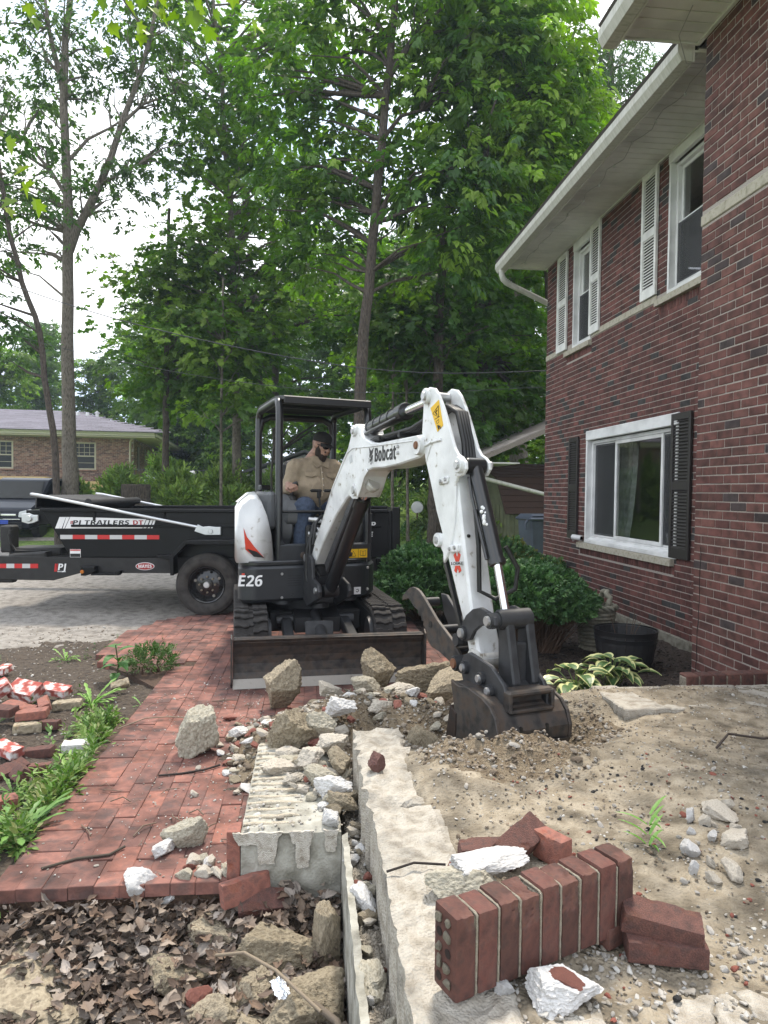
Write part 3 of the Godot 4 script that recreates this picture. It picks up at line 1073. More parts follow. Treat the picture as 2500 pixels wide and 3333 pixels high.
	scr.albedo_color.a = 0.55
	scr.transparency = BaseMaterial3D.TRANSPARENCY_ALPHA
	var cur := mt("curtain", Color(0.5, 0.56, 0.52), 0.9, {"bl": Color(0.4, 0.45, 0.42), "t": "blotch"})
	var i := 0
	for q in [[-10.49, -9.79, 3.79, 5.385], [-7.62, -6.49, 3.83, 5.4]]:
		var w := Node3D.new()
		w.name = "window"
		h.add_child(w, true)
		var b := MB.new()
		var z0: float = q[0]
		var z1: float = q[1]
		zframe(b, 3.99, 0.1, z0, z1, q[2], q[3], 0.035)
		b.box(Vector3(3.955, q[3] - 0.075, (z0 + z1) / 2), Vector3(0.05, 0.15, z1 - z0), 0.004)
		zframe(b, 4.045, 0.07, z0 + 0.036, z1 - 0.036, q[2] + 0.036, q[3] - 0.15, 0.04)
		put("casing", b, vin, w)
		var ym: float = q[2] + (q[3] - q[2]) * 0.48
		for s in 2:
			var sa := MB.new()
			var ya: float = q[2] + 0.078 if s == 0 else ym - 0.02
			var yb: float = ym + 0.02 if s == 0 else q[3] - 0.192
			var xx := 4.035 if s == 0 else 4.062
			zframe(sa, xx, 0.026, z0 + 0.078, z1 - 0.078, ya, yb, 0.038)
			var so := put("sash", sa, vin, w)
			zpane(so, "pane", xx, z0 + 0.116, z1 - 0.116, ya + 0.038, yb - 0.038, glass)
			if s == 0:
				zpane(so, "insect_screen", xx - 0.016, z0 + 0.08, z1 - 0.08, ya + 0.02, yb - 0.02, scr)
		put("curtain", curtain(4.25, z0 + (0.18 if i == 1 else 0.05), z1, q[2] + 0.05, q[3] - 0.1), cur, w)
		i += 1
	# the wide window below: sliding panes on both sides of a fixed one
	var w := Node3D.new()
	w.name = "window"
	h.add_child(w, true)
	var b := MB.new()
	zframe(b, 3.985, 0.11, -9.84, -7.28, 0.895, 2.485, 0.05)
	b.box(Vector3(3.95, 2.415, -8.56), Vector3(0.06, 0.13, 2.54), 0.006)
	b.prism([Vector2(3.925, 0.897), Vector2(4.03, 0.897), Vector2(4.03, 0.985), Vector2(3.925, 0.93)], -9.835, -7.285, "z", 0.004)
	zframe(b, 4.035, 0.07, -9.79, -7.33, 0.95, 2.345, 0.045)
	put("casing", b, vin, w)
	for q in [[-9.74, -8.99, 4.045, true], [-9.03, -7.75, 4.02, false], [-7.79, -7.375, 4.045, true]]:
		var sa := MB.new()
		zframe(sa, q[2], 0.024, q[0], q[1], 0.998, 2.298, 0.045)
		var so := put("sash", sa, vin, w)
		zpane(so, "pane", q[2], q[0] + 0.045, q[1] - 0.045, 1.043, 2.253, glass)
		if q[3]:
			zpane(so, "insect_screen", q[2] - 0.014, q[0] + 0.02, q[1] - 0.02, 1.02, 2.28, scr)
	put("curtain", curtain(4.3, -9.7, -9.0, 0.9, 2.4, -0.25), cur, w)
	put("curtain", curtain(4.3, -7.75, -7.3, 0.9, 2.4, 0.2), cur, w)
	var ledge := MB.new()
	ledge.box(Vector3(4.32, 0.96, -8.55), Vector3(0.42, 0.03, 2.5), 0.004)
	put("window_ledge", ledge, vin, w)
	# shutters
	var white := mt("shutterw", Color(0.76, 0.76, 0.73), 0.5, {"t": "dusty", "ts": 0.8})
	var black := mt("shutterb", Color(0.028, 0.024, 0.022), 0.45)
	shutter(h, 3.95, -10.92, 3.82, 5.335, 0.42, white, "white louvred shutter left of the far upper window")
	shutter(h, 3.95, -9.63, 3.84, 5.37, 0.34, white, "white louvred shutter right of the far upper window")
	shutter(h, 3.95, -8.035, 3.89, 5.43 - 0.06, 0.37, white, "white louvred shutter beside the near upper window")
	shutter(h, 3.95, -10.3, 0.92, 2.435, 0.36, black, "dark brown louvred shutter left of the wide lower window")
	shutter(h, 3.95, -7.2, 0.91, 2.47, 0.40, black, "dark brown louvred shutter right of the wide lower window")
	# eaves: gutter, fascia, soffit boards, roof
	var gut := mt("gutter", Color(0.62, 0.61, 0.57), 0.5, {"t": "streak", "ts": Vector3(0.7, 0.35, 3.0), "w": true})
	var trim := mt("trim", Color(0.62, 0.6, 0.57), 0.55, {"t": "dusty", "ts": 0.5, "w": true})
	var sof := mt("soffit", Color(0.68, 0.66, 0.63), 0.6, {"t": "dusty", "ts": 0.4, "w": true})
	var roofm := mt("shingle", Color(0.16, 0.14, 0.13), 0.95, {"t": "grain", "ts": 1.0, "b": "bumpf", "bs": 0.5})
	for q in [[3.2, 3.95, -11.78, -5.83], [2.47, 3.22, -5.76, -1.2]]:
		var x0: float = q[0]
		var za: float = q[2]
		var zb: float = q[3]
		var g := MB.new()
		g.prism([Vector2(x0 - 0.005, 5.27), Vector2(x0 - 0.005, 5.405), Vector2(x0 - 0.018, 5.405), Vector2(x0 - 0.018, 5.285), Vector2(x0 - 0.085, 5.285), Vector2(x0 - 0.118, 5.345), Vector2(x0 - 0.118, 5.405), Vector2(x0 - 0.135, 5.412), Vector2(x0 - 0.135, 5.338), Vector2(x0 - 0.098, 5.27)], za, zb, "z")
		for e in [za + 0.002, zb - 0.002]:
			g.prism([Vector2(x0 - 0.006, 5.272), Vector2(x0 - 0.006, 5.403), Vector2(x0 - 0.134, 5.41), Vector2(x0 - 0.134, 5.338), Vector2(x0 - 0.097, 5.272)], e - 0.004, e + 0.004, "z")
		put("gutter", g, gut, h)
		var f := MB.new()
		f.box(Vector3(x0 + 0.012, 5.355, (za + zb) / 2), Vector3(0.022, 0.17, zb - za - 0.01), 0.003)
		f.box(Vector3(x0 + 0.045, 5.362, (za + zb) / 2), Vector3(0.04, 0.02, zb - za - 0.012), 0.003)
		f.box(Vector3(q[1] - 0.02, 5.366, (za + zb) / 2), Vector3(0.034, 0.026, zb - za - 0.014), 0.003)
		for e in [za, zb]:
			f.box(Vector3((x0 + q[1]) / 2 + 0.02, 5.368, e + (0.012 if e == za else -0.012)), Vector3(q[1] - x0 - 0.07, 0.03, 0.02), 0.003)
		put("fascia", f, trim, h)
		var so := put("soffit", MB.new(), sof, h)
		var pn := MB.new()
		pn.box(Vector3.ZERO, Vector3(q[1] - x0 - 0.06, 0.014, 0.112), 0.004)
		var pm := pn.mesh()
		var z: float = za + 0.08
		while z < zb - 0.06:
			put("board", pm, sof, so, Transform3D(Basis(), Vector3((x0 + q[1]) / 2 + 0.025, 5.376, z)))
			z += 0.121
		var sb := MB.new()
		sb.box(Vector3((x0 + q[1]) / 2 + 0.03, 5.392, (za + zb) / 2), Vector3(q[1] - x0 - 0.05, 0.016, zb - za - 0.03))
		put("soffit_back", sb, mt("soffdark", Color(0.2, 0.2, 0.19), 0.9), so)
		var rf := MB.new()
		rf.prism([Vector2(x0 - 0.1, 5.44), Vector2(7.5, 7.0), Vector2(10.5, 5.6), Vector2(10.5, 5.72), Vector2(7.5, 7.12), Vector2(x0 - 0.13, 5.47)], za - 0.02, zb, "z")
		put("roof", rf, roofm, h)
	# downspout at the far corner
	var ds := MB.new()
	var pth := [Vector3(3.13, 5.28, -11.6), Vector3(3.13, 5.2, -11.6), Vector3(3.16, 5.13, -11.61), Vector3(3.22, 5.08, -11.63), Vector3(3.3, 5.05, -11.65), Vector3(4.1, 4.78, -11.83), Vector3(4.16, 4.74, -11.84), Vector3(4.2, 4.64, -11.84), Vector3(4.2, 0.1, -11.84)]
	ds.tube(pth, 0.048, 6)
	for k in 5:
		ds.tube([pth[2].lerp(pth[4], k / 5.0), pth[2].lerp(pth[4], k / 5.0 + 0.06)], 0.053, 6)
	put("downspout", ds, gut, h)
	# cracked line of mortar down the corner of the near wing
	var cr := MB.new()
	var pp := []
	for k in 20:
		pp.append(Vector3(3.2175, 0.12 + k * 0.055, -5.66 + 0.11 + 0.012 * noise.get_noise_1d(k * 3.0) - 0.03 * sst(14.0, 0.0, k)))
	cr.tube(pp, 0.0028, 5)
	put("wall_crack", cr, mt("crack", Color(0.01, 0.009, 0.009), 1.0), h)
	# lights strung under the eave
	var sl := thing("string_lights", "thin clear string lights sagging along the far white soffit", "lights")
	var wire := MB.new()
	var pts := []
	var bulbs := []
	for k in 34:
		var z := -11.5 + k * 0.165
		pts.append(Vector3(3.42 + 0.03 * sin(k * 1.7), 5.352 - 0.03 * absf(sin(k * 0.75)), z))
		if k % 3 == 1:
			bulbs.append(pts[k])
	pts.append(Vector3(3.35, 5.3, -5.9))
	pts.append(Vector3(3.1, 5.2, -5.75))
	pts.append(Vector3(2.95, 5.32, -5.6))
	pts.append(Vector3(2.9, 5.36, -5.3))
	wire.tube(pts, 0.004, 5)
	put("wire", wire, mt("wirem", Color(0.35, 0.34, 0.32), 0.6), sl)
	var bm := MB.new()
	bm.lathe([Vector2(0, -0.035), Vector2(0.012, -0.028), Vector2(0.014, -0.015), Vector2(0.008, 0.0), Vector2(0.008, 0.012), Vector2(0, 0.012)], 8)
	for p in bulbs:
		put("bulb", bm, mt("bulbm", Color(0.6, 0.6, 0.58), 0.2), sl, Transform3D(Basis(), p))
	# security camera on the sill
	var sc := thing("security_camera", "small white bullet camera at the left end of the stone window sill", "camera", Vector3(3.86, 0.93, -9.98), 30)
	var cb := MB.new()
	cb.cyl(Vector3(0, 0.03, -0.06), Vector3(0, 0.02, 0.1), 0.04, 16, -1, 0.006)
	put("body", cb, vin, sc)
	var cs := MB.new()
	cs.tube([Vector3(0, 0.02, -0.05), Vector3(0.03, 0.0, -0.08), Vector3(0.06, -0.03, -0.09)], 0.012, 8)
	put("bracket", cs, vin, sc)
	var cl := MB.new()
	cl.cyl(Vector3(0, 0.02, 0.1), Vector3(0, 0.0195, 0.104), 0.028, 14)
	put("lens", cl, mt("lensm", Color(0.01, 0.01, 0.012), 0.1), sc)
	# pots on the ledge behind the glass
	for q in [[-8.02, 0.09, 0.2, "white plant pot with a leafy plant behind the middle pane"], [-7.52, 0.08, 0.3, "white plant pot behind the right pane of the wide window"]]:
		var p := thing("plant_pot", q[3], "plant pot", Vector3(4.3, 0.976, q[0]), 0, "pots behind the wide window")
		var pb := MB.new()
		pb.lathe([Vector2(0, 0), Vector2(q[1] * 0.8, 0), Vector2(q[1], q[2] * 0.8), Vector2(q[1] - 0.008, q[2] * 0.8), Vector2(q[1] - 0.02, q[2] * 0.7), Vector2(0, q[2] * 0.7)], 18)
		put("pot", pb, vin, p)
		var lv := MB.new()
		for k in 16:
			var a := rr(0, TAU)
			var l := rr(0.2, 0.45)
			var d := Vector3(cos(a), 0, sin(a))
			var s := Vector3(-d.z, 0, d.x) * 0.03
			var p0 := Vector3(0, q[2] * 0.7, 0)
			var p1 := p0 + d * l * 0.4 + Vector3.UP * l * 0.8
			var p2 := p0 + d * l * 0.8 + Vector3.UP * l * 0.7
			lv.poly([p0, p1 + s, p2, p1 - s], Vector3.UP)
		put("foliage", lv, mt("indoorleaf", Color(0.04, 0.1, 0.03), 0.5, {"bl": Color(0.4, 0.6, 0.2)}), p)
	# a low building with a pale shingled roof past the far corner
	var g := thing("garage_wing", "low building with mossy shingles and white gutter behind the house corner", "building")
	var gb := MB.new()
	gb.box(Vector3(9.7, 1.2, -20.0), Vector3(4.2, 2.6, 5.0), 0.02)
	put("wall", gb, mt("sidingw", Color(0.5, 0.5, 0.45), 0.8, {"t": "dusty"}), g)
	var gr_ := MB.new()
	gr_.prism([Vector2(4.08, 2.34), Vector2(8.5, 4.3), Vector2(8.5, 4.42), Vector2(4.0, 2.42)], -23.0, -16.6, "z")
	var gro := put("roof", gr_, mt("oldroof", Color(0.34, 0.29, 0.25), 0.95, {"t": "grain", "ts": 0.8}), g)
	var shg := MB.new()
	shg.box(Vector3.ZERO, Vector3(0.19, 0.02, 0.3), 0.004)
	var sgm := shg.mesh()
	var dirv := Vector3(4.5, 1.96, 0).normalized()
	var tns := [mt("sh0", Color(0.3, 0.26, 0.23), 0.95), mt("sh1", Color(0.38, 0.33, 0.29), 0.95), mt("sh2", Color(0.25, 0.22, 0.2), 0.95)]
	for a in 10:
		for c in 18:
			put("shingle", sgm, pick(tns), gro, Transform3D(Basis(dirv, Vector3(-dirv.y, dirv.x, 0), Vector3(0, 0, 1)), Vector3(4.03, 2.435, -16.75 - c * 0.31 - (a % 2) * 0.15) + dirv * (0.08 + a * 0.17) + Vector3(0, 0.01 + 0.001 * (a % 3), 0)))
	var gg := MB.new()
	gg.prism([Vector2(3.98, 2.26), Vector2(3.98, 2.4), Vector2(3.86, 2.4), Vector2(3.86, 2.33), Vector2(3.9, 2.26)], -23.0, -16.55, "z")
	put("gutter", gg, gut, g)
	var gs2 := MB.new()
	gs2.box(Vector3(4.5, 2.3, -19.8), Vector3(1.0, 0.03, 6.4))
	put("soffit", gs2, sof, g)
	var gd := MB.new()
	gd.tube([Vector3(3.92, 2.28, -16.9), Vector3(3.92, 2.1, -16.9), Vector3(3.96, 2.02, -16.9), Vector3(4.05, 1.97, -16.9), Vector3(6.0, 1.5, -16.95), Vector3(6.05, 1.4, -16.95), Vector3(6.05, 0.1, -16.95)], 0.05, 8)
	put("downspout", gd, gut, g)

func build_far_houses() -> void:
	# ranch house across the drive
	var o := Vector3(-8.65, 1.55, -36.2)
	var h := thing("ranch_house", "single storey brown brick house with grey hip roof behind the tall tree", "house", o, 4.6)
	var tn := [Color(0.33, 0.17, 0.12), Color(0.42, 0.24, 0.17), Color(0.28, 0.14, 0.1), Color(0.38, 0.2, 0.14), Color(0.46, 0.3, 0.22), Color(0.2, 0.11, 0.09)]
	var winy := [0.92, 2.25]
	var wins := [[-6.7, -5.5], [-2.85, -1.75]]
	var op := []
	for w in wins:
		op.append(Rect2(w[0] + 12.0, winy[0], w[1] - w[0], winy[1] - winy[0]))
	# front wall faces the drive; its right end is the corner at the origin
	brick_wall(h, "front_wall", Vector3(-12.0, 0, 0), Vector3(1, 0, 0), 12.0, 2.5, op, [], tn, "ranchbrick", 0, 5)
	var so := [Rect2(1.2, 0.9, 0.8, 1.3), Rect2(3.6, 0.9, 0.6, 1.3), Rect2(4.8, 0.9, 0.6, 1.3), Rect2(7.0, 0.9, 0.8, 1.3), Rect2(9.8, 0.9, 0.7, 1.3)]
	brick_wall(h, "side_wall", Vector3(0, 0, 0), Vector3(0, 0, -1), 13.0, 2.5, so, [], tn, "ranchbrick", 0, 6)
	var beige := mt("beige", Color(0.45, 0.41, 0.3), 0.6)
	var gl := mt("darkglass", Color(0.02, 0.025, 0.025), 0.08, {"sp": 0.3})
	var cu := mt("farcurtain", Color(0.35, 0.38, 0.34), 0.9)
	for w in wins:
		var wn := Node3D.new()
		wn.name = "window"
		h.add_child(wn, true)
		var cx: float = (w[0] + w[1]) / 2
		var ww: float = w[1] - w[0]
		var f := MB.new()
		for s in [-1.0, 1.0]:
			f.box(Vector3(cx + s * (ww / 2 - 0.04), 1.585, -0.05), Vector3(0.08, 1.33, 0.08), 0.006)
		for y in [0.95, 2.22]:
			f.box(Vector3(cx, y, -0.05), Vector3(ww - 0.161, 0.07, 0.078), 0.006)
		f.box(Vector3(cx, 1.58, -0.06), Vector3(ww - 0.161, 0.06, 0.07), 0.006)
		put("frame", f, beige, wn)
		for k in [-1, 0, 1]:
			var mu := MB.new()
			mu.box(Vector3(cx + k * ww * 0.22 , 1.9, -0.07), Vector3(0.02, 0.6, 0.02))
			put("muntin", mu, beige, wn)
		for y in [1.25, 1.75, 2.0]:
			var mu := MB.new()
			mu.box(Vector3(cx, y, -0.073), Vector3(ww - 0.16, 0.02, 0.02))
			put("muntin", mu, beige, wn)
		var p := MB.new()
		p.box(Vector3(cx, 1.585, -0.1), Vector3(ww - 0.1, 1.3, 0.01))
		put("pane", p, gl, wn)
		var si := MB.new()
		si.box(Vector3(cx, 0.88, 0.02), Vector3(ww + 0.1, 0.07, 0.1), 0.008)
		put("sill", si, mt("ranchbrick1", tn[1], 0.85), wn)
	for w in so:
		var p := MB.new()
		p.box(Vector3(-0.1, 1.55, -w.position.x - w.size.x / 2), Vector3(0.02, 1.28, w.size.x))
		put("window", p, gl, h)
	var ev := MB.new()
	ev.box(Vector3(-5.7, 2.52, -6.4), Vector3(13.6, 0.06, 14.2))
	put("soffit", ev, beige, h)
	var fa := MB.new()
	fa.box(Vector3(-5.7, 2.64, 0.72), Vector3(13.6, 0.16, 0.06), 0.01)
	fa.box(Vector3(1.13, 2.64, -6.4), Vector3(0.06, 0.16, 14.16), 0.01)
	fa.box(Vector3(-5.7, 2.7, 0.79), Vector3(13.6, 0.09, 0.08), 0.02)
	put("gutter", fa, mt("gutterb", Color(0.55, 0.52, 0.42), 0.5), h)
	var dp := MB.new()
	dp.tube([Vector3(0.05, 2.6, 0.7), Vector3(0.05, 2.5, 0.5), Vector3(-0.15, 2.3, 0.07), Vector3(-0.15, 0.0, 0.07)], 0.05, 8)
	put("downspout", dp, beige, h)
	var rf := MB.new()
	var e0 := Vector3(1.2, 2.74, 0.85)
	var e1 := Vector3(-13.0, 2.74, 0.85)
	var e2 := Vector3(-13.0, 2.74, -13.6)
	var e3 := Vector3(1.2, 2.74, -13.6)
	var r0 := Vector3(-4.6, 4.35, -6.4)
	var r1 := Vector3(-9.0, 4.35, -6.4)
	rf.poly([e1, e0, r0, r1], Vector3(0, 1, 1))
	rf.poly([e0, e3, r0], Vector3(1, 1, 0))
	rf.poly([e3, e2, r1, r0], Vector3(0, 1, -1))
	rf.poly([e2, e1, r1], Vector3(-1, 1, 0))
	rf.poly([e0, e1, e2, e3], Vector3.DOWN)
	put("roof", rf, mt("ranchroof", Color(1, 1, 1), 0.95, {"t": "roof", "ts": Vector3(0.5, 1.5, 0.5), "b": "bumpf", "bs": 1.0}), h)
	# courses of shingles, far off
	var sx := []
	var sc := []
	var sl := (r0 - Vector3(-4.6, 2.74, 0.85))
	for a in 34:
		var f := a / 34.0
		var l := lerpf(1.15, -4.6, f)
		var x := -12.9 + 3.9 * f
		while x < l:
			sx.append(Transform3D(Basis(Vector3.RIGHT, Vector3(0, sl.z, -sl.y).normalized() * -1.0, -sl.normalized()), Vector3(x + 0.4, 2.76, 0.85) + Vector3(0, sl.y, sl.z) * f + Vector3(0, 0.012, 0)))
			sc.append(Color(0.125, 0.118, 0.145) * rr(0.75, 1.25))
			x += 0.82
	var sgl := MB.new()
	sgl.box(Vector3.ZERO, Vector3(0.8, 0.03, 0.26))
	multi("shingles", sgl.mesh(), mt("rsh", Color(1, 1, 1), 0.95, {"vc": true}), sx, sc, h, "stuff")
	for q in [-3.6, -3.1, -2.6]:
		var v := MB.new()
		v.cyl(Vector3(q, 3.2, -4.5), Vector3(q, 4.15, -4.5), 0.09, 10)
		if q == -2.6:
			v.cyl(Vector3(q, 4.12, -4.5), Vector3(q, 4.25, -4.5), 0.16, 10, 0.02)
		put("vent_pipe", v, mt("pipew", Color(0.75, 0.75, 0.74), 0.5), h)
	var wd := mt("pine", Color(1, 1, 1), 0.9, {"t": "wood", "ts": Vector3(0.6, 4, 0.6)})
	for q in [[-4.6, 1.9, 2.4, 0.62, "long wooden planter box on the lawn before the ranch house"], [-1.6, 1.2, 1.5, 0.45, "short wooden planter box beside the stump on the lawn"]]:
		var pl := thing("planter_box", q[4], "planter", h.transform * Vector3(q[0], -0.1, q[1]), 2, "planters before the ranch house")
		for s in [-1.0, 1.0]:
			for k in 3:
				var bb := MB.new()
				bb.box(Vector3(0, q[3] * (k + 0.5) / 3, s * 0.35), Vector3(q[2], q[3] / 3 - 0.012, 0.04), 0.006)
				put("board", bb, wd, pl)
				var bc := MB.new()
				bc.box(Vector3(s * (q[2] / 2 - 0.02), q[3] * (k + 0.5) / 3, 0), Vector3(0.04, q[3] / 3 - 0.014, 0.66), 0.006)
				put("board", bc, wd, pl)
		var so2 := MB.new()
		so2.box(Vector3(0, q[3] * 0.42, 0), Vector3(q[2] - 0.09, q[3] * 0.8, 0.64))
		put("soil", so2, mt("soil", Color(1, 1, 1)), pl)
	# white shed behind the digger's cab
	var sp := Vector3(-0.2, 0.75, -27.3)
	var sd := thing("white_shed", "low white shed with shallow grey roof glimpsed left of the canopy", "shed", sp, 0)
	var sb := MB.new()
	sb.prism([Vector2(-2.2, -0.3), Vector2(2.2, -0.3), Vector2(2.2, 1.55), Vector2(0.0, 2.2), Vector2(-2.2, 1.4)], -2.5, 0.0, "z", 0.01)
	put("wall", sb, mt("shedw", Color(0.62, 0.62, 0.6), 0.7, {"t": "dusty"}), sd)
	var sr := MB.new()
	sr.prism([Vector2(-2.5, 1.36), Vector2(0.0, 2.27), Vector2(2.5, 1.45), Vector2(2.5, 1.55), Vector2(0.0, 2.37), Vector2(-2.5, 1.46)], -2.8, 0.3, "z", 0.01)
	put("roof", sr, roof_grey(), sd)
	var dr := MB.new()
	dr.box(Vector3(0.1, 0.5, 0.01), Vector3(1.6, 1.3, 0.04), 0.01)
	put("dark_opening", dr, mt("opening_shade", Color(0.02, 0.02, 0.022), 0.7), sd)  # dark panel painting the shade of an opening in the wall
	# barn-shaped shed
	var bs := thing("garden_shed", "olive garden shed with brown gambrel shingle roof beside the rubbish bin", "shed", Vector3(5.95, 0.0, -19.5), -70)
	bs.position.y = far_y(-19.6) - 0.1
	var bb := MB.new()
	bb.prism([Vector2(-1.2, 0), Vector2(1.2, 0), Vector2(1.2, 1.05), Vector2(0.85, 1.85), Vector2(0.0, 2.25), Vector2(-0.85, 1.85), Vector2(-1.2, 1.05)], -1.3, 1.3, "z", 0.006)
	put("wall", bb, mt("olive", Color(0.12, 0.13, 0.07), 0.8, {"t": "dusty"}), bs)
	for k in 17:
		for s in [-1.0, 1.0]:
			var bt := MB.new()
			bt.box(Vector3(s * 1.208, 0.53, -1.28 + k * 0.16), Vector3(0.016, 1.04, 0.03))
			put("batten", bt, mt("olive2", Color(0.1, 0.11, 0.06), 0.8), bs)
	for k in 14:
		var bt := MB.new()
		bt.box(Vector3(-1.1 + k * 0.17, 0.6, 1.305), Vector3(0.03, 1.2, 0.014))
		put("batten", bt, mt("olive2", Color(0.1, 0.11, 0.06), 0.8), bs)
	var brown := mt("brownshingle", Color(0.095, 0.052, 0.038), 0.95, {"t": "grain", "ts": 2.0, "b": "bumpf", "bs": 0.4})
	for s in [-1.0, 1.0]:
		var prof := [Vector2(s * 1.32, 0.96), Vector2(s * 0.88, 1.9), Vector2(0.0, 2.32)]
		for e in 2:
			var p: Vector2 = prof[e]
			var q: Vector2 = prof[e + 1]
			var n := 6 if e == 0 else 5
			for k in n:
				var a := p.lerp(q, float(k) / n)
				var c := p.lerp(q, float(k + 1) / n)
				var nn: Vector2 = Vector2(-(c - a).y, (c - a).x).normalized()
				if nn.y < 0:
					nn = -nn
				var r := MB.new()
				r.prism([a + nn * 0.035, c + nn * 0.012, c - nn * 0.02, a - nn * 0.02], -1.5, 1.5, "z")
				put("shingle_course", r, brown, bs)

func roof_grey() -> StandardMaterial3D:
	return mt("greyroof", Color(0.22, 0.22, 0.22), 0.9, {"t": "grain"})

# ------------------------------------------------------------------ the excavator
var ex: Node3D
func v2(a: Array) -> Array:
	var o := []
	for i in range(0, a.size(), 2):
		o.append(Vector2(a[i], a[i + 1]))
	return o

func side(nm: String, pl: Array, x0: float, x1: float, m: Material, bev := 0.004) -> MeshInstance3D:
	var b := MB.new()
	b.prism(pl, x0, x1, "x", bev)
	return put(nm, b, m, ex)

func pin(z: float, y: float, x0: float, x1: float, r: float, m: Material, nm := "pin") -> void:
	var b := MB.new()
	b.cyl(Vector3(x0, y, z), Vector3(x1, y, z), r, 18, -1, 0.004)
	put(nm, b, m, ex)

func rounded(pts: Array, rad: float, n := 5) -> Array:
	var o := []
	for i in pts.size():
		var p: Vector2 = pts[i]
		var a: Vector2 = pts[(i + pts.size() - 1) % pts.size()]
		var c: Vector2 = pts[(i + 1) % pts.size()]
		var r := minf(rad, minf(p.distance_to(a), p.distance_to(c)) * 0.45)
		var s := p + (a - p).normalized() * r
		var e := p + (c - p).normalized() * r
		for k in n + 1:
			var t := float(k) / n
			o.append(s.lerp(p, t).lerp(p.lerp(e, t), t))
	return o

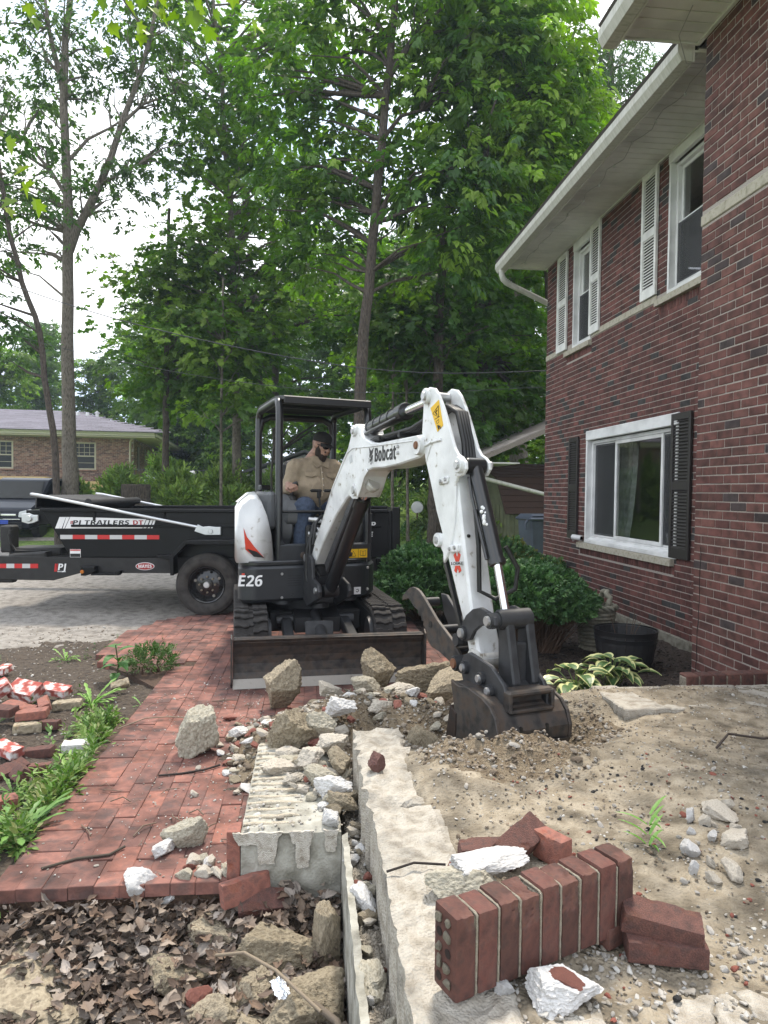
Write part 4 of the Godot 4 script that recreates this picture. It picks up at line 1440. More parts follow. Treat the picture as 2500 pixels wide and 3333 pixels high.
func build_excavator() -> void:
	ex = thing("excavator", "white and black mini excavator digging beside the brick path", "excavator", Vector3(-0.02, 0, -7.25), 18)
	var white := mt("exwhite", Color(0.76, 0.77, 0.77), 0.36, {"t": "dusty", "ts": 0.8, "cc": 0.25, "d": "scuff", "ds": 1.7})
	var whited := mt("exwhited", Color(0.68, 0.67, 0.63), 0.4, {"t": "scuff", "ts": 2.6, "d": "smear", "ds": 2.0})
	var black := mt("exblack", Color(0.016, 0.017, 0.019), 0.3, {"t": "dusty", "ts": 0.7, "cc": 0.3})
	var body := mt("exbody", Color(0.03, 0.032, 0.036), 0.36, {"t": "dusty", "ts": 0.9, "b": "bumpf", "bs": 0.02})
	var steel := mt("exsteel", Color(0.75, 0.75, 0.75), 0.55, {"t": "rust", "ts": 1.6, "b": "bumpf", "bs": 0.08, "m": 0.3, "d": "smear", "ds": 1.3})
	var dsteel := mt("exdsteel", Color(0.05, 0.051, 0.055), 0.5, {"t": "blotch", "ts": 1.5, "b": "bumpf", "bs": 0.05, "m": 0.2})
	var chrome := mt("chrome", Color(0.7, 0.7, 0.7), 0.12, {"m": 1.0})
	var zinc := mt("zinc", Color(0.5, 0.5, 0.5), 0.4, {"m": 0.8})
	var rubber := mt("rubber", Color(0.055, 0.05, 0.047), 0.9, {"t": "blotch", "ts": 2.0, "b": "bumpf", "bs": 0.2, "d": "dusty", "ds": 1.0})
	var grey := mt("greyplastic", Color(0.11, 0.115, 0.12), 0.55)
	var yellow := mt("yellow", Color(0.75, 0.45, 0.01), 0.5)
	var red := mt("decalred", Color(0.6, 0.05, 0.02), 0.4)
	var ink := mt("ink", Color(0.01, 0.01, 0.01), 0.5)
	var sticker := mt("sticker", Color(0.75, 0.75, 0.75), 0.5)
	var hose := mt("hose", Color(0.012, 0.012, 0.012), 0.5)

	# undercarriage, turned a little against the cab
	var uy := Transform3D(Basis(Vector3.UP, deg_to_rad(-12)), Vector3(0.0, 0, -0.06))
	for s in [-1.0, 1.0]:
		var cx: float = 0.06 + s * 0.625
		var tr := Node3D.new()
		tr.name = "track"
		ex.add_child(tr, true)
		tr.transform = uy
		var prof := []
		for k in 13:
			var a := PI / 2 - PI * k / 12.0
			prof.append(Vector2(0.78 + 0.24 * cos(a), 0.265 + 0.235 * sin(a)))
		for k in 13:
			var a := -PI / 2 - PI * k / 12.0
			prof.append(Vector2(-0.78 + 0.25 * cos(a), 0.275 + 0.245 * sin(a)))
		var b := MB.new()
		b.prism(prof, cx - 0.15, cx + 0.15, "x", 0.012)
		put("belt", b, rubber, tr)
		var inner := []
		for p in prof:
			inner.append(Vector2(p.x * 0.92, 0.27 + (p.y - 0.27) * 0.8))
		var ib := MB.new()
		ib.prism(inner, cx - s * 0.15, cx - s * 0.157, "x")
		put("track_recess_panel", ib, mt("recess_shade", Color(0.012, 0.011, 0.01), 0.9), tr)  # dark panel on the solid belt, painting the shade of its inner recess
		for z in [-0.5, -0.2, 0.1, 0.4]:
			var rl := MB.new()
			rl.cyl(Vector3(cx - s * 0.13, 0.12, z), Vector3(cx - s * 0.18, 0.12, z), 0.07, 14, -1, 0.01)
			put("roller", rl, dsteel, tr)
		var idl := MB.new()
		idl.cyl(Vector3(cx - s * 0.13, 0.265, 0.78), Vector3(cx - s * 0.18, 0.265, 0.78), 0.17, 20, -1, 0.02)
		put("idler", idl, dsteel, tr)
		# lugs round the belt: two staggered chevron halves and a middle row of links
		var lug := MB.new()
		lug.prism([Vector2(-0.145, -0.02), Vector2(-0.1, -0.028), Vector2(-0.06, -0.006), Vector2(-0.018, -0.012), Vector2(-0.018, 0.03), Vector2(-0.06, 0.036), Vector2(-0.1, 0.016), Vector2(-0.145, 0.024)], 0.0, 0.028, "y", 0.006)
		var lm := lug.mesh()
		var lug2 := MB.new()
		lug2.prism([Vector2(0.145, -0.02), Vector2(0.1, -0.028), Vector2(0.06, -0.006), Vector2(0.018, -0.012), Vector2(0.018, 0.03), Vector2(0.06, 0.036), Vector2(0.1, 0.016), Vector2(0.145, 0.024)], 0.0, 0.028, "y", 0.006)
		var lm2 := lug2.mesh()
		var lk := MB.new()
		lk.box(Vector3(0, 0.004, 0), Vector3(0.045, 0.022, 0.03), 0.004)
		var lkm := lk.mesh()
		var per := 2.0 * 1.56 + TAU * 0.24
		var n := 52
		for k in n:
			var d := per * k / n
			for w in 3:
				var dd: float = fmod(d + [0.0, per / n * 0.5, 0.0][w], per)
				var pos: Vector2
				var nn: Vector2
				if dd < 1.56:
					pos = Vector2(-0.78 + dd, 0.51)
					nn = Vector2(0, 1)
				elif dd < 1.56 + PI * 0.24:
					var a := PI / 2 - (dd - 1.56) / 0.24
					nn = Vector2(cos(a), sin(a))
					pos = Vector2(0.78, 0.265) + nn * 0.238
				elif dd < 3.12 + PI * 0.24:
					pos = Vector2(0.78 - (dd - 1.56 - PI * 0.24), 0.03)
					nn = Vector2(0, -1)
				else:
					var a := -PI / 2 - (dd - 3.12 - PI * 0.24) / 0.24
					nn = Vector2(cos(a), sin(a))
					pos = Vector2(-0.78, 0.27) + nn * 0.243
				if w < 2 and k % 1 == 0:
					put("tread_lug", [lm, lm2][w], rubber, tr, Transform3D(Basis(Vector3.RIGHT, Vector3(0, nn.y, nn.x), Vector3(0, -nn.x, nn.y)), Vector3(cx, pos.y, pos.x)))
				elif w == 2:
					put("track_link", lkm, rubber, tr, Transform3D(Basis(Vector3.RIGHT, Vector3(0, nn.y, nn.x), Vector3(0, -nn.x, nn.y)), Vector3(cx, pos.y, pos.x)))
	var uc := MB.new()
	uc.xf = uy
	uc.box(Vector3(0.06, 0.34, -0.02), Vector3(0.9, 0.2, 0.9), 0.02)
	uc.cyl(Vector3(0.0, 0.4, 0), Vector3(0.0, 0.56, 0), 0.42, 24)
	uc.prism(v2([0.2, 0.3, 0.2, 0.5, 0.62, 0.4, 0.62, 0.26]), -0.16, 0.28, "x", 0.01)
	put("undercarriage", uc, mt("ucdark", Color(0.015, 0.015, 0.016), 0.6), ex)
	# blade
	var bl := MB.new()
	bl.xf = uy
	bl.prism(v2([1.50, 0.405, 1.54, 0.40, 1.515, 0.37, 1.485, 0.33, 1.46, 0.25, 1.455, 0.19, 1.465, 0.12, 1.495, 0.055, 1.50, 0.05, 1.46, 0.05, 1.43, 0.12, 1.42, 0.2, 1.43, 0.27, 1.45, 0.35]), -0.72, 0.85, "x", 0.004)
	bl.box(Vector3(0.065, 0.388, 1.49), Vector3(1.562, 0.05, 0.06), 0.008)
	put("blade", bl, steel, ex)
	var ce := MB.new()
	ce.xf = uy
	ce.prism(v2([1.497, 0.075, 1.53, 0.003, 1.505, 0.0, 1.472, 0.07]), -0.722, 0.852, "x", 0.003)
	put("cutting_edge", ce, mt("worn", Color(0.32, 0.3, 0.27), 0.5, {"t": "scuff", "ts": 2.0, "m": 0.4}), ex)
	for x in [-0.732, 0.862]:
		var sp := MB.new()
		sp.xf = uy
		sp.prism(v2([1.42, 0.05, 1.5, 0.01, 1.55, 0.06, 1.545, 0.41, 1.5, 0.44, 1.44, 0.36]), x - 0.008, x + 0.008, "x", 0.003)
		put("blade_end_plate", sp, steel, ex)
	for x in [-0.24, 0.34]:
		var ba := MB.new()
		ba.xf = uy
		ba.bar(Vector3(x * 0.95, 0.36, 0.45), Vector3(x, 0.2, 1.44), 0.09, 0.1, 0.01)
		ba.cyl(Vector3(x - 0.08, 0.36, 0.5), Vector3(x + 0.08, 0.36, 0.5), 0.06, 14, -1, 0.01)
		put("blade_arm", ba, dsteel, ex)
	var bc := MB.new()
	bc.xf = uy
	bc.cyl(Vector3(0.05, 0.42, 0.5), Vector3(0.05, 0.26, 1.4), 0.05, 14, -1, 0.01)
	put("blade_cylinder", bc, dsteel, ex)
	var gd := MB.new()
	gd.xf = uy * Transform3D(Basis.from_euler(Vector3(-0.25, 0, 0)), Vector3(0.04, 0.28, 0.93))
	gd.prism(v2([-0.13, 0.13, -0.11, 0.145, 0.11, 0.145, 0.13, 0.13, 0.12, -0.1, 0.14, -0.13, -0.1, -0.13, -0.12, -0.1]), 0.0, 0.02, "z", 0.004)
	gd.cyl(Vector3(0, 0.07, 0.02), Vector3(0, 0.07, 0.035), 0.014, 8)
	gd.cyl(Vector3(0, -0.07, 0.02), Vector3(0, -0.07, 0.035), 0.014, 8)
	put("cylinder_guard", gd, dsteel, ex)
	# house: dark skirt, white engine cover, cab floor
	var out := rounded(v2([-0.70, 0.0, -0.80, 0.43, -0.70, 0.53, 0.46, 0.52, 0.67, 0.2, 0.66, -0.5, 0.4, -0.86, -0.3, -0.86, -0.56, -0.6]), 0.16, 6)
	var sk := MB.new()
	sk.prism(out, 0.56, 0.9, "y", 0.03)
	put("skirt", sk, body, ex)
	var lip := MB.new()
	var lo := []
	for p in out:
		lo.append(Vector2(-0.07 + (p.x + 0.07) * 0.97, p.y * 0.97))
	lip.prism(lo, 0.895, 0.94, "y", 0.01)
	put("skirt_top", lip, black, ex)
	for s in [-1, 1]:
		var fl := MB.new()
		fl.cyl(Vector3(-0.05 + s * 0.33, 0.53, 0.42), Vector3(-0.05 + s * 0.33, 0.57, 0.42), 0.09, 16, -1, 0.01)
		put("tie_down", fl, dsteel, ex)
	var wc := MB.new()
	var wp := v2([-0.83, 0.93, -0.83, 1.42, -0.79, 1.5, -0.71, 1.565, -0.64, 1.57, -0.585, 1.49, -0.53, 1.36, -0.485, 1.18, -0.46, 0.93])
	# the cover bulges towards the back: cross sections that shift with z
	var zs := [0.46, 0.5, 0.44, 0.25, -0.1, -0.5, -0.72, -0.78]
	var sc := [0.0, 0.86, 0.95, 1.0, 1.02, 0.98, 0.85, 0.0]
	var rings := []
	for i in zs.size():
		var r := []
		for p in wp:
			var c := Vector2(-0.64, 1.2)
			var q: Vector2 = c + (p - c) * float(sc[i])
			if p.y < 0.95:
				q.y = 0.93
			q.x += (0.46 - zs[i]) * 0.21
			r.append(Vector3(q.x, q.y, zs[i]))
		rings.append(r)
	for i in zs.size() - 1:
		for j in wp.size():
			var l := (j + 1) % wp.size()
			var nj := Vector3(rings[3][j].x + 0.64, rings[3][j].y - 1.2, 0).normalized()
			var nl := Vector3(rings[3][l].x + 0.64, rings[3][l].y - 1.2, 0).normalized()
			var za := Vector3(0, 0, 1.2 if i == 0 else (0.7 if i == 1 else (-0.8 if i > 4 else 0.15)))
			wc.trin(rings[i][j], rings[i][l], rings[i + 1][l], nj * (0.05 if i == 0 else 1.0) + za, nl * (0.05 if i == 0 else 1.0) + za, nl + za * 0.5)
			wc.trin(rings[i][j], rings[i + 1][l], rings[i + 1][j], nj * (0.05 if i == 0 else 1.0) + za, nl + za * 0.5, nj + za * 0.5)
	var cover := put("engine_cover", wc, white, ex)
	var sw := MB.new()
	sw.prism(v2([-0.765, 1.25, -0.735, 1.17, -0.66, 1.07, -0.572, 0.972, -0.67, 0.99, -0.745, 1.05]), 0.497, 0.503, "z")
	put("red_swoosh", sw, red, cover)
	var sw2 := MB.new()
	sw2.prism(v2([-0.735, 1.06, -0.64, 1.03, -0.572, 0.972, -0.67, 0.985]), 0.503, 0.506, "z")
	put("dark_swoosh", sw2, ink, cover)
	var lb := MB.new()
	lb.obox(Vector3(-0.735, 1.525, 0.3), Basis.from_euler(Vector3(0, 0, 0.7)), Vector3(0.13, 0.004, 0.1))
	put("label_plate", lb, sticker, cover)
	# number on the skirt corner
	var num := MB.new()
	var nt := Transform3D(Basis(Vector3.UP, deg_to_rad(-22)), Vector3(-0.705, 0.765, 0.512))
	letters("E26", 0.1, num, nt * Transform3D(Basis(), Vector3(0.0, 0, 0.006)), true, 1.0, 0.12, 0.004)
	num.xf = Transform3D()
	put("number_decal", num, sticker, ex)
	var nr := MB.new()
	nr.xf = nt
	nr.box(Vector3(-0.062, 0.062, 0.006), Vector3(0.026, 0.016, 0.004))
	put("red_decal", nr, red, ex)
	for k in 5:
		var vt := MB.new()
		vt.box(Vector3(-0.29, 0.8 - k * 0.022, 0.523), Vector3(0.13, 0.008, 0.01), 0.002)
		put("vent_slot", vt, ink, ex)
	for q in [[-0.305, 0.607], [0.345, 0.61]]:
		var sq := MB.new()
		sq.box(Vector3(q[0], q[1] + 0.02, 0.523), Vector3(0.07, 0.07, 0.004))
		var so := put("lift_sticker", sq, sticker, ex)
		var gl := MB.new()
		gl.tube([Vector3(q[0] - 0.012, q[1] + 0.03, 0.526), Vector3(q[0] + 0.006, q[1] + 0.035, 0.526), Vector3(q[0] + 0.012, q[1] + 0.015, 0.526), Vector3(q[0] - 0.004, q[1] + 0.005, 0.526), Vector3(q[0] - 0.014, q[1] + 0.015, 0.526)], 0.004, 4)
		put("hook_print", gl, ink, so)
	for q in [[-0.41, 0.82], [-0.41, 0.6], [0.45, 0.85], [0.45, 0.64]]:
		var bo := MB.new()
		bo.cyl(Vector3(q[0], q[1], 0.515), Vector3(q[0], q[1], 0.53), 0.014, 10, -1, 0.003)
		put("bolt", bo, zinc, ex)
	# cab floor and canopy
	var ff := MB.new()
	ff.box(Vector3(0.04, 1.0, 0.43), Vector3(0.96, 0.18, 0.05), 0.015)
	ff.box(Vector3(0.04, 0.925, 0.0), Vector3(0.96, 0.04, 0.9), 0.01)
	ff.prism(v2([-0.44, 1.085, -0.44, 1.38, -0.41, 1.38, -0.40, 1.14, -0.36, 1.085]), 0.41, 0.45, "z", 0.004)
	ff.prism(v2([0.52, 1.085, 0.52, 1.38, 0.49, 1.38, 0.48, 1.14, 0.44, 1.085]), 0.41, 0.45, "z", 0.004)
	put("floor_panel", ff, body, ex)
	var ys := MB.new()
	ys.box(Vector3(0.375, 0.987, 0.459), Vector3(0.19, 0.085, 0.006))
	var yo := put("warning_sticker", ys, yellow, ex)
	var yi := MB.new()
	for q in [[0.28, 0.47], [0.375, 0.47]]:
		pass
	yi.box(Vector3(0.375, 0.987, 0.463), Vector3(0.003, 0.085, 0.002))
	yi.tube([Vector3(0.3, 0.96, 0.463), Vector3(0.325, 1.01, 0.463), Vector3(0.35, 0.96, 0.463), Vector3(0.3, 0.96, 0.463)], 0.003, 4)
	for s in [-1.0, 1.0]:
		yi.tube([Vector3(0.425, 0.96, 0.463), Vector3(0.425 + s * 0.03, 0.967, 0.463), Vector3(0.425 + s * 0.03, 1.013, 0.463), Vector3(0.425, 1.005, 0.463), Vector3(0.425, 0.96, 0.463)], 0.0025, 4)
	put("warning_print", yi, ink, yo)
	var cab := [[-0.415, 0.42, -0.40, -0.42], [0.48, 0.42, 0.42, -0.42]]
	for c in cab:
		var po := MB.new()
		po.tube([Vector3(c[0], 0.9, c[1]), Vector3(c[0], 2.3, c[1]), Vector3(c[0], 2.38, c[1] - 0.01), Vector3(c[0], 2.43, c[1] - 0.05), Vector3(c[0] * 0.99, 2.44, c[1] - 0.12), Vector3(c[2], 2.41, c[3] + 0.12), Vector3(c[2], 2.39, c[3] + 0.04), Vector3(c[2], 2.33, c[3]), Vector3(c[2], 1.3, c[3])], 0.036, 12)
		put("post", po, black, ex)
	var cr := MB.new()
	cr.tube([Vector3(-0.4, 2.2, -0.42), Vector3(-0.37, 2.31, -0.42), Vector3(-0.28, 2.36, -0.42), Vector3(0.3, 2.36, -0.42), Vector3(0.39, 2.31, -0.42), Vector3(0.42, 2.2, -0.42)], 0.036, 10)
	put("rear_hoop", cr, black, ex)
	var rf := MB.new()
	rf.prism(v2([0.52, 2.40, 0.53, 2.405, 0.53, 2.462, 0.5, 2.475, 0.2, 2.5, -0.4, 2.47, -0.5, 2.44, -0.49, 2.41, -0.4, 2.43, 0.2, 2.455, 0.5, 2.44]), -0.40, 0.47, "x", 0.003)
	put("canopy_roof", rf, mt("canopym", Color(0.014, 0.014, 0.015), 0.55), ex)
	var rb := MB.new()
	rb.box(Vector3(0.04, 2.43, -0.05), Vector3(0.7, 0.02, 0.07), 0.005)
	rb.box(Vector3(0.04, 2.435, 0.25), Vector3(0.8, 0.015, 0.05), 0.005)
	put("roof_rib", rb, body, ex)
	var ra := MB.new()
	ra.tube([Vector3(-0.41, 1.395, 0.42), Vector3(0.48, 1.395, 0.42)], 0.014, 8)
	put("front_rail", ra, black, ex)
	# seat, consoles, levers
	var st := MB.new()
	st.box(Vector3(0.08, 1.28, -0.08), Vector3(0.5, 0.12, 0.48), 0.05)
	st.obox(Vector3(0.08, 1.6, -0.34), Basis.from_euler(Vector3(-0.15, 0, 0)), Vector3(0.48, 0.62, 0.12), 0.05)
	st.box(Vector3(0.08, 1.08, -0.12), Vector3(0.42, 0.3, 0.5), 0.02)
	put("seat", st, mt("seatblack", Color(0.02, 0.02, 0.022), 0.7), ex)
	var con := MB.new()
	con.prism(rounded(v2([0.33, 1.17, 0.33, 1.4, 0.22, 1.55, -0.2, 1.57, -0.45, 1.5, -0.45, 0.95, 0.1, 0.95]), 0.08), -0.37, -0.24, "x", 0.02)
	con.prism(rounded(v2([0.36, 1.27, 0.37, 1.42, 0.25, 1.51, -0.05, 1.52, -0.1, 1.24]), 0.06), -0.34, -0.17, "x", 0.03)
	con.box(Vector3(-0.44, 1.4, 0.0), Vector3(0.09, 0.36, 0.6), 0.03)
	put("console", con, grey, ex)
	var con2 := MB.new()
	con2.prism(rounded(v2([0.33, 1.17, 0.33, 1.4, 0.22, 1.55, -0.2, 1.57, -0.45, 1.5, -0.45, 0.95, 0.1, 0.95]), 0.08), 0.36, 0.48, "x", 0.02)
	put("console", con2, grey, ex)
	for s in [-1.0, 1.0]:
		var jx := -0.225 if s < 0 else 0.40
		var jo := MB.new()
		jo.lathe([Vector2(0.0, 0.0), Vector2(0.055, 0.0), Vector2(0.045, 0.03), Vector2(0.018, 0.06), Vector2(0.016, 0.1), Vector2(0.0, 0.1)], 14, Vector3(jx, 1.5, 0.2))
		jo.tube([Vector3(jx, 1.58, 0.2), Vector3(jx + 0.0, 1.62, 0.205), Vector3(jx + 0.02, 1.65, 0.215), Vector3(jx + 0.05, 1.665, 0.23)], [0.018, 0.024, 0.026, 0.024], 10)
		put("joystick", jo, ink, ex)
	for x in [0.03, 0.17]:
		var lv := MB.new()
		lv.tube([Vector3(x, 0.95, 0.3), Vector3(x + 0.01, 1.3, 0.33), Vector3(x - 0.01, 1.56, 0.3)], 0.01, 8)
		lv.box(Vector3(x - 0.01, 1.56, 0.3), Vector3(0.04, 0.08, 0.03), 0.01)
		lv.box(Vector3(x - 0.04, 1.595, 0.3), Vector3(0.12, 0.03, 0.035), 0.012)
		put("travel_lever", lv, ink, ex)
	# swing bracket
	for x in [-0.2, 0.08]:
		side("swing_bracket", v2([0.5, 0.98, 0.56, 1.03, 0.64, 1.02, 0.75, 0.97, 0.78, 0.8, 0.93, 0.76, 0.97, 0.7, 0.95, 0.64, 0.62, 0.52, 0.5, 0.58, 0.48, 0.8]), x, x + 0.035, dsteel, 0.008)
	var sb := MB.new()
	sb.box(Vector3(-0.055, 0.68, 0.58), Vector3(0.24, 0.28, 0.16), 0.02)
	sb.cyl(Vector3(-0.055, 0.5, 0.56), Vector3(-0.055, 0.9, 0.56), 0.09, 18)
	put("swing_post", sb, dsteel, ex)
	pin(0.58, 0.97, -0.215, -0.17, 0.035, zinc)
	pin(0.88, 0.7, -0.215, -0.17, 0.03, zinc)
	# boom
	var bp := v2([0.58, 0.97, 0.60, 0.92, 0.71, 0.92, 0.89, 1.10, 1.23, 1.37, 1.50, 1.53, 1.62, 1.575, 1.66, 1.55, 1.74, 1.55, 1.81, 1.62, 1.87, 1.71, 1.94, 1.75, 2.03, 1.765, 2.26, 1.765, 2.48, 1.78, 2.80, 1.815, 2.87, 1.84, 2.91, 1.90, 2.88, 1.955, 2.83, 1.965, 2.15, 1.95, 2.01, 1.96, 1.88, 2.00, 1.81, 2.04, 1.77, 2.09, 1.73, 2.12, 1.67, 2.125, 1.62, 2.09, 1.57, 2.01, 1.53, 1.95, 1.38, 1.83, 1.14, 1.62, 0.88, 1.31])
	var boom := side("boom", bp, -0.155, 0.045, white, 0.01)
	for x in [-0.155, 0.045]:
		var wl := MB.new()
		var e: float = x + signf(x) * 0.001
		wl.tube([Vector3(e, 1.1, 0.71), Vector3(e, 1.3, 0.9), Vector3(e, 1.6, 1.16), Vector3(e, 1.8, 1.4), Vector3(e, 1.9, 1.52), Vector3(e, 1.935, 1.64), Vector3(e, 1.93, 2.0), Vector3(e, 1.93, 2.75)], 0.005, 6)
		put("weld_seam", wl, white, boom)
	var ug := MB.new()
	ug.prism(v2([1.545, 1.585, 1.6, 1.56, 1.66, 1.535, 1.76, 1.535, 1.84, 1.62, 1.9, 1.7, 1.97, 1.745, 1.93, 1.77, 1.84, 1.73, 1.76, 1.66, 1.65, 1.63]), -0.166, -0.155, "x", 0.003)
	put("cylinder_lug_plate", ug, white, boom)
	pin(1.705, 1.605, -0.185, 0.06, 0.032, zinc)
	pin(1.705, 1.605, -0.176, -0.15, 0.05, white, "pin_boss")
	pin(1.68, 2.07, -0.185, 0.06, 0.026, zinc)
	pin(1.68, 2.07, -0.175, -0.15, 0.045, white, "pin_boss")
	pin(2.82, 1.895, -0.195, 0.07, 0.026, mt("rustpin", Color(0.18, 0.08, 0.04), 0.7))
	pin(2.82, 1.895, -0.185, -0.15, 0.062, white, "pin_boss")
	# work lamp under the boom bend
	var wlm := MB.new()
	wlm.lathe([Vector2(0, 0), Vector2(0.055, 0), Vector2(0.06, 0.02), Vector2(0.05, 0.06), Vector2(0, 0.07)], 18)
	put("work_lamp", wlm, mt("lampglass", Color(0.5, 0.5, 0.46), 0.2), ex, Transform3D(Basis.from_euler(Vector3(-2.2, 0.4, 0)), Vector3(-0.06, 1.66, 1.86)))
	# lettering and emblem on the boom
	var tx := MB.new()
	letters("Bobcat", 0.1, tx, Transform3D(Basis(Vector3(0, 0.02, 1), Vector3(0, 1, 0), Vector3(-1, 0, 0)), Vector3(-0.157, 1.865, 2.265)), true, 0.82, 0.0, 0.003)
	put("name_lettering", tx, ink, boom)
	var em := MB.new()
	for pl in [v2([1.975, 1.925, 1.985, 1.885, 1.99, 1.86, 2.0, 1.85, 2.012, 1.865, 2.03, 1.87, 2.045, 1.885, 2.06, 1.92, 2.045, 1.91, 2.03, 1.9, 2.012, 1.898, 1.995, 1.91]), v2([1.982, 1.872, 1.998, 1.858, 1.995, 1.845, 1.985, 1.85]), v2([2.005, 1.845, 2.03, 1.868, 2.048, 1.862, 2.04, 1.84, 2.03, 1.828]), v2([1.995, 1.835, 2.012, 1.842, 2.02, 1.825, 2.01, 1.815, 2.0, 1.82]), v2([2.008, 1.808, 2.02, 1.812, 2.018, 1.795, 2.01, 1.795])]:
		em.prism(pl, -0.1555, -0.1575, "x")
	for k in 4:
		em.tube([Vector3(-0.157, 1.838 - k * 0.006, 1.992), Vector3(-0.157, 1.842 - k * 0.011, 1.965)], 0.0012, 4)
		em.tube([Vector3(-0.157, 1.832 - k * 0.006, 2.025), Vector3(-0.157, 1.836 - k * 0.011, 2.055)], 0.0012, 4)
	put("emblem", em, ink, boom)
	var bs := MB.new()
	bs.obox(Vector3(-0.1565, 1.85, 1.6), Basis.from_euler(Vector3(-0.3, 0, 0)), Vector3(0.003, 0.055, 0.055))
	put("small_sticker", bs, mt("stickergrey", Color(0.5, 0.52, 0.53), 0.5), boom)
	for q in [[2.49, 1.905], [2.49, 1.86]]:
		pin(q[0], q[1], -0.17, -0.15, 0.012, zinc, "bolt")
	# boom cylinder below, arm cylinder above
	var bcyl := MB.new()
	bcyl.cyl(Vector3(-0.055, 0.7, 0.86), Vector3(-0.055, 1.5, 1.57), 0.058, 18, -1, 0.008)
	bcyl.cyl(Vector3(-0.055, 1.47, 1.545), Vector3(-0.055, 1.54, 1.605), 0.068, 18, -1, 0.006)
	bcyl.cyl(Vector3(-0.125, 0.69, 0.86), Vector3(0.015, 0.69, 0.86), 0.06, 16, -1, 0.008)
	put("boom_cylinder", bcyl, black, ex)
	var brod := MB.new()
	brod.cyl(Vector3(-0.055, 1.5, 1.57), Vector3(-0.055, 1.6, 1.7), 0.035, 14)
	put("piston_rod", brod, chrome, ex)
	var bsh := MB.new()
	bsh.prism(v2([0.95, 0.86, 1.55, 1.46, 1.68, 1.60, 1.62, 1.60, 1.48, 1.5, 0.9, 0.95]), -0.13, 0.02, "x", 0.01)
	put("cylinder_guard_plate", bsh, dsteel, ex)
	var acyl := MB.new()
	acyl.cyl(Vector3(-0.055, 2.075, 1.68), Vector3(-0.055, 2.158, 2.36), 0.056, 18, -1, 0.008)
	acyl.cyl(Vector3(-0.055, 2.152, 2.32), Vector3(-0.055, 2.16, 2.4), 0.064, 18, -1, 0.006)
	acyl.tube([Vector3(-0.12, 2.03, 1.78), Vector3(-0.125, 2.06, 2.0), Vector3(-0.12, 2.1, 2.3), Vector3(-0.07, 2.13, 2.36)], 0.016, 8)
	for k in 5:
		acyl.cyl(Vector3(-0.055, 2.09 + k * 0.016, 1.78 + k * 0.13), Vector3(-0.055, 2.092 + k * 0.016, 1.8 + k * 0.13), 0.06, 18)
	put("arm_cylinder", acyl, black, ex)
	var arod := MB.new()
	arod.cyl(Vector3(-0.055, 2.155, 2.38), Vector3(-0.055, 2.2, 2.87), 0.034, 16)
	put("piston_rod", arod, chrome, ex)
	var hs := MB.new()
	for k in 4:
		var hx := -0.11 + k * 0.037
		hs.tube([Vector3(hx, 1.98, 1.9), Vector3(hx, 2.0, 2.2), Vector3(hx, 2.02, 2.6), Vector3(hx * 0.6, 2.1, 2.85), Vector3(hx * 0.5, 2.13, 3.0), Vector3(hx * 0.5, 2.08, 3.12), Vector3(hx * 0.5, 1.9, 3.2), Vector3(hx * 0.6, 1.75, 3.24)], 0.017, 8)
	for q in [2.1, 2.45]:
		hs.box(Vector3(-0.055, 1.99, q), Vector3(0.17, 0.04, 0.03), 0.005)
	put("hose_bundle", hs, hose, ex)
	var hs2 := MB.new()
	hs2.tube([Vector3(-0.1, 1.3, 0.52), Vector3(-0.16, 1.2, 0.62), Vector3(-0.2, 1.05, 0.62), Vector3(-0.2, 0.8, 0.6), Vector3(-0.16, 0.62, 0.68)], 0.016, 8)
	hs2.tube([Vector3(-0.05, 1.2, 0.5), Vector3(-0.12, 1.25, 0.6), Vector3(-0.18, 1.15, 0.66), Vector3(-0.19, 0.95, 0.66), Vector3(-0.1, 0.8, 0.72)], 0.014, 8)
	hs2.tube([Vector3(0.0, 1.3, 0.5), Vector3(-0.06, 1.36, 0.62), Vector3(-0.15, 1.3, 0.72), Vector3(-0.17, 1.1, 0.7)], 0.014, 8)
	hs2.box(Vector3(-0.02, 1.12, 0.48), Vector3(0.3, 0.3, 0.06), 0.02)
	put("hose_bundle", hs2, hose, ex)
	for q in [[-0.12, 1.325, 0.5], [-0.1, 1.23, 0.52], [-0.14, 1.19, 0.55]]:
		var fi := MB.new()
		fi.cyl(Vector3(q[0] - 0.03, q[1], q[2]), Vector3(q[0] + 0.12, q[1] - 0.02, q[2] + 0.04), 0.024, 8, -1, 0.004)
		fi.cyl(Vector3(q[0] + 0.02, q[1] - 0.005, q[2] + 0.01), Vector3(q[0] + 0.06, q[1] - 0.012, q[2] + 0.025), 0.031, 6)
		put("hose_fitting", fi, zinc, ex)
	# arm
	var plate := v2([2.85, 2.19, 2.87, 2.24, 2.92, 2.255, 2.99, 2.24, 3.04, 2.20, 3.10, 2.12, 3.15, 2.04, 3.20, 1.95, 3.25, 1.86, 3.29, 1.82, 3.34, 1.80, 3.38, 1.77, 3.385, 1.73, 3.35, 1.695, 3.29, 1.685, 3.27, 1.65, 3.275, 1.55, 3.265, 1.42, 3.235, 1.31, 3.18, 1.21, 3.14, 1.17, 3.13, 1.23, 3.10, 1.26, 3.06, 1.27, 3.035, 1.30, 3.05, 1.335, 3.08, 1.345, 3.12, 1.345, 3.04, 1.48, 2.96, 1.65, 2.90, 1.77, 2.86, 1.86, 2.83, 1.98, 2.84, 2.07])
	side("arm_plate", plate, -0.15, -0.128, white, 0.005)
	side("arm_plate", plate, 0.008, 0.03, white, 0.005)
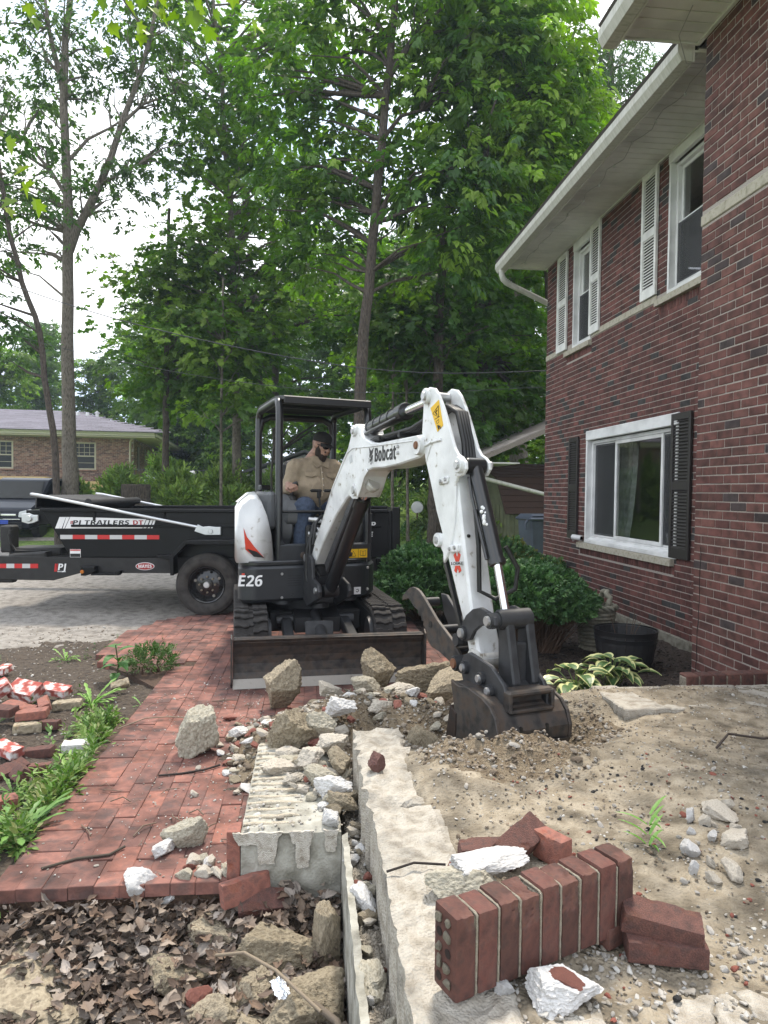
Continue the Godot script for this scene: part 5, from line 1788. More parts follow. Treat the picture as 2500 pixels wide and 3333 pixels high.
	side("arm", v2([2.90, 1.80, 2.93, 1.86, 3.05, 1.9, 3.2, 1.78, 3.26, 1.68, 3.29, 1.55, 3.345, 1.33, 3.46, 0.89, 3.55, 0.67, 3.52, 0.645, 3.44, 0.65, 3.37, 0.83, 3.14, 1.25, 3.06, 1.44]), -0.138, 0.018, white, 0.014)
	var al := MB.new()
	al.cyl(Vector3(-0.15, 0.665, 3.49), Vector3(0.03, 0.665, 3.49), 0.06, 18, -1, 0.006)
	put("arm_end_boss", al, whited, ex)
	for q in [[2.9, 2.2, 0.028], [3.325, 1.755, 0.026], [3.085, 1.305, 0.022]]:
		pin(q[0], q[1], -0.185, 0.06, q[2], zinc)
		pin(q[0], q[1], -0.172, -0.14, q[2] + 0.022, white, "pin_boss")
	for q in [[3.14, 1.66, 0.12], [3.265, 1.26, 0.1]]:
		var bo := MB.new()
		bo.prism(rounded(v2([q[0] - 0.06, q[1] - 0.02, q[0] - 0.05, q[1] + 0.02, q[0] + 0.06, q[1] + 0.035, q[0] + 0.055, q[1] - 0.01]), 0.015), -0.162, -0.136, "x", 0.004)
		put("bolt_pad", bo, white, ex)
		pin(q[0] - 0.03, q[1] + 0.003, -0.172, -0.155, 0.012, zinc, "bolt")
		pin(q[0] + 0.03, q[1] + 0.014, -0.172, -0.155, 0.012, zinc, "bolt")
	var br := MB.new()
	br.tube([Vector3(-0.151, 1.885, 2.87), Vector3(-0.153, 1.905, 2.96), Vector3(-0.153, 1.915, 3.1)], 0.009, 6)
	br.tube([Vector3(-0.151, 1.79, 2.9), Vector3(-0.151, 1.9, 2.97)], 0.006, 6)
	put("weld_seam", br, white, ex)
	for q in [[3.34, 1.345], [3.36, 1.34]]:
		var hb := MB.new()
		hb.cyl(Vector3(-0.1 + (q[0] - 3.34) * 4.0, q[1], q[0]), Vector3(-0.1 + (q[0] - 3.34) * 4.0, q[1], q[0] + 0.012), 0.01, 8)
		put("plug_hole", hb, ink, ex)
	# yellow warning sticker on the arm
	var yw := MB.new()
	yw.prism(v2([3.055, 2.16, 2.95, 2.12, 3.045, 1.965, 3.115, 2.0]), -0.1505, -0.153, "x")
	var ywo := put("warning_sticker", yw, yellow, ex)
	var yp := MB.new()
	yp.tube([Vector3(-0.153, 2.125, 3.055), Vector3(-0.153, 2.08, 2.985), Vector3(-0.153, 2.055, 3.06), Vector3(-0.153, 2.125, 3.055)], 0.003, 4)
	yp.tube([Vector3(-0.153, 2.1, 3.04), Vector3(-0.153, 2.085, 3.02), Vector3(-0.153, 2.07, 3.04)], 0.005, 4)
	yp.tube([Vector3(-0.153, 2.045, 3.01), Vector3(-0.153, 2.058, 3.075)], 0.002, 4)
	yp.tube([Vector3(-0.153, 2.03, 3.03), Vector3(-0.153, 2.04, 3.06), Vector3(-0.153, 2.025, 3.065), Vector3(-0.153, 2.015, 3.04), Vector3(-0.153, 2.03, 3.03)], 0.002, 4)
	yp.tube([Vector3(-0.153, 2.005, 3.055), Vector3(-0.153, 1.98, 3.065)], 0.007, 4)
	yp.tube([Vector3(-0.153, 2.0, 3.075), Vector3(-0.153, 1.985, 3.085)], 0.006, 4)
	put("warning_print", yp, ink, ywo)
	# coupler sticker: a red cross with a dark band
	var xs := MB.new()
	for s in [-1.0, 1.0]:
		xs.obox(Vector3(-0.1395, 1.185, 3.29), Basis.from_euler(Vector3(s * 0.5 - 0.12, 0, 0)), Vector3(0.004, 0.12, 0.026))
	put("red_cross_sticker", xs, red, ex)
	var xb := MB.new()
	xb.obox(Vector3(-0.1425, 1.18, 3.29), Basis.from_euler(Vector3(-0.12, 0, 0)), Vector3(0.003, 0.022, 0.12))
	put("sticker_band", xb, sticker, ex)
	var xt := MB.new()
	letters("X-CHANGE", 0.018, xt, Transform3D(Basis(Vector3(0, 0.12, 1), Vector3(0, 1, -0.12), Vector3(-1, 0, 0)), Vector3(-0.1445, 1.181, 3.29)), true, 1.05, 0.1, 0.002)
	put("sticker_lettering", xt, ink, ex)
	# bucket cylinder
	var kc := MB.new()
	var ka := Vector3(-0.055, 1.74, 3.335)
	var kb := Vector3(-0.055, 1.2, 3.585)
	kc.cyl(ka, kb, 0.043, 18, -1, 0.006)
	kc.cyl(ka + Vector3(-0.06, 0.01, -0.01), ka + Vector3(0.06, 0.01, -0.01), 0.05, 16, -1, 0.006)
	kc.cyl(kb.lerp(ka, 0.06), kb, 0.05, 18, -1, 0.006)
	kc.tube([ka.lerp(kb, 0.1) + Vector3(-0.045, 0, -0.02), ka.lerp(kb, 0.3) + Vector3(-0.055, 0, -0.02), ka.lerp(kb, 0.95) + Vector3(-0.05, 0, -0.02)], 0.01, 6)
	put("bucket_cylinder", kc, black, ex)
	var pa := MB.new()
	for k in 9:
		var f := 0.42 + k * 0.022
		pa.ball(ka.lerp(kb, f) + Vector3(-0.03 + 0.012 * sin(k * 2.4), 0.0, 0.028), Vector3(0.012, 0.011 + 0.006 * (k % 2), 0.01), 5, 7)
	put("worn_lettering", pa, sticker, ex)
	var kr := MB.new()
	kr.cyl(kb, Vector3(-0.055, 0.93, 3.68), 0.024, 14)
	put("piston_rod", kr, chrome, ex)
	var lp := MB.new()
	lp.tube([kb + Vector3(0.05, 0.1, 0), kb + Vector3(0.12, -0.02, 0.02), kb + Vector3(0.12, -0.14, 0.0), kb + Vector3(0.03, -0.2, -0.06), kb + Vector3(-0.04, -0.16, -0.12), kb + Vector3(-0.05, 0.1, -0.12), kb + Vector3(-0.05, 0.3, -0.16)], 0.014, 8)
	put("hose", lp, hose, ex)
	# linkage and coupler
	for x in [-0.162, 0.045]:
		var hm := v2([3.385, 0.80, 3.41, 0.855, 3.45, 0.905, 3.52, 0.95, 3.60, 0.972, 3.68, 0.96, 3.74, 0.94, 3.75, 0.90, 3.72, 0.875, 3.66, 0.885, 3.60, 0.87, 3.54, 0.83, 3.50, 0.775, 3.44, 0.755, 3.40, 0.765])
		side("guide_link", hm, x - 0.012, x + 0.012, dsteel, 0.004)
	for q in [[3.425, 0.80], [3.7, 0.915]]:
		pin(q[0], q[1], -0.2, 0.085, 0.028, zinc)
		pin(q[0], q[1], -0.185, 0.07, 0.042, dsteel, "pin_boss")
	var lk := MB.new()
	lk.cyl(Vector3(-0.13, 0.92, 3.71), Vector3(0.075, 0.92, 3.71), 0.055, 16, -1, 0.01)
	for x in [-0.105, 0.02]:
		lk.prism(v2([3.67, 0.93, 3.76, 0.90, 3.83, 0.60, 3.80, 0.52, 3.73, 0.50, 3.68, 0.56]), x, x + 0.055, "x", 0.01)
	lk.box(Vector3(-0.02, 0.69, 3.735), Vector3(0.1, 0.22, 0.05), 0.01)
	lk.cyl(Vector3(-0.14, 0.54, 3.755), Vector3(0.08, 0.54, 3.755), 0.055, 16, -1, 0.01)
	put("bucket_link", lk, dsteel, ex)
	for x in [-0.19, 0.055]:
		side("coupler_ear", v2([3.42, 0.60, 3.45, 0.68, 3.52, 0.71, 3.62, 0.70, 3.74, 0.685, 3.80, 0.65, 3.86, 0.615, 3.90, 0.56, 3.90, 0.49, 3.75, 0.47, 3.58, 0.50, 3.46, 0.53]), x, x + 0.025, dsteel, 0.006)
	var cb := MB.new()
	cb.box(Vector3(-0.055, 0.575, 3.89), Vector3(0.27, 0.03, 0.07), 0.01)
	cb.box(Vector3(-0.055, 0.49, 3.90), Vector3(0.27, 0.02, 0.07), 0.006)
	cb.box(Vector3(-0.185, 0.535, 3.90), Vector3(0.02, 0.1, 0.06), 0.004)
	cb.box(Vector3(0.075, 0.535, 3.90), Vector3(0.02, 0.1, 0.06), 0.004)
	cb.box(Vector3(-0.055, 0.54, 3.84), Vector3(0.25, 0.1, 0.03), 0.004)
	put("coupler", cb, steel, ex)
	for q in [[3.49, 0.62], [3.66, 0.60], [3.75, 0.555]]:
		pin(q[0], q[1], -0.225, 0.1, 0.022, zinc)
		pin(q[0], q[1], -0.212, -0.16, 0.036, dsteel, "pin_boss")
	# bucket
	var bk := v2([3.49, 0.55, 3.66, 0.555, 3.80, 0.535, 3.875, 0.51, 3.925, 0.465, 3.955, 0.40, 3.95, 0.34, 3.92, 0.285, 3.86, 0.24, 3.78, 0.205, 3.60, 0.145, 3.42, 0.075])
	var ins := v2([3.43, 0.10, 3.60, 0.165, 3.775, 0.225, 3.85, 0.26, 3.90, 0.30, 3.928, 0.345, 3.932, 0.395, 3.905, 0.45, 3.86, 0.49, 3.79, 0.513, 3.66, 0.533, 3.49, 0.53])
	var shell := MB.new()
	shell.prism(bk + ins, -0.265, 0.155, "x", 0.003)
	var bkt := put("bucket", shell, steel, ex)
	for x in [-0.285, 0.155]:
		var bs2 := MB.new()
		bs2.prism(v2([3.485, 0.56, 3.57, 0.545, 3.66, 0.562, 3.80, 0.545, 3.88, 0.518, 3.935, 0.47, 3.963, 0.40, 3.958, 0.34, 3.93, 0.28, 3.865, 0.232, 3.78, 0.197, 3.60, 0.14, 3.47, 0.09, 3.52, 0.3, 3.53, 0.4]), x, x + 0.02, "x", 0.004)
		put("side_plate", bs2, steel, bkt)
		var be := MB.new()
		be.prism(v2([3.49, 0.42, 3.56, 0.39, 3.55, 0.19, 3.50, 0.105, 3.41, 0.075, 3.44, 0.2]), x - 0.006, x + 0.026, "x", 0.004)
		put("side_cutter", be, mt("rustedge", Color(0.2, 0.11, 0.055), 0.7, {"t": "rust", "ts": 2.5}), bkt)
		var wr := MB.new()
		var e: float = x if x < 0 else x + 0.02
		wr.tube([Vector3(e, 0.15, 3.56), Vector3(e, 0.18, 3.72), Vector3(e, 0.22, 3.8), Vector3(e, 0.29, 3.85), Vector3(e, 0.31, 3.93)], 0.006, 6)
		put("weld_seam", wr, steel, bkt)
	var wst := MB.new()
	wst.prism(v2([3.955, 0.335, 3.93, 0.28, 3.865, 0.232, 3.78, 0.195, 3.775, 0.187, 3.87, 0.224, 3.938, 0.275, 3.965, 0.335]), -0.262, 0.152, "x", 0.002)
	put("wear_strip", wst, steel, bkt)
	for q in [-0.14, 0.02]:
		var sl := MB.new()
		sl.prism(rounded(v2([q - 0.008, 0.36, q - 0.008, 0.42, q + 0.008, 0.42, q + 0.008, 0.36]), 0.008), 3.945, 3.958, "z")
		put("drain_slot", sl, ink, bkt)
	# thumb
	var th := v2([2.57, 0.86, 2.575, 0.895, 2.62, 0.925, 2.67, 0.955, 2.72, 0.97, 2.77, 0.968, 2.82, 0.955, 2.87, 0.93, 3.06, 0.81, 3.26, 0.72, 3.38, 0.63, 3.40, 0.58, 3.36, 0.55, 3.31, 0.555, 3.23, 0.59, 3.10, 0.62, 3.00, 0.63, 2.94, 0.67, 2.93, 0.72, 2.885, 0.745, 2.885, 0.775, 2.86, 0.77, 2.85, 0.80, 2.82, 0.795, 2.80, 0.83, 2.75, 0.84, 2.70, 0.87, 2.66, 0.885])
	for x in [-0.15, 0.02]:
		side("thumb", th if x < 0 else v2([2.80, 0.93, 2.87, 0.93, 3.06, 0.81, 3.26, 0.72, 3.38, 0.63, 3.40, 0.58, 3.36, 0.55, 3.31, 0.555, 3.23, 0.59, 3.10, 0.62, 3.00, 0.63, 2.94, 0.67, 2.93, 0.72, 2.85, 0.80]), x, x + 0.022, steel if x < 0 else dsteel, 0.003)
	pin(2.985, 0.77, -0.152, -0.147, 0.022, ink, "thumb_hole")
	var tc := MB.new()
	for q in [2.75, 3.05, 3.25]:
		tc.cyl(Vector3(-0.135, 0.87 - (q - 2.75) * 0.42, q), Vector3(0.03, 0.87 - (q - 2.75) * 0.42, q), 0.03, 12)
	tc.cyl(Vector3(-0.19, 0.61, 3.35), Vector3(0.085, 0.61, 3.35), 0.045, 16, -1, 0.006)
	tc.cyl(Vector3(-0.17, 0.74, 3.33), Vector3(0.06, 0.74, 3.33), 0.04, 16, -1, 0.006)
	put("thumb_cross_tube", tc, dsteel, ex)
	pin(3.35, 0.61, -0.2, -0.18, 0.03, mt("rustpin", Color(0.18, 0.08, 0.04), 0.7))
	var tcy := MB.new()
	tcy.cyl(Vector3(-0.055, 1.28, 3.07), Vector3(-0.055, 0.78, 3.32), 0.035, 14, -1, 0.005)
	tcy.box(Vector3(-0.055, 0.98, 3.19), Vector3(0.05, 0.05, 0.05))
	tcy.bar(Vector3(-0.12, 1.2, 3.1), Vector3(-0.12, 0.72, 3.36), 0.02, 0.03)
	put("thumb_cylinder", tcy, black, ex)
	# things at the rear of the cab: exhaust side mirror and light
	var mr := MB.new()
	mr.obox(Vector3(-0.46, 1.62, 0.05), Basis.from_euler(Vector3(0, 0.3, 0)), Vector3(0.12, 0.05, 0.06), 0.012)
	mr.tube([Vector3(-0.4, 1.55, 0.1), Vector3(-0.41, 1.75, 0.12), Vector3(-0.4, 2.0, 0.15)], 0.012, 6)
	put("rear_mirror", mr, black, ex)

# ------------------------------------------------------------------ the operator
# bones: [a, b, radius at a, radius at b] capsules or [centre, radii] ellipsoids, joined smoothly and meshed as surface nets
func nets(bones: Array, cell: float, k: float, wob := 0.0) -> Array:
	var lo := Vector3(1e9, 1e9, 1e9)
	var hi := -lo
	for b in bones:
		var e: Vector3 = b[1] if b.size() == 2 else Vector3.ONE * maxf(b[2], b[3])
		lo = lo.min(b[0] - e)
		hi = hi.max(b[0] + e)
		if b.size() == 4:
			lo = lo.min(b[1] - e)
			hi = hi.max(b[1] + e)
	lo -= Vector3.ONE * cell * 3.0
	hi += Vector3.ONE * cell * 3.0
	var nx := int((hi.x - lo.x) / cell) + 1
	var ny := int((hi.y - lo.y) / cell) + 1
	var nz := int((hi.z - lo.z) / cell) + 1
	var f := PackedFloat32Array()
	f.resize(nx * ny * nz)
	for b in bones:
		var e: Vector3 = b[1] if b.size() == 2 else Vector3.ONE * maxf(b[2], b[3])
		var m: float = 3.0 * cell + 1.5 / k
		var l: Vector3 = b[0] - e
		var h: Vector3 = b[0] + e
		if b.size() == 4:
			l = l.min(b[1] - e)
			h = h.max(b[1] + e)
		var i0 := Vector3i(((l - lo - Vector3.ONE * m) / cell).max(Vector3.ZERO))
		var i1 := Vector3i(((h - lo + Vector3.ONE * m) / cell).min(Vector3(nx - 1, ny - 1, nz - 1)))
		for z in range(i0.z, i1.z + 1):
			for y in range(i0.y, i1.y + 1):
				for x in range(i0.x, i1.x + 1):
					var p := lo + Vector3(x, y, z) * cell
					var d: float
					if b.size() == 2:
						var r: Vector3 = b[1]
						var q: Vector3 = (p - b[0]) / r
						var ql := q.length()
						var g := (q / r).length()
						d = ql * (ql - 1.0) / g if g > 0.0001 else -0.05
					else:
						var ab: Vector3 = b[1] - b[0]
						var t := clampf((p - b[0]).dot(ab) / maxf(ab.length_squared(), 1e-8), 0.0, 1.0)
						d = p.distance_to(b[0] + ab * t) - lerpf(b[2], b[3], t)
					f[(z * ny + y) * nx + x] += exp(clampf(-k * d, -40.0, 40.0))
	for i in f.size():
		f[i] = -log(maxf(f[i], 1e-18)) / k
	if wob > 0.0:
		for z in nz:
			for y in ny:
				for x in nx:
					var i := (z * ny + y) * nx + x
					if absf(f[i]) < 0.05:
						var p := lo + Vector3(x, y, z) * cell
						f[i] += wob * noise.get_noise_3d(p.x * 14.0, p.y * 9.0, p.z * 14.0)
	var id := PackedInt32Array()
	id.resize(f.size())
	id.fill(-1)
	var vs := PackedVector3Array()
	var idx := PackedInt32Array()
	var st := [1, nx, nx * ny]
	for z in nz - 1:
		for y in ny - 1:
			for x in nx - 1:
				var o := (z * ny + y) * nx + x
				var s := 0
				var acc := Vector3.ZERO
				for c in 8:
					var a := o + (c & 1) + ((c >> 1) & 1) * nx + (c >> 2) * nx * ny
					for ax in 3:
						if c >> ax & 1:
							continue
						var b: int = a + st[ax]
						if (f[a] < 0.0) != (f[b] < 0.0):
							var t := f[a] / (f[a] - f[b])
							var q := Vector3(c & 1, (c >> 1) & 1, c >> 2)
							q[ax] += t
							acc += q
							s += 1
				if s > 0:
					id[o] = vs.size()
					vs.append(lo + (Vector3(x, y, z) + acc / s) * cell)
	for z in range(1, nz - 1):
		for y in range(1, ny - 1):
			for x in range(1, nx - 1):
				var o := (z * ny + y) * nx + x
				for ax in 3:
					var b: int = o + st[ax]
					if (f[o] < 0.0) == (f[b] < 0.0):
						continue
					var u: int = st[(ax + 1) % 3]
					var w: int = st[(ax + 2) % 3]
					var q := [id[o - u - w], id[o - w], id[o], id[o - u]]
					if q.min() < 0:
						continue
					if f[o] < 0.0:
						q.reverse()
					idx.append_array(PackedInt32Array([q[0], q[1], q[2], q[0], q[2], q[3]]))
	return [vs, idx]

func nets_mesh(bones: Array, cell: float, k: float, wob := 0.0, t := Transform3D()) -> ArrayMesh:
	var a := nets(bones, cell, k, wob)
	var v: PackedVector3Array = a[0]
	for i in v.size():
		v[i] = t * v[i]
	return indexed(v, a[1])

func join_nets(parts: Array) -> ArrayMesh:
	var vs := PackedVector3Array()
	var ix := PackedInt32Array()
	for p in parts:
		var o := vs.size()
		var t: Transform3D = p[1]
		for q in p[0][0]:
			vs.append(t * q)
		for i in p[0][1]:
			ix.append(o + i)
	return indexed(vs, ix)

func build_person() -> void:
	var p := thing("person", "bearded man in tan shirt, cap and dark glasses seated at the excavator controls", "person", Vector3(-0.02, 0, -7.25), 18)
	var skin := mt("skin", Color(0.48, 0.28, 0.2), 0.55, {"t": "blotch", "ts": 3.0})
	var shirt := mt("shirt", Color(0.54, 0.43, 0.3), 0.9, {"t": "grain", "ts": 5.0, "d": "dusty", "ds": 2.0, "b": "bump", "bs": 0.25})
	var jean := mt("jeans", Color(0.06, 0.085, 0.14), 0.9, {"t": "blotch", "ts": 4.0})
	var hair := mt("beardhair", Color(0.05, 0.033, 0.025), 0.9, {"t": "grain", "ts": 9.0, "b": "bump", "bs": 0.3})
	var capm := mt("capcloth", Color(0.025, 0.022, 0.02), 0.9, {"t": "grain", "ts": 4.0})
	var torso := [[Vector3(0.1, 1.45, -0.1), Vector3(0.19, 0.14, 0.15)], [Vector3(0.1, 1.6, -0.03), Vector3(0.215, 0.17, 0.185)], [Vector3(0.1, 1.76, -0.07), Vector3(0.205, 0.14, 0.14)], [Vector3(-0.08, 1.83, -0.08), Vector3(-0.02, 1.85, -0.08), 0.065, 0.065], [Vector3(0.22, 1.85, -0.08), Vector3(0.28, 1.83, -0.08), 0.065, 0.065]]
	var arm_l := [[Vector3(-0.1, 1.82, -0.07), Vector3(-0.195, 1.615, -0.03), 0.08, 0.062], [Vector3(-0.195, 1.615, -0.03), Vector3(-0.235, 1.605, 0.145), 0.06, 0.042]]
	var arm_r := [[Vector3(0.3, 1.82, -0.07), Vector3(0.405, 1.615, -0.03), 0.08, 0.062], [Vector3(0.405, 1.615, -0.03), Vector3(0.41, 1.6, 0.14), 0.06, 0.042]]
	var leg := [[Vector3(0.0, 1.43, -0.08), Vector3(-0.13, 1.43, 0.32), 0.105, 0.078], [Vector3(-0.13, 1.43, 0.32), Vector3(-0.17, 1.02, 0.3), 0.075, 0.055], [Vector3(0.2, 1.43, -0.08), Vector3(0.29, 1.43, 0.32), 0.105, 0.078], [Vector3(0.29, 1.43, 0.32), Vector3(0.28, 1.02, 0.3), 0.075, 0.055]]
	var feet := [[Vector3(-0.17, 0.985, 0.28), Vector3(-0.18, 0.98, 0.42), 0.045, 0.04], [Vector3(0.28, 0.985, 0.28), Vector3(0.29, 0.98, 0.42), 0.045, 0.04]]
	var wrists := [[Vector3(-0.235, 1.605, 0.145), Vector3(-0.238, 1.612, 0.18), 0.034, 0.03], [Vector3(0.41, 1.6, 0.14), Vector3(0.41, 1.61, 0.18), 0.034, 0.03]]
	# head in its own axes, facing +z
	var ht := Transform3D(Basis.from_euler(Vector3(deg_to_rad(20), deg_to_rad(30), deg_to_rad(-3))), Vector3(0.15, 2.055, -0.02))
	var head := [[Vector3(0, 0.03, -0.012), Vector3(0.078, 0.1, 0.098)], [Vector3(0, -0.03, 0.025), Vector3(0.068, 0.085, 0.075)], [Vector3(0, -0.085, 0.055), Vector3(0.045, 0.035, 0.04)], [Vector3(0, 0.02, 0.088), Vector3(0, -0.022, 0.112), 0.011, 0.016], [Vector3(-0.012, -0.024, 0.1), Vector3(0.012, -0.024, 0.1), 0.01, 0.01], [Vector3(-0.04, 0.03, 0.076), Vector3(0.04, 0.03, 0.076), 0.014, 0.014], [Vector3(-0.022, -0.055, 0.095), Vector3(0.022, -0.055, 0.095), 0.009, 0.009], [Vector3(-0.081, 0.0, -0.005), Vector3(0.012, 0.032, 0.02)], [Vector3(0.081, 0.0, -0.005), Vector3(0.012, 0.032, 0.02)], [Vector3(0, -0.06, -0.02), Vector3(-0.01, -0.2, -0.07), 0.062, 0.07], [Vector3(-0.045, -0.012, 0.07), Vector3(0.016, 0.016, 0.018)], [Vector3(0.045, -0.012, 0.07), Vector3(0.016, 0.016, 0.018)]]
	# a hand closed on a lever: x across the knuckles, fingers curl from +z down
	var hand := [[Vector3(-0.03, 0, -0.045), Vector3(-0.032, 0.004, 0.03), 0.017, 0.014], [Vector3(-0.01, 0, -0.05), Vector3(-0.011, 0.006, 0.034), 0.018, 0.014], [Vector3(0.01, 0, -0.05), Vector3(0.011, 0.006, 0.032), 0.018, 0.014], [Vector3(0.028, 0, -0.045), Vector3(0.031, 0.002, 0.026), 0.016, 0.013], [Vector3(0, 0, -0.09), Vector3(0, 0, -0.045), 0.027, 0.024]]
	var fl := [0.036, 0.042, 0.039, 0.03]
	for i in 4:
		var x := -0.033 + i * 0.022
		var b := Vector3(x, 0.005, 0.03)
		var m := b + Vector3(0, -0.012, fl[i] * 0.75)
		var e := m + Vector3(0, -0.03, 0.0)
		hand.append([b, m, 0.0105, 0.0095])
		hand.append([m, e, 0.0095, 0.0085])
		hand.append([e, e + Vector3(0, -0.012, -0.018), 0.0085, 0.0075])
	hand.append([Vector3(-0.03, -0.005, -0.035), Vector3(-0.052, -0.02, 0.0), 0.015, 0.012])
	hand.append([Vector3(-0.052, -0.02, 0.0), Vector3(-0.04, -0.035, 0.03), 0.012, 0.0095])
	var hmir := []
	for b in hand:
		hmir.append([b[0] * Vector3(-1, 1, 1), b[1] * Vector3(-1, 1, 1), b[2], b[3]])
	var hn := nets(hand, 0.004, 260.0)
	var hm := nets(hmir, 0.004, 260.0)
	var tl := Transform3D(Basis.from_euler(Vector3(deg_to_rad(10), deg_to_rad(5), deg_to_rad(20))), Vector3(-0.232, 1.64, 0.2))
	var tr := Transform3D(Basis.from_euler(Vector3(deg_to_rad(10), deg_to_rad(-5), deg_to_rad(-20))), Vector3(0.405, 1.64, 0.2))
	var body := nets(torso + arm_l + arm_r + leg + feet + wrists + [[Vector3(0.1, 1.85, -0.07), Vector3(0.135, 1.96, -0.06), 0.07, 0.062]], 0.018, 60.0)
	put("body", join_nets([[body, Transform3D()], [nets(head, 0.006, 130.0), ht], [hn, tl], [hm, tr]]), skin, p)
	var inf := func(a: Array, d: float) -> Array:
		var o := []
		for b in a:
			o.append([b[0], b[1] + Vector3.ONE * d] if b.size() == 2 else [b[0], b[1], b[2] + d, b[3] + d])
		return o
	put("shirt", nets_mesh(inf.call(torso + arm_l + arm_r, 0.014) + [[Vector3(0.1, 1.86, -0.075), Vector3(0.115, 1.9, -0.07), 0.085, 0.08]], 0.013, 65.0, 0.012), shirt, p)
	put("trousers", nets_mesh(inf.call(leg, 0.014) + [[Vector3(0.1, 1.43, -0.1), Vector3(0.19, 0.11, 0.16)]], 0.014, 60.0, 0.012), jean, p)
	put("boots", nets_mesh(inf.call(feet, 0.01), 0.012, 90.0), mt("boot", Color(0.05, 0.035, 0.025), 0.8), p)
	# collar, placket, pockets, buttons
	var co := MB.new()
	for s in [-1.0, 1.0]:
		co.prism(v2([0.0, 0.0, s * 0.075, 0.065, s * 0.1, 0.045, s * 0.065, -0.035]), 0.0, 0.008, "z", 0.002)
	put("collar", co, shirt, p, Transform3D(Basis.from_euler(Vector3(-0.75, 0.15, 0)), Vector3(0.125, 1.845, 0.065)))
	var pk := MB.new()
	pk.tube([Vector3(0.115, 1.83, 0.085), Vector3(0.112, 1.74, 0.13), Vector3(0.108, 1.64, 0.165), Vector3(0.105, 1.54, 0.16)], 0.012, 6)
	put("placket", pk, shirt, p)
	for q in [[0.0, 1.76, 0.102, -0.25], [0.22, 1.75, 0.095, 0.35]]:
		var pf := MB.new()
		pf.prism(v2([-0.06, 0.02, 0.06, 0.02, 0.06, -0.015, 0.0, -0.035, -0.06, -0.015]), 0.0, 0.007, "z", 0.002)
		put("pocket_flap", pf, shirt, p, Transform3D(Basis.from_euler(Vector3(-0.35, q[3], 0)), Vector3(q[0], q[1], q[2])))
	for k in 4:
		var bu := MB.new()
		bu.cyl(Vector3(0, 0, 0), Vector3(0, 0, 0.003), 0.006, 8)
		put("button", bu, mt("buttonm", Color(0.6, 0.55, 0.48), 0.3), p, Transform3D(Basis(), Vector3(0.113 - k * 0.002, 1.78 - k * 0.065, [0.122, 0.152, 0.176, 0.18][k])))
	var be := [[Vector3(0, -0.085, 0.062), Vector3(0.05, 0.05, 0.042)], [Vector3(0, -0.12, 0.065), Vector3(0.038, 0.045, 0.03)], [Vector3(-0.05, -0.055, 0.03), Vector3(0.024, 0.05, 0.04)], [Vector3(0.05, -0.055, 0.03), Vector3(0.024, 0.05, 0.04)], [Vector3(-0.028, -0.042, 0.098), Vector3(0.028, -0.042, 0.098), 0.009, 0.009], [Vector3(-0.066, -0.01, 0.015), Vector3(0.012, 0.04, 0.02)], [Vector3(0.066, -0.01, 0.015), Vector3(0.012, 0.04, 0.02)]]
	put("beard", nets_mesh(be, 0.005, 140.0, 0.01, ht), hair, p)
	var cp := MB.new()
	cp.xf = ht * Transform3D(Basis.from_euler(Vector3(-0.12, 0, 0)), Vector3(0, 0.045, -0.005))
	cp.lathe([Vector2(0.088, -0.005), Vector2(0.09, 0.03), Vector2(0.078, 0.065), Vector2(0.05, 0.09), Vector2(0.015, 0.1), Vector2(0, 0.1)], 20, Vector3.ZERO, true)
	cp.xf = ht * Transform3D(Basis.from_euler(Vector3(-0.12, 0, 0)).scaled_local(Vector3(1, 1, 1.14)), Vector3(0, 0.045, -0.005))
	cp.lathe([Vector2(0.0885, -0.006), Vector2(0.0905, 0.03), Vector2(0.0785, 0.065), Vector2(0.05, 0.0905), Vector2(0, 0.1)], 20, Vector3.ZERO, true)
	put("cap", cp, capm, p)
	var br := MB.new()
	br.xf = ht
	for k in 8:
		var a0 := -1.1 + k * 0.275
		var a1 := a0 + 0.275
		var g := []
		for a in [a0, a1]:
			g.append(Vector3(0.085 * sin(a), 0.05 - 0.012 * a * a, 0.095 * cos(a)))
			g.append(Vector3(0.088 * sin(a), 0.03 - 0.02 * a * a, 0.085 * cos(a) + 0.085 * maxf(0.1, cos(a * 1.2))))
		br.poly([g[0], g[2], g[3], g[1]], Vector3.UP)
		br.poly([g[0] - Vector3(0, 0.006, 0), g[2] - Vector3(0, 0.006, 0), g[3] - Vector3(0, 0.004, 0), g[1] - Vector3(0, 0.004, 0)], Vector3.DOWN)
		br.poly([g[1], g[3], g[3] - Vector3(0, 0.004, 0), g[1] - Vector3(0, 0.004, 0)], Vector3(0, 0, 1))
	put("cap_brim", br, capm, p)
	var gl := MB.new()
	gl.xf = ht
	for s in [-1.0, 1.0]:
		gl.xf = ht * Transform3D(Basis(Vector3.UP, s * 0.42), Vector3(s * 0.037, 0.006, 0.094))
		gl.ball(Vector3.ZERO, Vector3(0.036, 0.021, 0.011), 8, 12)
		gl.xf = ht
		gl.tube([Vector3(s * 0.07, 0.014, 0.078), Vector3(s * 0.082, 0.014, 0.03), Vector3(s * 0.083, 0.008, -0.015)], 0.004, 6)
	gl.tube([Vector3(-0.012, 0.012, 0.106), Vector3(0.012, 0.012, 0.106)], 0.004, 6)
	put("sunglasses", gl, mt("glasses", Color(0.006, 0.006, 0.007), 0.08), p)

# ------------------------------------------------------------------ the trailer
func tz(x: float, y: float) -> Vector2:
	return Vector2(0.002182 * x - 2.763, 2.971 - 0.002182 * y)

func tpoly(a: Array) -> Array:
	var o := []
	for i in range(0, a.size(), 2):
		o.append(tz(a[i], a[i + 1]))
	return o

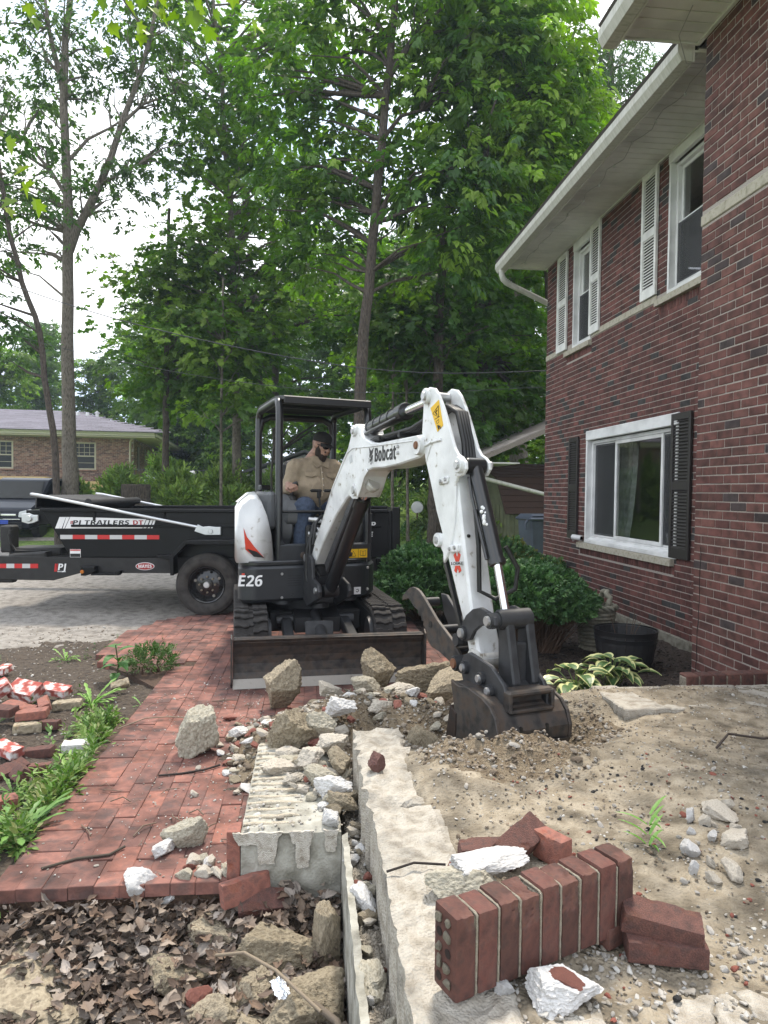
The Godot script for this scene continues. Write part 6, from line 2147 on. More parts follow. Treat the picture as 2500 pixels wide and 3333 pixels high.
func build_trailer() -> void:
	var t := thing("dump_trailer", "black dump trailer with silver tarp arms parked on the drive", "trailer", Vector3(-1.26, 0, -9.36), -6)
	t.rotation.z = deg_to_rad(0.5)
	var blk := mt("trblack", Color(0.006, 0.006, 0.007), 0.34, {"sp": 0.35})
	var dusty := mt("trdust", Color(0.02, 0.019, 0.018), 0.6, {"t": "blotch", "ts": 1.0})
	var alu := mt("alu", Color(0.62, 0.63, 0.64), 0.35, {"m": 0.7})
	var wht := mt("sticker", Color(0.75, 0.75, 0.75), 0.5)
	var redm := mt("tapered", Color(0.5, 0.02, 0.02), 0.4)
	var ink := mt("ink", Color(0.01, 0.01, 0.01), 0.5)
	var W := 2.0
	for z in [0.0, -W]:
		var b := MB.new()
		b.prism(tpoly([265, 755, 2320, 752, 2320, 1035, 435, 1035]), z - 0.04, z, "z", 0.006)
		b.box(Vector3(0.05, 1.32, z + 0.012), Vector3(4.5, 0.05, 0.05), 0.01)
		b.box(Vector3(0.2, 1.12, z + 0.008), Vector3(4.0, 0.03, 0.03), 0.006)
		for k in 5:
			b.box(Vector3(-1.5 + k * 0.9, 1.24, z + 0.008), Vector3(0.03, 0.1, 0.03), 0.004)
		put("bed_side", b, blk, t)
		var f := MB.new()
		f.prism(tpoly([335, 1036, 2300, 1036, 2300, 1130, 490, 1130, 330, 1175, -420, 1165, -420, 1060, 0, 1030]), z - 0.1, z - 0.012, "z", 0.006)
		put("frame_rail", f, blk if z < -1.0 else dusty, t)
	var bf := MB.new()
	bf.prism(tpoly([265, 757, 435, 1033, 445, 1030, 278, 757]), -W + 0.02, -0.02, "z")
	bf.box(Vector3(0.3, 0.73, -W / 2), Vector3(4.0, 0.04, W - 0.06))
	put("bed_floor", bf, blk, t)
	var nose := MB.new()
	nose.prism(tpoly([165, 757, 285, 757, 335, 842, 250, 842, 165, 835]), -W + 0.05, -0.03, "z", 0.01)
	put("front_bulkhead", nose, blk, t)
	var tb := MB.new()
	tb.prism(tpoly([212, 668, 540, 700, 545, 715, 510, 752, 205, 752]), -W + 0.1, -0.06, "z", 0.03)
	tb.cyl(Vector3(-1.6, 1.42, -W + 0.1), Vector3(-1.6, 1.42, -0.05), 0.05, 12)
	put("tarp_roll", tb, mt("tarp", Color(0.02, 0.02, 0.022), 0.75, {"b": "bump", "bs": 0.5}), t)
	var a0 := tz(205, 662)
	var a1 := tz(1205, 856)
	for z in [0.035, -W - 0.035]:
		var a := MB.new()
		a.tube([Vector3(a0.x, a0.y, z - 0.08), Vector3(a0.x + 0.02, a0.y + 0.0, z), Vector3(a0.x + 0.1, a0.y - 0.01, z), Vector3(a1.x, a1.y, z)], 0.02, 10)
		put("tarp_arm", a, alu, t)
		var k := MB.new()
		k.prism(tpoly([1175, 878, 1195, 838, 1225, 852, 1260, 848, 1300, 853, 1332, 853, 1332, 900, 1240, 900]), z - 0.03, z + 0.02, "z", 0.005)
		var c := tz(1272, 877)
		k.cyl(Vector3(c.x, c.y, z), Vector3(c.x, c.y, z + 0.04), 0.03, 12, -1, 0.004)
		put("arm_bracket", k, alu, t)
	var la := MB.new()
	var l0 := tz(200, 805)
	la.prism(tpoly([153, 778, 195, 774, 222, 785, 250, 785, 250, 820, 222, 832, 190, 838, 153, 826]), 0.0, 0.03, "z", 0.006)
	la.cyl(Vector3(l0.x, l0.y, 0.02), Vector3(l0.x, l0.y, 0.06), 0.04, 14, -1, 0.006)
	put("latch", la, alu, t)
	# signs and reflective tape
	var sg := MB.new()
	for q in [[345, 368, 372, 395], [362 + 8, 376 + 8, 392, 410], [390, 396 + 4, 412, 432]]:
		sg.prism(tpoly([q[0], 865, q[1], 865, q[3], 797, q[2], 797]), 0.001, 0.004, "z")
	for q in [[868, 885, 888, 905], [893, 905, 912, 925], [912, 922, 930, 942]]:
		sg.prism(tpoly([q[0], 862, q[1], 862, q[3], 814, q[2], 812]), 0.001, 0.004, "z")
	sg.prism(tpoly([404, 865, 862, 863, 885, 808, 436, 796]), 0.001, 0.004, "z")
	var so := put("name_sign", sg, wht, t)
	var tx := MB.new()
	var c1 := tz(618, 829)
	letters("PJ TRAILERS", 0.055, tx, Transform3D(Basis(), Vector3(c1.x, c1.y, 0.006)), true, 1.72, 0.2, 0.003)
	put("sign_lettering", tx, ink, so)
	var tx2 := MB.new()
	var c2 := tz(836, 829)
	letters("DT", 0.055, tx2, Transform3D(Basis(), Vector3(c2.x, c2.y, 0.006)), true, 1.5, 0.0, 0.003)
	for k in 2:
		tx2.prism(tpoly([436 + k * 8, 838, 441 + k * 8, 838, 444 + k * 8, 820, 439 + k * 8, 820]), 0.005, 0.007, "z")
	put("sign_red_letters", tx2, mt("signred", Color(0.35, 0.03, 0.03), 0.5), so)
	for k in 8:
		var tp := MB.new()
		tp.prism(tpoly([375 + k * 73.4, 928, 448 + k * 73.4, 928, 448 + k * 73.4, 903, 375 + k * 73.4, 903]), 0.001, 0.004, "z")
		put("reflective_tape", tp, redm if k % 2 == 1 else mt("tapewhite", Color(0.5, 0.5, 0.5), 0.4), t)
	for k in 7:
		var tp := MB.new()
		tp.prism(tpoly([-90 + k * 47, 1102, -43 + k * 47, 1102, -43 + k * 47, 1076, -90 + k * 47, 1076]), -0.011, -0.007, "z")
		put("reflective_tape", tp, redm if k % 2 == 0 else mt("tapewhite", Color(0.5, 0.5, 0.5), 0.4), t)
	var wl := MB.new()
	wl.prism(tpoly([432, 1036, 495, 1036, 495, 988, 432, 988]), 0.001, 0.004, "z")
	var wo := put("warning_label", wl, wht, t)
	var wl2 := MB.new()
	wl2.prism(tpoly([434, 1034, 493, 1034, 493, 1014, 434, 1014]), 0.004, 0.006, "z")
	put("label_print", wl2, ink, wo)
	var wl3 := MB.new()
	wl3.prism(tpoly([434, 997, 493, 997, 493, 990, 434, 990]), 0.004, 0.006, "z")
	put("label_band", wl3, redm, wo)
	var pj := MB.new()
	var c3 := tz(381, 1095)
	letters("PJ", 0.085, pj, Transform3D(Basis(), Vector3(c3.x, c3.y, -0.01)), true, 1.1, 0.15, 0.004)
	var c4 := tz(378, 1122)
	letters("TRAILERS", 0.014, pj, Transform3D(Basis(), Vector3(c4.x, c4.y, -0.01)), true, 1.3, 0.1, 0.003)
	put("frame_lettering", pj, wht, t)
	var pr := MB.new()
	pr.prism(tpoly([335, 1122, 343, 1122, 348, 1075, 340, 1075]), -0.011, -0.007, "z")
	pr.prism(tpoly([346, 1122, 351, 1122, 356, 1075, 351, 1075]), -0.011, -0.007, "z")
	put("frame_red_bars", pr, redm, t)
	var mo := MB.new()
	var c5 := tz(875, 1089)
	var el := []
	var el2 := []
	for k in 24:
		var a := TAU * k / 24.0
		el.append(Vector2(c5.x + 0.122 * cos(a), c5.y + 0.05 * sin(a)))
		el2.append(Vector2(c5.x + 0.114 * cos(a), c5.y + 0.043 * sin(a)))
	mo.prism(el, -0.012, -0.007, "z")
	var moo := put("oval_badge", mo, wht, t)
	var mo2 := MB.new()
	mo2.prism(el2, -0.007, -0.004, "z")
	put("oval_red", mo2, mt("badgered", Color(0.3, 0.01, 0.01), 0.4), moo)
	var mo3 := MB.new()
	letters("MAYES", 0.042, mo3, Transform3D(Basis(), Vector3(c5.x, c5.y, -0.002)), true, 0.95, 0.0, 0.003)
	put("badge_lettering", mo3, wht, moo)
	var er := MB.new()
	letters("ER", 0.075, er, Transform3D(Basis(), Vector3(2.07, 1.14, 0.004)), true, 1.2, 0.1, 0.003)
	letters("LE", 0.06, er, Transform3D(Basis(), Vector3(2.05, 1.02, 0.004)), true, 1.2, 0.1, 0.003)
	put("rear_lettering", er, wht, t)
	# marker lamp and step
	var ml := MB.new()
	ml.prism(tpoly([516, 1140, 516, 1085, 600, 1085, 600, 1118, 545, 1140]), -0.01, 0.12, "z", 0.01)
	ml.prism(tpoly([570, 1138, 735, 1138, 745, 1112, 725, 1112, 715, 1126, 575, 1126]), -0.01, 0.1, "z", 0.005)
	put("lamp_box", ml, blk, t)
	var mc := tz(526, 1116)
	var mk := MB.new()
	mk.cyl(Vector3(mc.x, mc.y, 0.115), Vector3(mc.x, mc.y, 0.13), 0.026, 14, -1, 0.006)
	put("marker_lamp", mk, mt("amber", Color(0.5, 0.16, 0.02), 0.3), t)
	# tongue gear at the left edge
	var jk := MB.new()
	jk.box(Vector3(-2.76, 0.93, -0.3), Vector3(0.16, 0.36, 0.2), 0.02)
	jk.cyl(Vector3(-2.67, 1.0, -0.15), Vector3(-2.67, 1.05, -0.15), 0.02, 10)
	jk.box(Vector3(-2.4, 0.76, -0.5), Vector3(0.7, 0.1, 0.5), 0.02)
	jk.prism(tpoly([40, 1060, 60, 1020, 280, 1005, 290, 1055]), -0.2, -0.02, "z", 0.02)
	jk.tube([Vector3(-2.68, 1.0, -0.12), Vector3(-2.65, 0.9, -0.1), Vector3(-2.6, 0.78, -0.15), Vector3(-2.3, 0.77, -0.2)], 0.012, 6)
	jk.box(Vector3(-2.75, 0.42, -0.1), Vector3(0.34, 0.1, 0.12), 0.02)
	put("tongue_gear", jk, dusty, t)
	# fender and wheels
	var fe := MB.new()
	fe.prism(tpoly([1063, 1128, 1058, 1018, 1150, 925, 2000, 922, 2090, 1018, 2090, 1128, 2082, 1128, 2080, 1022, 1996, 932, 1154, 935, 1070, 1022, 1073, 1128]), 0.002, 0.27, "z", 0.004)
	fe.prism(tpoly([1063, 1128, 1058, 1018, 1150, 925, 2000, 922, 2090, 1018, 2090, 1128, 2072, 1128, 2070, 1026, 1992, 945, 1158, 948, 1082, 1026, 1083, 1128]), 0.255, 0.275, "z", 0.003)
	fe.prism(tpoly([970, 1018, 1058, 1012, 1058, 1020, 1058, 1045, 975, 1026]), 0.002, 0.2, "z", 0.003)
	put("fender", fe, blk, t)
	for q in [[0.0, 0.13], [0.88, 0.13], [0.0, -W - 0.1], [0.88, -W - 0.1]]:
		var w := Node3D.new()
		w.name = "wheel"
		t.add_child(w, true)
		w.transform = Transform3D(Basis.from_euler(Vector3(PI / 2, 0, 0)), Vector3(q[0], 0.385, q[1]))
		if q[1] < -1.0:
			w.rotate_object_local(Vector3.RIGHT, PI)
		var ty := MB.new()
		ty.lathe([Vector2(0.24, -0.09), Vector2(0.3, -0.115), Vector2(0.36, -0.115), Vector2(0.39, -0.09), Vector2(0.397, -0.05), Vector2(0.398, 0.05), Vector2(0.39, 0.09), Vector2(0.372, 0.108), Vector2(0.34, 0.12), Vector2(0.3, 0.12), Vector2(0.262, 0.112), Vector2(0.238, 0.09)], 48, Vector3.ZERO, true)
		for rr_ in [0.375, 0.345]:
			ty.lathe([Vector2(rr_ - 0.004, 0.11), Vector2(rr_, 0.122 if rr_ < 0.36 else 0.113), Vector2(rr_ + 0.003, 0.108)], 48)
		put("tyre", ty, mt("tyrem", Color(0.055, 0.05, 0.045), 0.85, {"t": "dustyp", "ts": 1.2, "b": "bumpf", "bs": 0.08}), w)
		var rm := MB.new()
		rm.lathe([Vector2(0.238, 0.0), Vector2(0.24, 0.088), Vector2(0.228, 0.1), Vector2(0.215, 0.09), Vector2(0.205, 0.03), Vector2(0.19, 0.015), Vector2(0.15, 0.03), Vector2(0.1, 0.04), Vector2(0.075, 0.045), Vector2(0.07, 0.075), Vector2(0.0, 0.08)], 36)
		var rim := put("rim", rm, mt("rimm", Color(0.014, 0.014, 0.015), 0.25, {"cc": 0.3}), w)
		for k in 8:
			var a := TAU * k / 8.0
			var ho := MB.new()
			ho.cyl(Vector3(0.165 * cos(a + 0.3), 0.024, 0.165 * sin(a + 0.3)), Vector3(0.165 * cos(a + 0.3), 0.032, 0.165 * sin(a + 0.3)), 0.019, 10)
			put("rim_hole", ho, mt("holem", Color(0.25, 0.23, 0.2), 0.9) if k % 3 == 1 else mt("holed", Color(0.003, 0.003, 0.003), 0.9), rim)
			var nu := MB.new()
			nu.cyl(Vector3(0.1 * cos(a), 0.038, 0.1 * sin(a)), Vector3(0.1 * cos(a), 0.07, 0.1 * sin(a)), 0.014, 6, -1, 0.003)
			put("wheel_nut", nu, mt("nutm", Color(0.3, 0.26, 0.2), 0.4, {"m": 0.7}), rim)
		var hb := MB.new()
		hb.cyl(Vector3(0, 0.07, 0), Vector3(0, 0.1, 0), 0.042, 16, -1, 0.006)
		hb.cyl(Vector3(0, 0.1, 0), Vector3(0, 0.106, 0), 0.02, 12)
		put("hub_cap", hb, alu, rim)
	# rear gate with its hinges
	var rg := MB.new()
	rg.box(Vector3(2.32, 1.02, -W / 2), Vector3(0.06, 0.62, W), 0.01)
	for y in [0.8, 1.05, 1.25]:
		rg.box(Vector3(2.36, y, -0.12), Vector3(0.14, 0.04, 0.05), 0.006)
		rg.cyl(Vector3(2.42, y - 0.05, -0.08), Vector3(2.42, y + 0.05, -0.08), 0.03, 10)
	rg.box(Vector3(2.4, 1.0, 0.02), Vector3(0.1, 0.75, 0.06), 0.01)
	rg.box(Vector3(2.26, 0.62, 0.05), Vector3(0.24, 0.2, 0.06), 0.01)
	put("rear_gate", rg, blk, t)

func build_car() -> void:
	var o := Vector3(-8.85, 0.1, -18.9)
	var c := thing("parked_car", "dark boxy car facing us at the left edge, beyond the trailer tongue", "car", Vector3(-8.07, 0.2, -19.5), 0)
	c.rotation.y = deg_to_rad(-2)
	var paint := mt("carpaint", Color(0.006, 0.008, 0.014), 0.3, {"sp": 0.35})
	var plast := mt("carplastic", Color(0.012, 0.012, 0.013), 0.5)
	var gl := mt("carglass", Color(0.012, 0.015, 0.016), 0.1, {"sp": 0.3})
	var chr := mt("chrome", Color(0.7, 0.7, 0.7), 0.12, {"m": 1.0})
	var b := MB.new()
	b.prism(rounded(v2([0.0, 0.28, 0.03, 0.6, 0.0, 0.74, -0.12, 0.84, -0.5, 0.98, -0.95, 1.06, -4.1, 1.06, -4.2, 0.7, -4.15, 0.3]), 0.06), -0.84, 0.84, "x", 0.07)
	put("body", b, paint, c)
	var cb := MB.new()
	cb.prism(rounded(v2([-0.9, 1.04, -1.55, 1.60, -1.8, 1.66, -3.9, 1.62, -4.15, 1.05]), 0.06), -0.74, 0.74, "x", 0.06)
	put("roof", cb, paint, c)
	var ws := MB.new()
	ws.poly([Vector3(-0.66, 1.09, -0.915), Vector3(0.66, 1.09, -0.915), Vector3(0.6, 1.56, -1.46), Vector3(-0.6, 1.56, -1.46)], Vector3(0, 1, 1))
	put("windshield", ws, gl, c)
	for s in [-1.0, 1.0]:
		var m := MB.new()
		m.box(Vector3(s * 0.96, 1.13, -1.05), Vector3(0.2, 0.14, 0.1), 0.03)
		m.bar(Vector3(s * 0.84, 1.07, -1.08), Vector3(s * 0.92, 1.1, -1.06), 0.04, 0.04)
		put("mirror", m, plast, c)
		var h := MB.new()
		h.prism(rounded(v2([s * 0.5, 0.6, s * 0.8, 0.58, s * 0.83, 0.82, s * 0.52, 0.74]), 0.03), -0.02, 0.035, "z", 0.01)
		put("headlight", h, mt("lens", Color(0.55, 0.57, 0.58), 0.1), c)
		var wh := MB.new()
		wh.cyl(Vector3(s * 0.62, 0.3, -0.75), Vector3(s * 0.83, 0.3, -0.75), 0.31, 24, -1, 0.03)
		put("wheel", wh, plast, c)
		var wh2 := MB.new()
		wh2.cyl(Vector3(s * 0.62, 0.3, -3.4), Vector3(s * 0.83, 0.3, -3.4), 0.31, 24, -1, 0.03)
		put("wheel", wh2, plast, c)
	var gr_ := MB.new()
	gr_.box(Vector3(0, 0.66, 0.02), Vector3(0.9, 0.05, 0.04), 0.01)
	gr_.box(Vector3(0, 0.545, 0.03), Vector3(1.1, 0.02, 0.03), 0.005)
	put("chrome_bar", gr_, chr, c)
	for k in 5:
		var g := MB.new()
		g.box(Vector3(0, 0.3 + k * 0.04, 0.035), Vector3(1.2, 0.018, 0.03), 0.004)
		put("grille_slat", g, plast, c)
	var bp := MB.new()
	bp.box(Vector3(0, 0.47, 0.04), Vector3(0.5, 0.11, 0.02), 0.004)
	put("front_plate", bp, mt("blueplate", Color(0.02, 0.06, 0.35), 0.4), c)
	var em := MB.new()
	em.cyl(Vector3(0, 0.68, 0.02), Vector3(0, 0.68, 0.06), 0.07, 20, -1, 0.01)
	put("badge", em, chr, c)

# ------------------------------------------------------------------ trees
var sprigs := {}

# a leaf lying along +z from the origin, folded at the midrib, drawn into b
func leaf_at(b: MB, t: Transform3D, l: float, w: float, kind: String, fold := 0.25) -> void:
	var half: Array
	if kind == "maple":
		half = [Vector2(0.0, 0.0), Vector2(0.28, -0.02), Vector2(0.22, 0.16), Vector2(0.5, 0.3), Vector2(0.36, 0.42), Vector2(0.44, 0.62), Vector2(0.2, 0.58), Vector2(0.0, 1.0)]
	elif kind == "ovate":
		half = [Vector2(0.0, 0.0), Vector2(0.34, 0.22), Vector2(0.44, 0.5), Vector2(0.24, 0.8), Vector2(0.0, 1.0)]
	else:
		half = [Vector2(0.0, 0.0), Vector2(0.46, 0.42), Vector2(0.0, 1.0)]
	for s in [-1.0, 1.0]:
		for i in range(1, half.size() - 1):
			var p := []
			for k in [0, i, i + 1]:
				var h: Vector2 = half[k]
				var y: float = fold * h.x * w - 0.25 * l * h.y * h.y * 0.5
				p.append(t * Vector3(s * h.x * w, y, h.y * l))
			b.poly(p, t.basis.y)

func sprig(kind: String, n: int, l: float, w: float, reach: float) -> ArrayMesh:
	var key := "%s%d%.3f" % [kind, n, l]
	if sprigs.has(key):
		return sprigs[key]
	var r := RandomNumberGenerator.new()
	r.seed = hash(key)
	var b := MB.new()
	for i in n:
		var f := (i + 0.5) / n
		var s := 1.0 if i % 2 == 0 else -1.0
		var ps := Vector3(r.randf_range(-0.06, 0.06) * reach, r.randf_range(-0.2, 0.12) * reach, f * reach)
		var bs := Basis.from_euler(Vector3(r.randf_range(-0.1, 0.75), s * r.randf_range(0.4, 1.5) * (1.0 - 0.7 * f), r.randf_range(-0.6, 0.6)))
		var sc := r.randf_range(0.75, 1.2)
		b.col = Color.WHITE * r.randf_range(0.78, 1.1)
		leaf_at(b, Transform3D(bs, ps), l * sc, w * sc, kind)
	sprigs[key] = b.mesh()
	return sprigs[key]

func leafmat(key: String, bl: Color) -> StandardMaterial3D:
	return mt(key, Color(1, 1, 1), 0.5, {"vc": true, "bl": bl, "sp": 0.4})

# crown: lobes of boughs, each bough a flattened spray of sprigs at the end of its own limb
func tree(nm: String, label: String, trunk: Array, r0: float, r1: float, o: Dictionary, group := "") -> Node3D:
	var base: Vector3 = trunk[0]
	base.y = far_y(base.z) - 0.1
	var t := thing(nm, label, "tree", base, 0, group)
	var pts := []
	for p in trunk:
		pts.append(p - base)
	if pts[0].y > 0.15:
		pts.push_front(Vector3(pts[0].x, 0, pts[0].z))
	var fine := []
	var rad := []
	var n := 22
	for i in n + 1:
		var f := float(i) / n * (pts.size() - 1)
		var k := mini(int(f), pts.size() - 2)
		var a: Vector3 = pts[maxi(k - 1, 0)]
		var d: Vector3 = pts[mini(k + 2, pts.size() - 1)]
		var q: Vector3 = pts[k].cubic_interpolate(pts[k + 1], a, d, f - k)
		fine.append(q + Vector3(noise.get_noise_1d(i * 7.0 + base.x), 0, noise.get_noise_1d(i * 7.0 + 90.0 + base.x)) * r0 * 0.3)
		rad.append(lerpf(r0, r1, pow(float(i) / n, 0.8)) * (1.0 + (0.5 * exp(-i * 0.9) if i < 4 else 0.0)))
	var b := MB.new()
	b.tube(fine, rad, o.get("sides", 12))
	var bark: StandardMaterial3D = o.get("bark", mt("bark", Color(1, 1, 1), 0.95, {"t": "bark", "ts": Vector3(1.6, 0.35, 1.6), "b": "bump", "bs": 4.0}))
	put("trunk", b, bark, t)
	for l in o.get("limbs", []):
		var lp := []
		for p in l[0]:
			lp.append(p - base)
		var lr := []
		for i in lp.size():
			lr.append(lerpf(l[1], l[2], float(i) / (lp.size() - 1)))
		var lb := MB.new()
		lb.tube(lp, lr, 8)
		put("limb", lb, bark, t)
	var xs := []
	var cs := []
	var lm := MB.new()
	var cols: Array = o.cols
	var joints := fine.slice(6) 
	for l in o.get("limbs", []):
		for p in l[0]:
			joints.append(p - base)
	for lobe in o.lobes:
		var c: Vector3 = lobe[0] - base
		var r: Vector3 = lobe[1]
		for k in int(lobe[2]):
			var d := Vector3(rng.randfn(), rng.randfn(), rng.randfn()).normalized() * pow(rng.randf(), 0.4)
			var bc := c + d * r
			if bc.y < 1.2:
				continue
			var jn: Vector3 = joints[0]
			var best := 1e9
			for j in joints:
				var q: float = Vector3(j).distance_to(bc - Vector3(0, 0.8, 0)) + (3.0 if j.y > bc.y + 0.3 else 0.0)
				if q < best:
					best = q
					jn = j
			if k % 2 == 0 or o.get("bare", false):
				var mid := jn.lerp(bc, 0.5) + Vector3(rr(-0.2, 0.2), 0.12 * best * rr(0.2, 1.2), rr(-0.2, 0.2))
				lm.tube([jn, jn.lerp(mid, 0.6) + Vector3(rr(-0.1, 0.1), rr(-0.05, 0.1), rr(-0.1, 0.1)), mid, bc], [minf(r1 * 0.9, 0.016 * best + 0.012), 0.013 * best + 0.01, 0.008 * best + 0.008, 0.006], 5, false)
			var rb: float = o.bough * rr(0.7, 1.3)
			var tone: Color = pick(cols) * rr(0.7, 1.3)
			var tilt := Basis.from_euler(Vector3(rr(-0.35, 0.35), rr(0, TAU), rr(-0.35, 0.35)))
			for s in int(o.per):
				var a := rng.randf() * TAU
				var q := sqrt(rng.randf()) * rb
				var off := tilt * Vector3(cos(a) * q, rr(-0.22, 0.22) * rb - 0.15 * q, sin(a) * q)
				var yaw := PI / 2 - a + rr(-0.9, 0.9)
				xs.append(Transform3D(tilt * Basis.from_euler(Vector3(rr(-0.15, 0.6), yaw, rr(-0.4, 0.4))).scaled(Vector3.ONE * rr(0.75, 1.25)), bc + off))
				cs.append(tone * rr(0.8, 1.2))
	if lm.v.size() > 0:
		put("twigs", lm, bark, t).set_meta("kind", "stuff")
	multi("crown", o.leaf, o.mat, xs, cs, t, "stuff")
	return t

func V(a: Array) -> Array:
	var o := []
	for i in range(0, a.size(), 3):
		o.append(Vector3(a[i], a[i + 1], a[i + 2]))
	return o

func build_trees() -> void:
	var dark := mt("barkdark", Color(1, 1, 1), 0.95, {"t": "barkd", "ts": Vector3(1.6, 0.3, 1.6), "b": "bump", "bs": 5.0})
	var lmat := leafmat("leafm", Color(0.85, 1.0, 0.22))
	var g1 := [Color(0.12, 0.21, 0.045), Color(0.14, 0.235, 0.05), Color(0.09, 0.17, 0.045), Color(0.18, 0.28, 0.055)]  # last tone brighter: sunlight on some boughs put into leaf colour
	var gb := [Color(0.21, 0.32, 0.055), Color(0.25, 0.36, 0.065), Color(0.16, 0.27, 0.055), Color(0.12, 0.21, 0.05)]  # bright boughs: sunlit patches painted into the leaf colours
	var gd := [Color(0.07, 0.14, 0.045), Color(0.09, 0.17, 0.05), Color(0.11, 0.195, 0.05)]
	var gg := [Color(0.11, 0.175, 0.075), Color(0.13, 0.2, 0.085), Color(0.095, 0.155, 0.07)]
	var maple := sprig("maple", 7, 0.17, 0.19, 0.34)
	var ash := sprig("ovate", 11, 0.13, 0.075, 0.4)
	var hick := sprig("ovate", 9, 0.2, 0.1, 0.4)
	var far := sprig("plain", 12, 0.3, 0.24, 0.7)
	tree("ash_tree", "tall grey-barked tree with forked trunk and airy crown behind the trailer", V([-7.06, 0.4, -21.85, -7.07, 2.32, -21.89, -7.09, 3.96, -21.94, -7.13, 6.42, -22.02, -7.16, 8.95, -22.10, -7.2, 10.53, -22.15, -7.29, 12.58, -22.22, -7.3, 14.36, -22.27, -7.18, 16, -22.31, -7.13, 18.05, -22.37]), 0.235, 0.07, {"leaf": ash, "mat": lmat, "cols": gg + [Color(0.06, 0.115, 0.035)], "bough": 0.85, "per": 9, "bare": true, "sides": 16,
		"limbs": [[V([-7.13, 8.6, -22.09, -6.92, 9.2, -22.08, -6.72, 9.57, -22.07, -6.25, 10.54, -22.05, -5.92, 11.36, -22.04, -5.59, 12.46, -22.04, -5.12, 13.7, -22.02, -4.79, 14.93, -22.03, -4.6, 16.03, -22.04, -4.47, 17.13, -22.06]), 0.15, 0.04], [V([-7.29, 13.06, -22.23, -7.46, 13.81, -22.27, -7.79, 15.17, -22.35, -7.93, 16.26, -22.4]), 0.1, 0.04], [V([-5.59, 12.39, -22.03, -4.98, 12.95, -21.99, -4.03, 13.3, -21.9]), 0.06, 0.02], [V([-7.17, 10.12, -22.13, -7.68, 10.93, -22.21, -8.51, 11.88, -22.33, -9.33, 12.21, -22.42]), 0.07, 0.02], [V([-6.25, 10.54, -22.05, -5.51, 10.96, -21.98, -5.1, 11.17, -21.95]), 0.05, 0.02], [V([-7.14, 11.28, -22.16, -6.6, 11.9, -22.13, -5.93, 12.25, -22.07, -5.11, 12.81, -22.0]), 0.06, 0.02]],
		"lobes": [[Vector3(-8.4, 13.6, -22.4), Vector3(2.6, 2.8, 2.0), 46], [Vector3(-8.6, 10.2, -22.3), Vector3(2.0, 2.2, 1.8), 30], [Vector3(-6.1, 15.2, -22.1), Vector3(2.6, 2.4, 2.0), 42], [Vector3(-4.6, 13.2, -22.0), Vector3(1.5, 2.2, 1.6), 22], [Vector3(-5.9, 10.4, -21.9), Vector3(1.3, 1.3, 1.3), 12]]})
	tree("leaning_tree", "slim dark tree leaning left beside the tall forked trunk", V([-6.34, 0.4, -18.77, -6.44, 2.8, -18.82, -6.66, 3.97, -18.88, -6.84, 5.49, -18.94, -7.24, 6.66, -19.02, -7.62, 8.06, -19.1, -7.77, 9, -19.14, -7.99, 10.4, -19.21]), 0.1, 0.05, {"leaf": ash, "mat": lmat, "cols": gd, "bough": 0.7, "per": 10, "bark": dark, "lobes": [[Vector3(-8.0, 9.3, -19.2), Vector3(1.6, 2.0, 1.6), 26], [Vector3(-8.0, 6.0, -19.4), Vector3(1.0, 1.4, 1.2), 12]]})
	tree("young_maple", "young maple with bright layered leaves rising beside the stump", V([-4.83, 1.05, -24.63, -4.85, 4.02, -24.73, -4.84, 6.21, -24.79, -4.83, 8.71, -24.86, -4.8, 11.06, -24.93]), 0.13, 0.05, {"leaf": maple, "mat": lmat, "cols": g1 + gb, "bough": 0.9, "per": 12, "bark": dark, "lobes": [[Vector3(-4.9, 7.6, -24.9), Vector3(2.0, 3.0, 2.0), 62], [Vector3(-4.4, 5.2, -25.2), Vector3(1.5, 0.9, 1.2), 16]]})
	tree("tall_maple", "tall dense maple with pale slender trunk left of the canopy", V([-2.39, 0.9, -24.38, -2.49, 4.05, -24.48, -2.59, 7.18, -24.58, -2.64, 9.36, -24.65, -2.74, 11.4, -24.72, -2.96, 13.43, -24.81, -3.09, 15.77, -24.89, -3.39, 18.11, -24.99, -3.48, 19.67, -25.05]), 0.15, 0.05, {"leaf": maple, "mat": lmat, "cols": g1 + [gb[0], gb[1]], "bough": 1.0, "per": 13, "lobes": [[Vector3(-2.6, 16.6, -24.9), Vector3(3.0, 3.2, 2.6), 74], [Vector3(-2.3, 12.2, -24.8), Vector3(2.8, 2.6, 2.6), 60], [Vector3(-4.0, 9.4, -24.8), Vector3(1.9, 2.0, 2.0), 44], [Vector3(-1.2, 8.6, -24.6), Vector3(2.2, 2.4, 2.2), 52], [Vector3(-2.6, 5.6, -24.6), Vector3(1.8, 1.4, 1.8), 30]]})
	tree("forked_maple", "dark trunked maple standing behind the excavator canopy", V([-1.4, 1.5, -30.33, -1.46, 6.64, -30.48, -1.5, 9.57, -30.57, -1.61, 11.32, -30.64, -1.74, 14.45, -30.74]), 0.2, 0.08, {"leaf": maple, "mat": lmat, "cols": g1 + gd, "bough": 1.2, "per": 15, "bark": dark, "limbs": [[V([-1.48, 7.6, -30.5, -1.0, 8.4, -30.5, -0.8, 9.8, -30.5, -0.7, 11.5, -30.5]), 0.09, 0.04]], "lobes": [[Vector3(-1.2, 13.5, -30.6), Vector3(3.6, 4.0, 3.0), 56], [Vector3(0.6, 9.4, -30.4), Vector3(2.4, 2.0, 2.2), 30], [Vector3(-3.0, 7.6, -30.5), Vector3(2.0, 1.8, 2.0), 30], [Vector3(0.3, 5.4, -30.2), Vector3(2.2, 1.4, 2.0), 26]]})
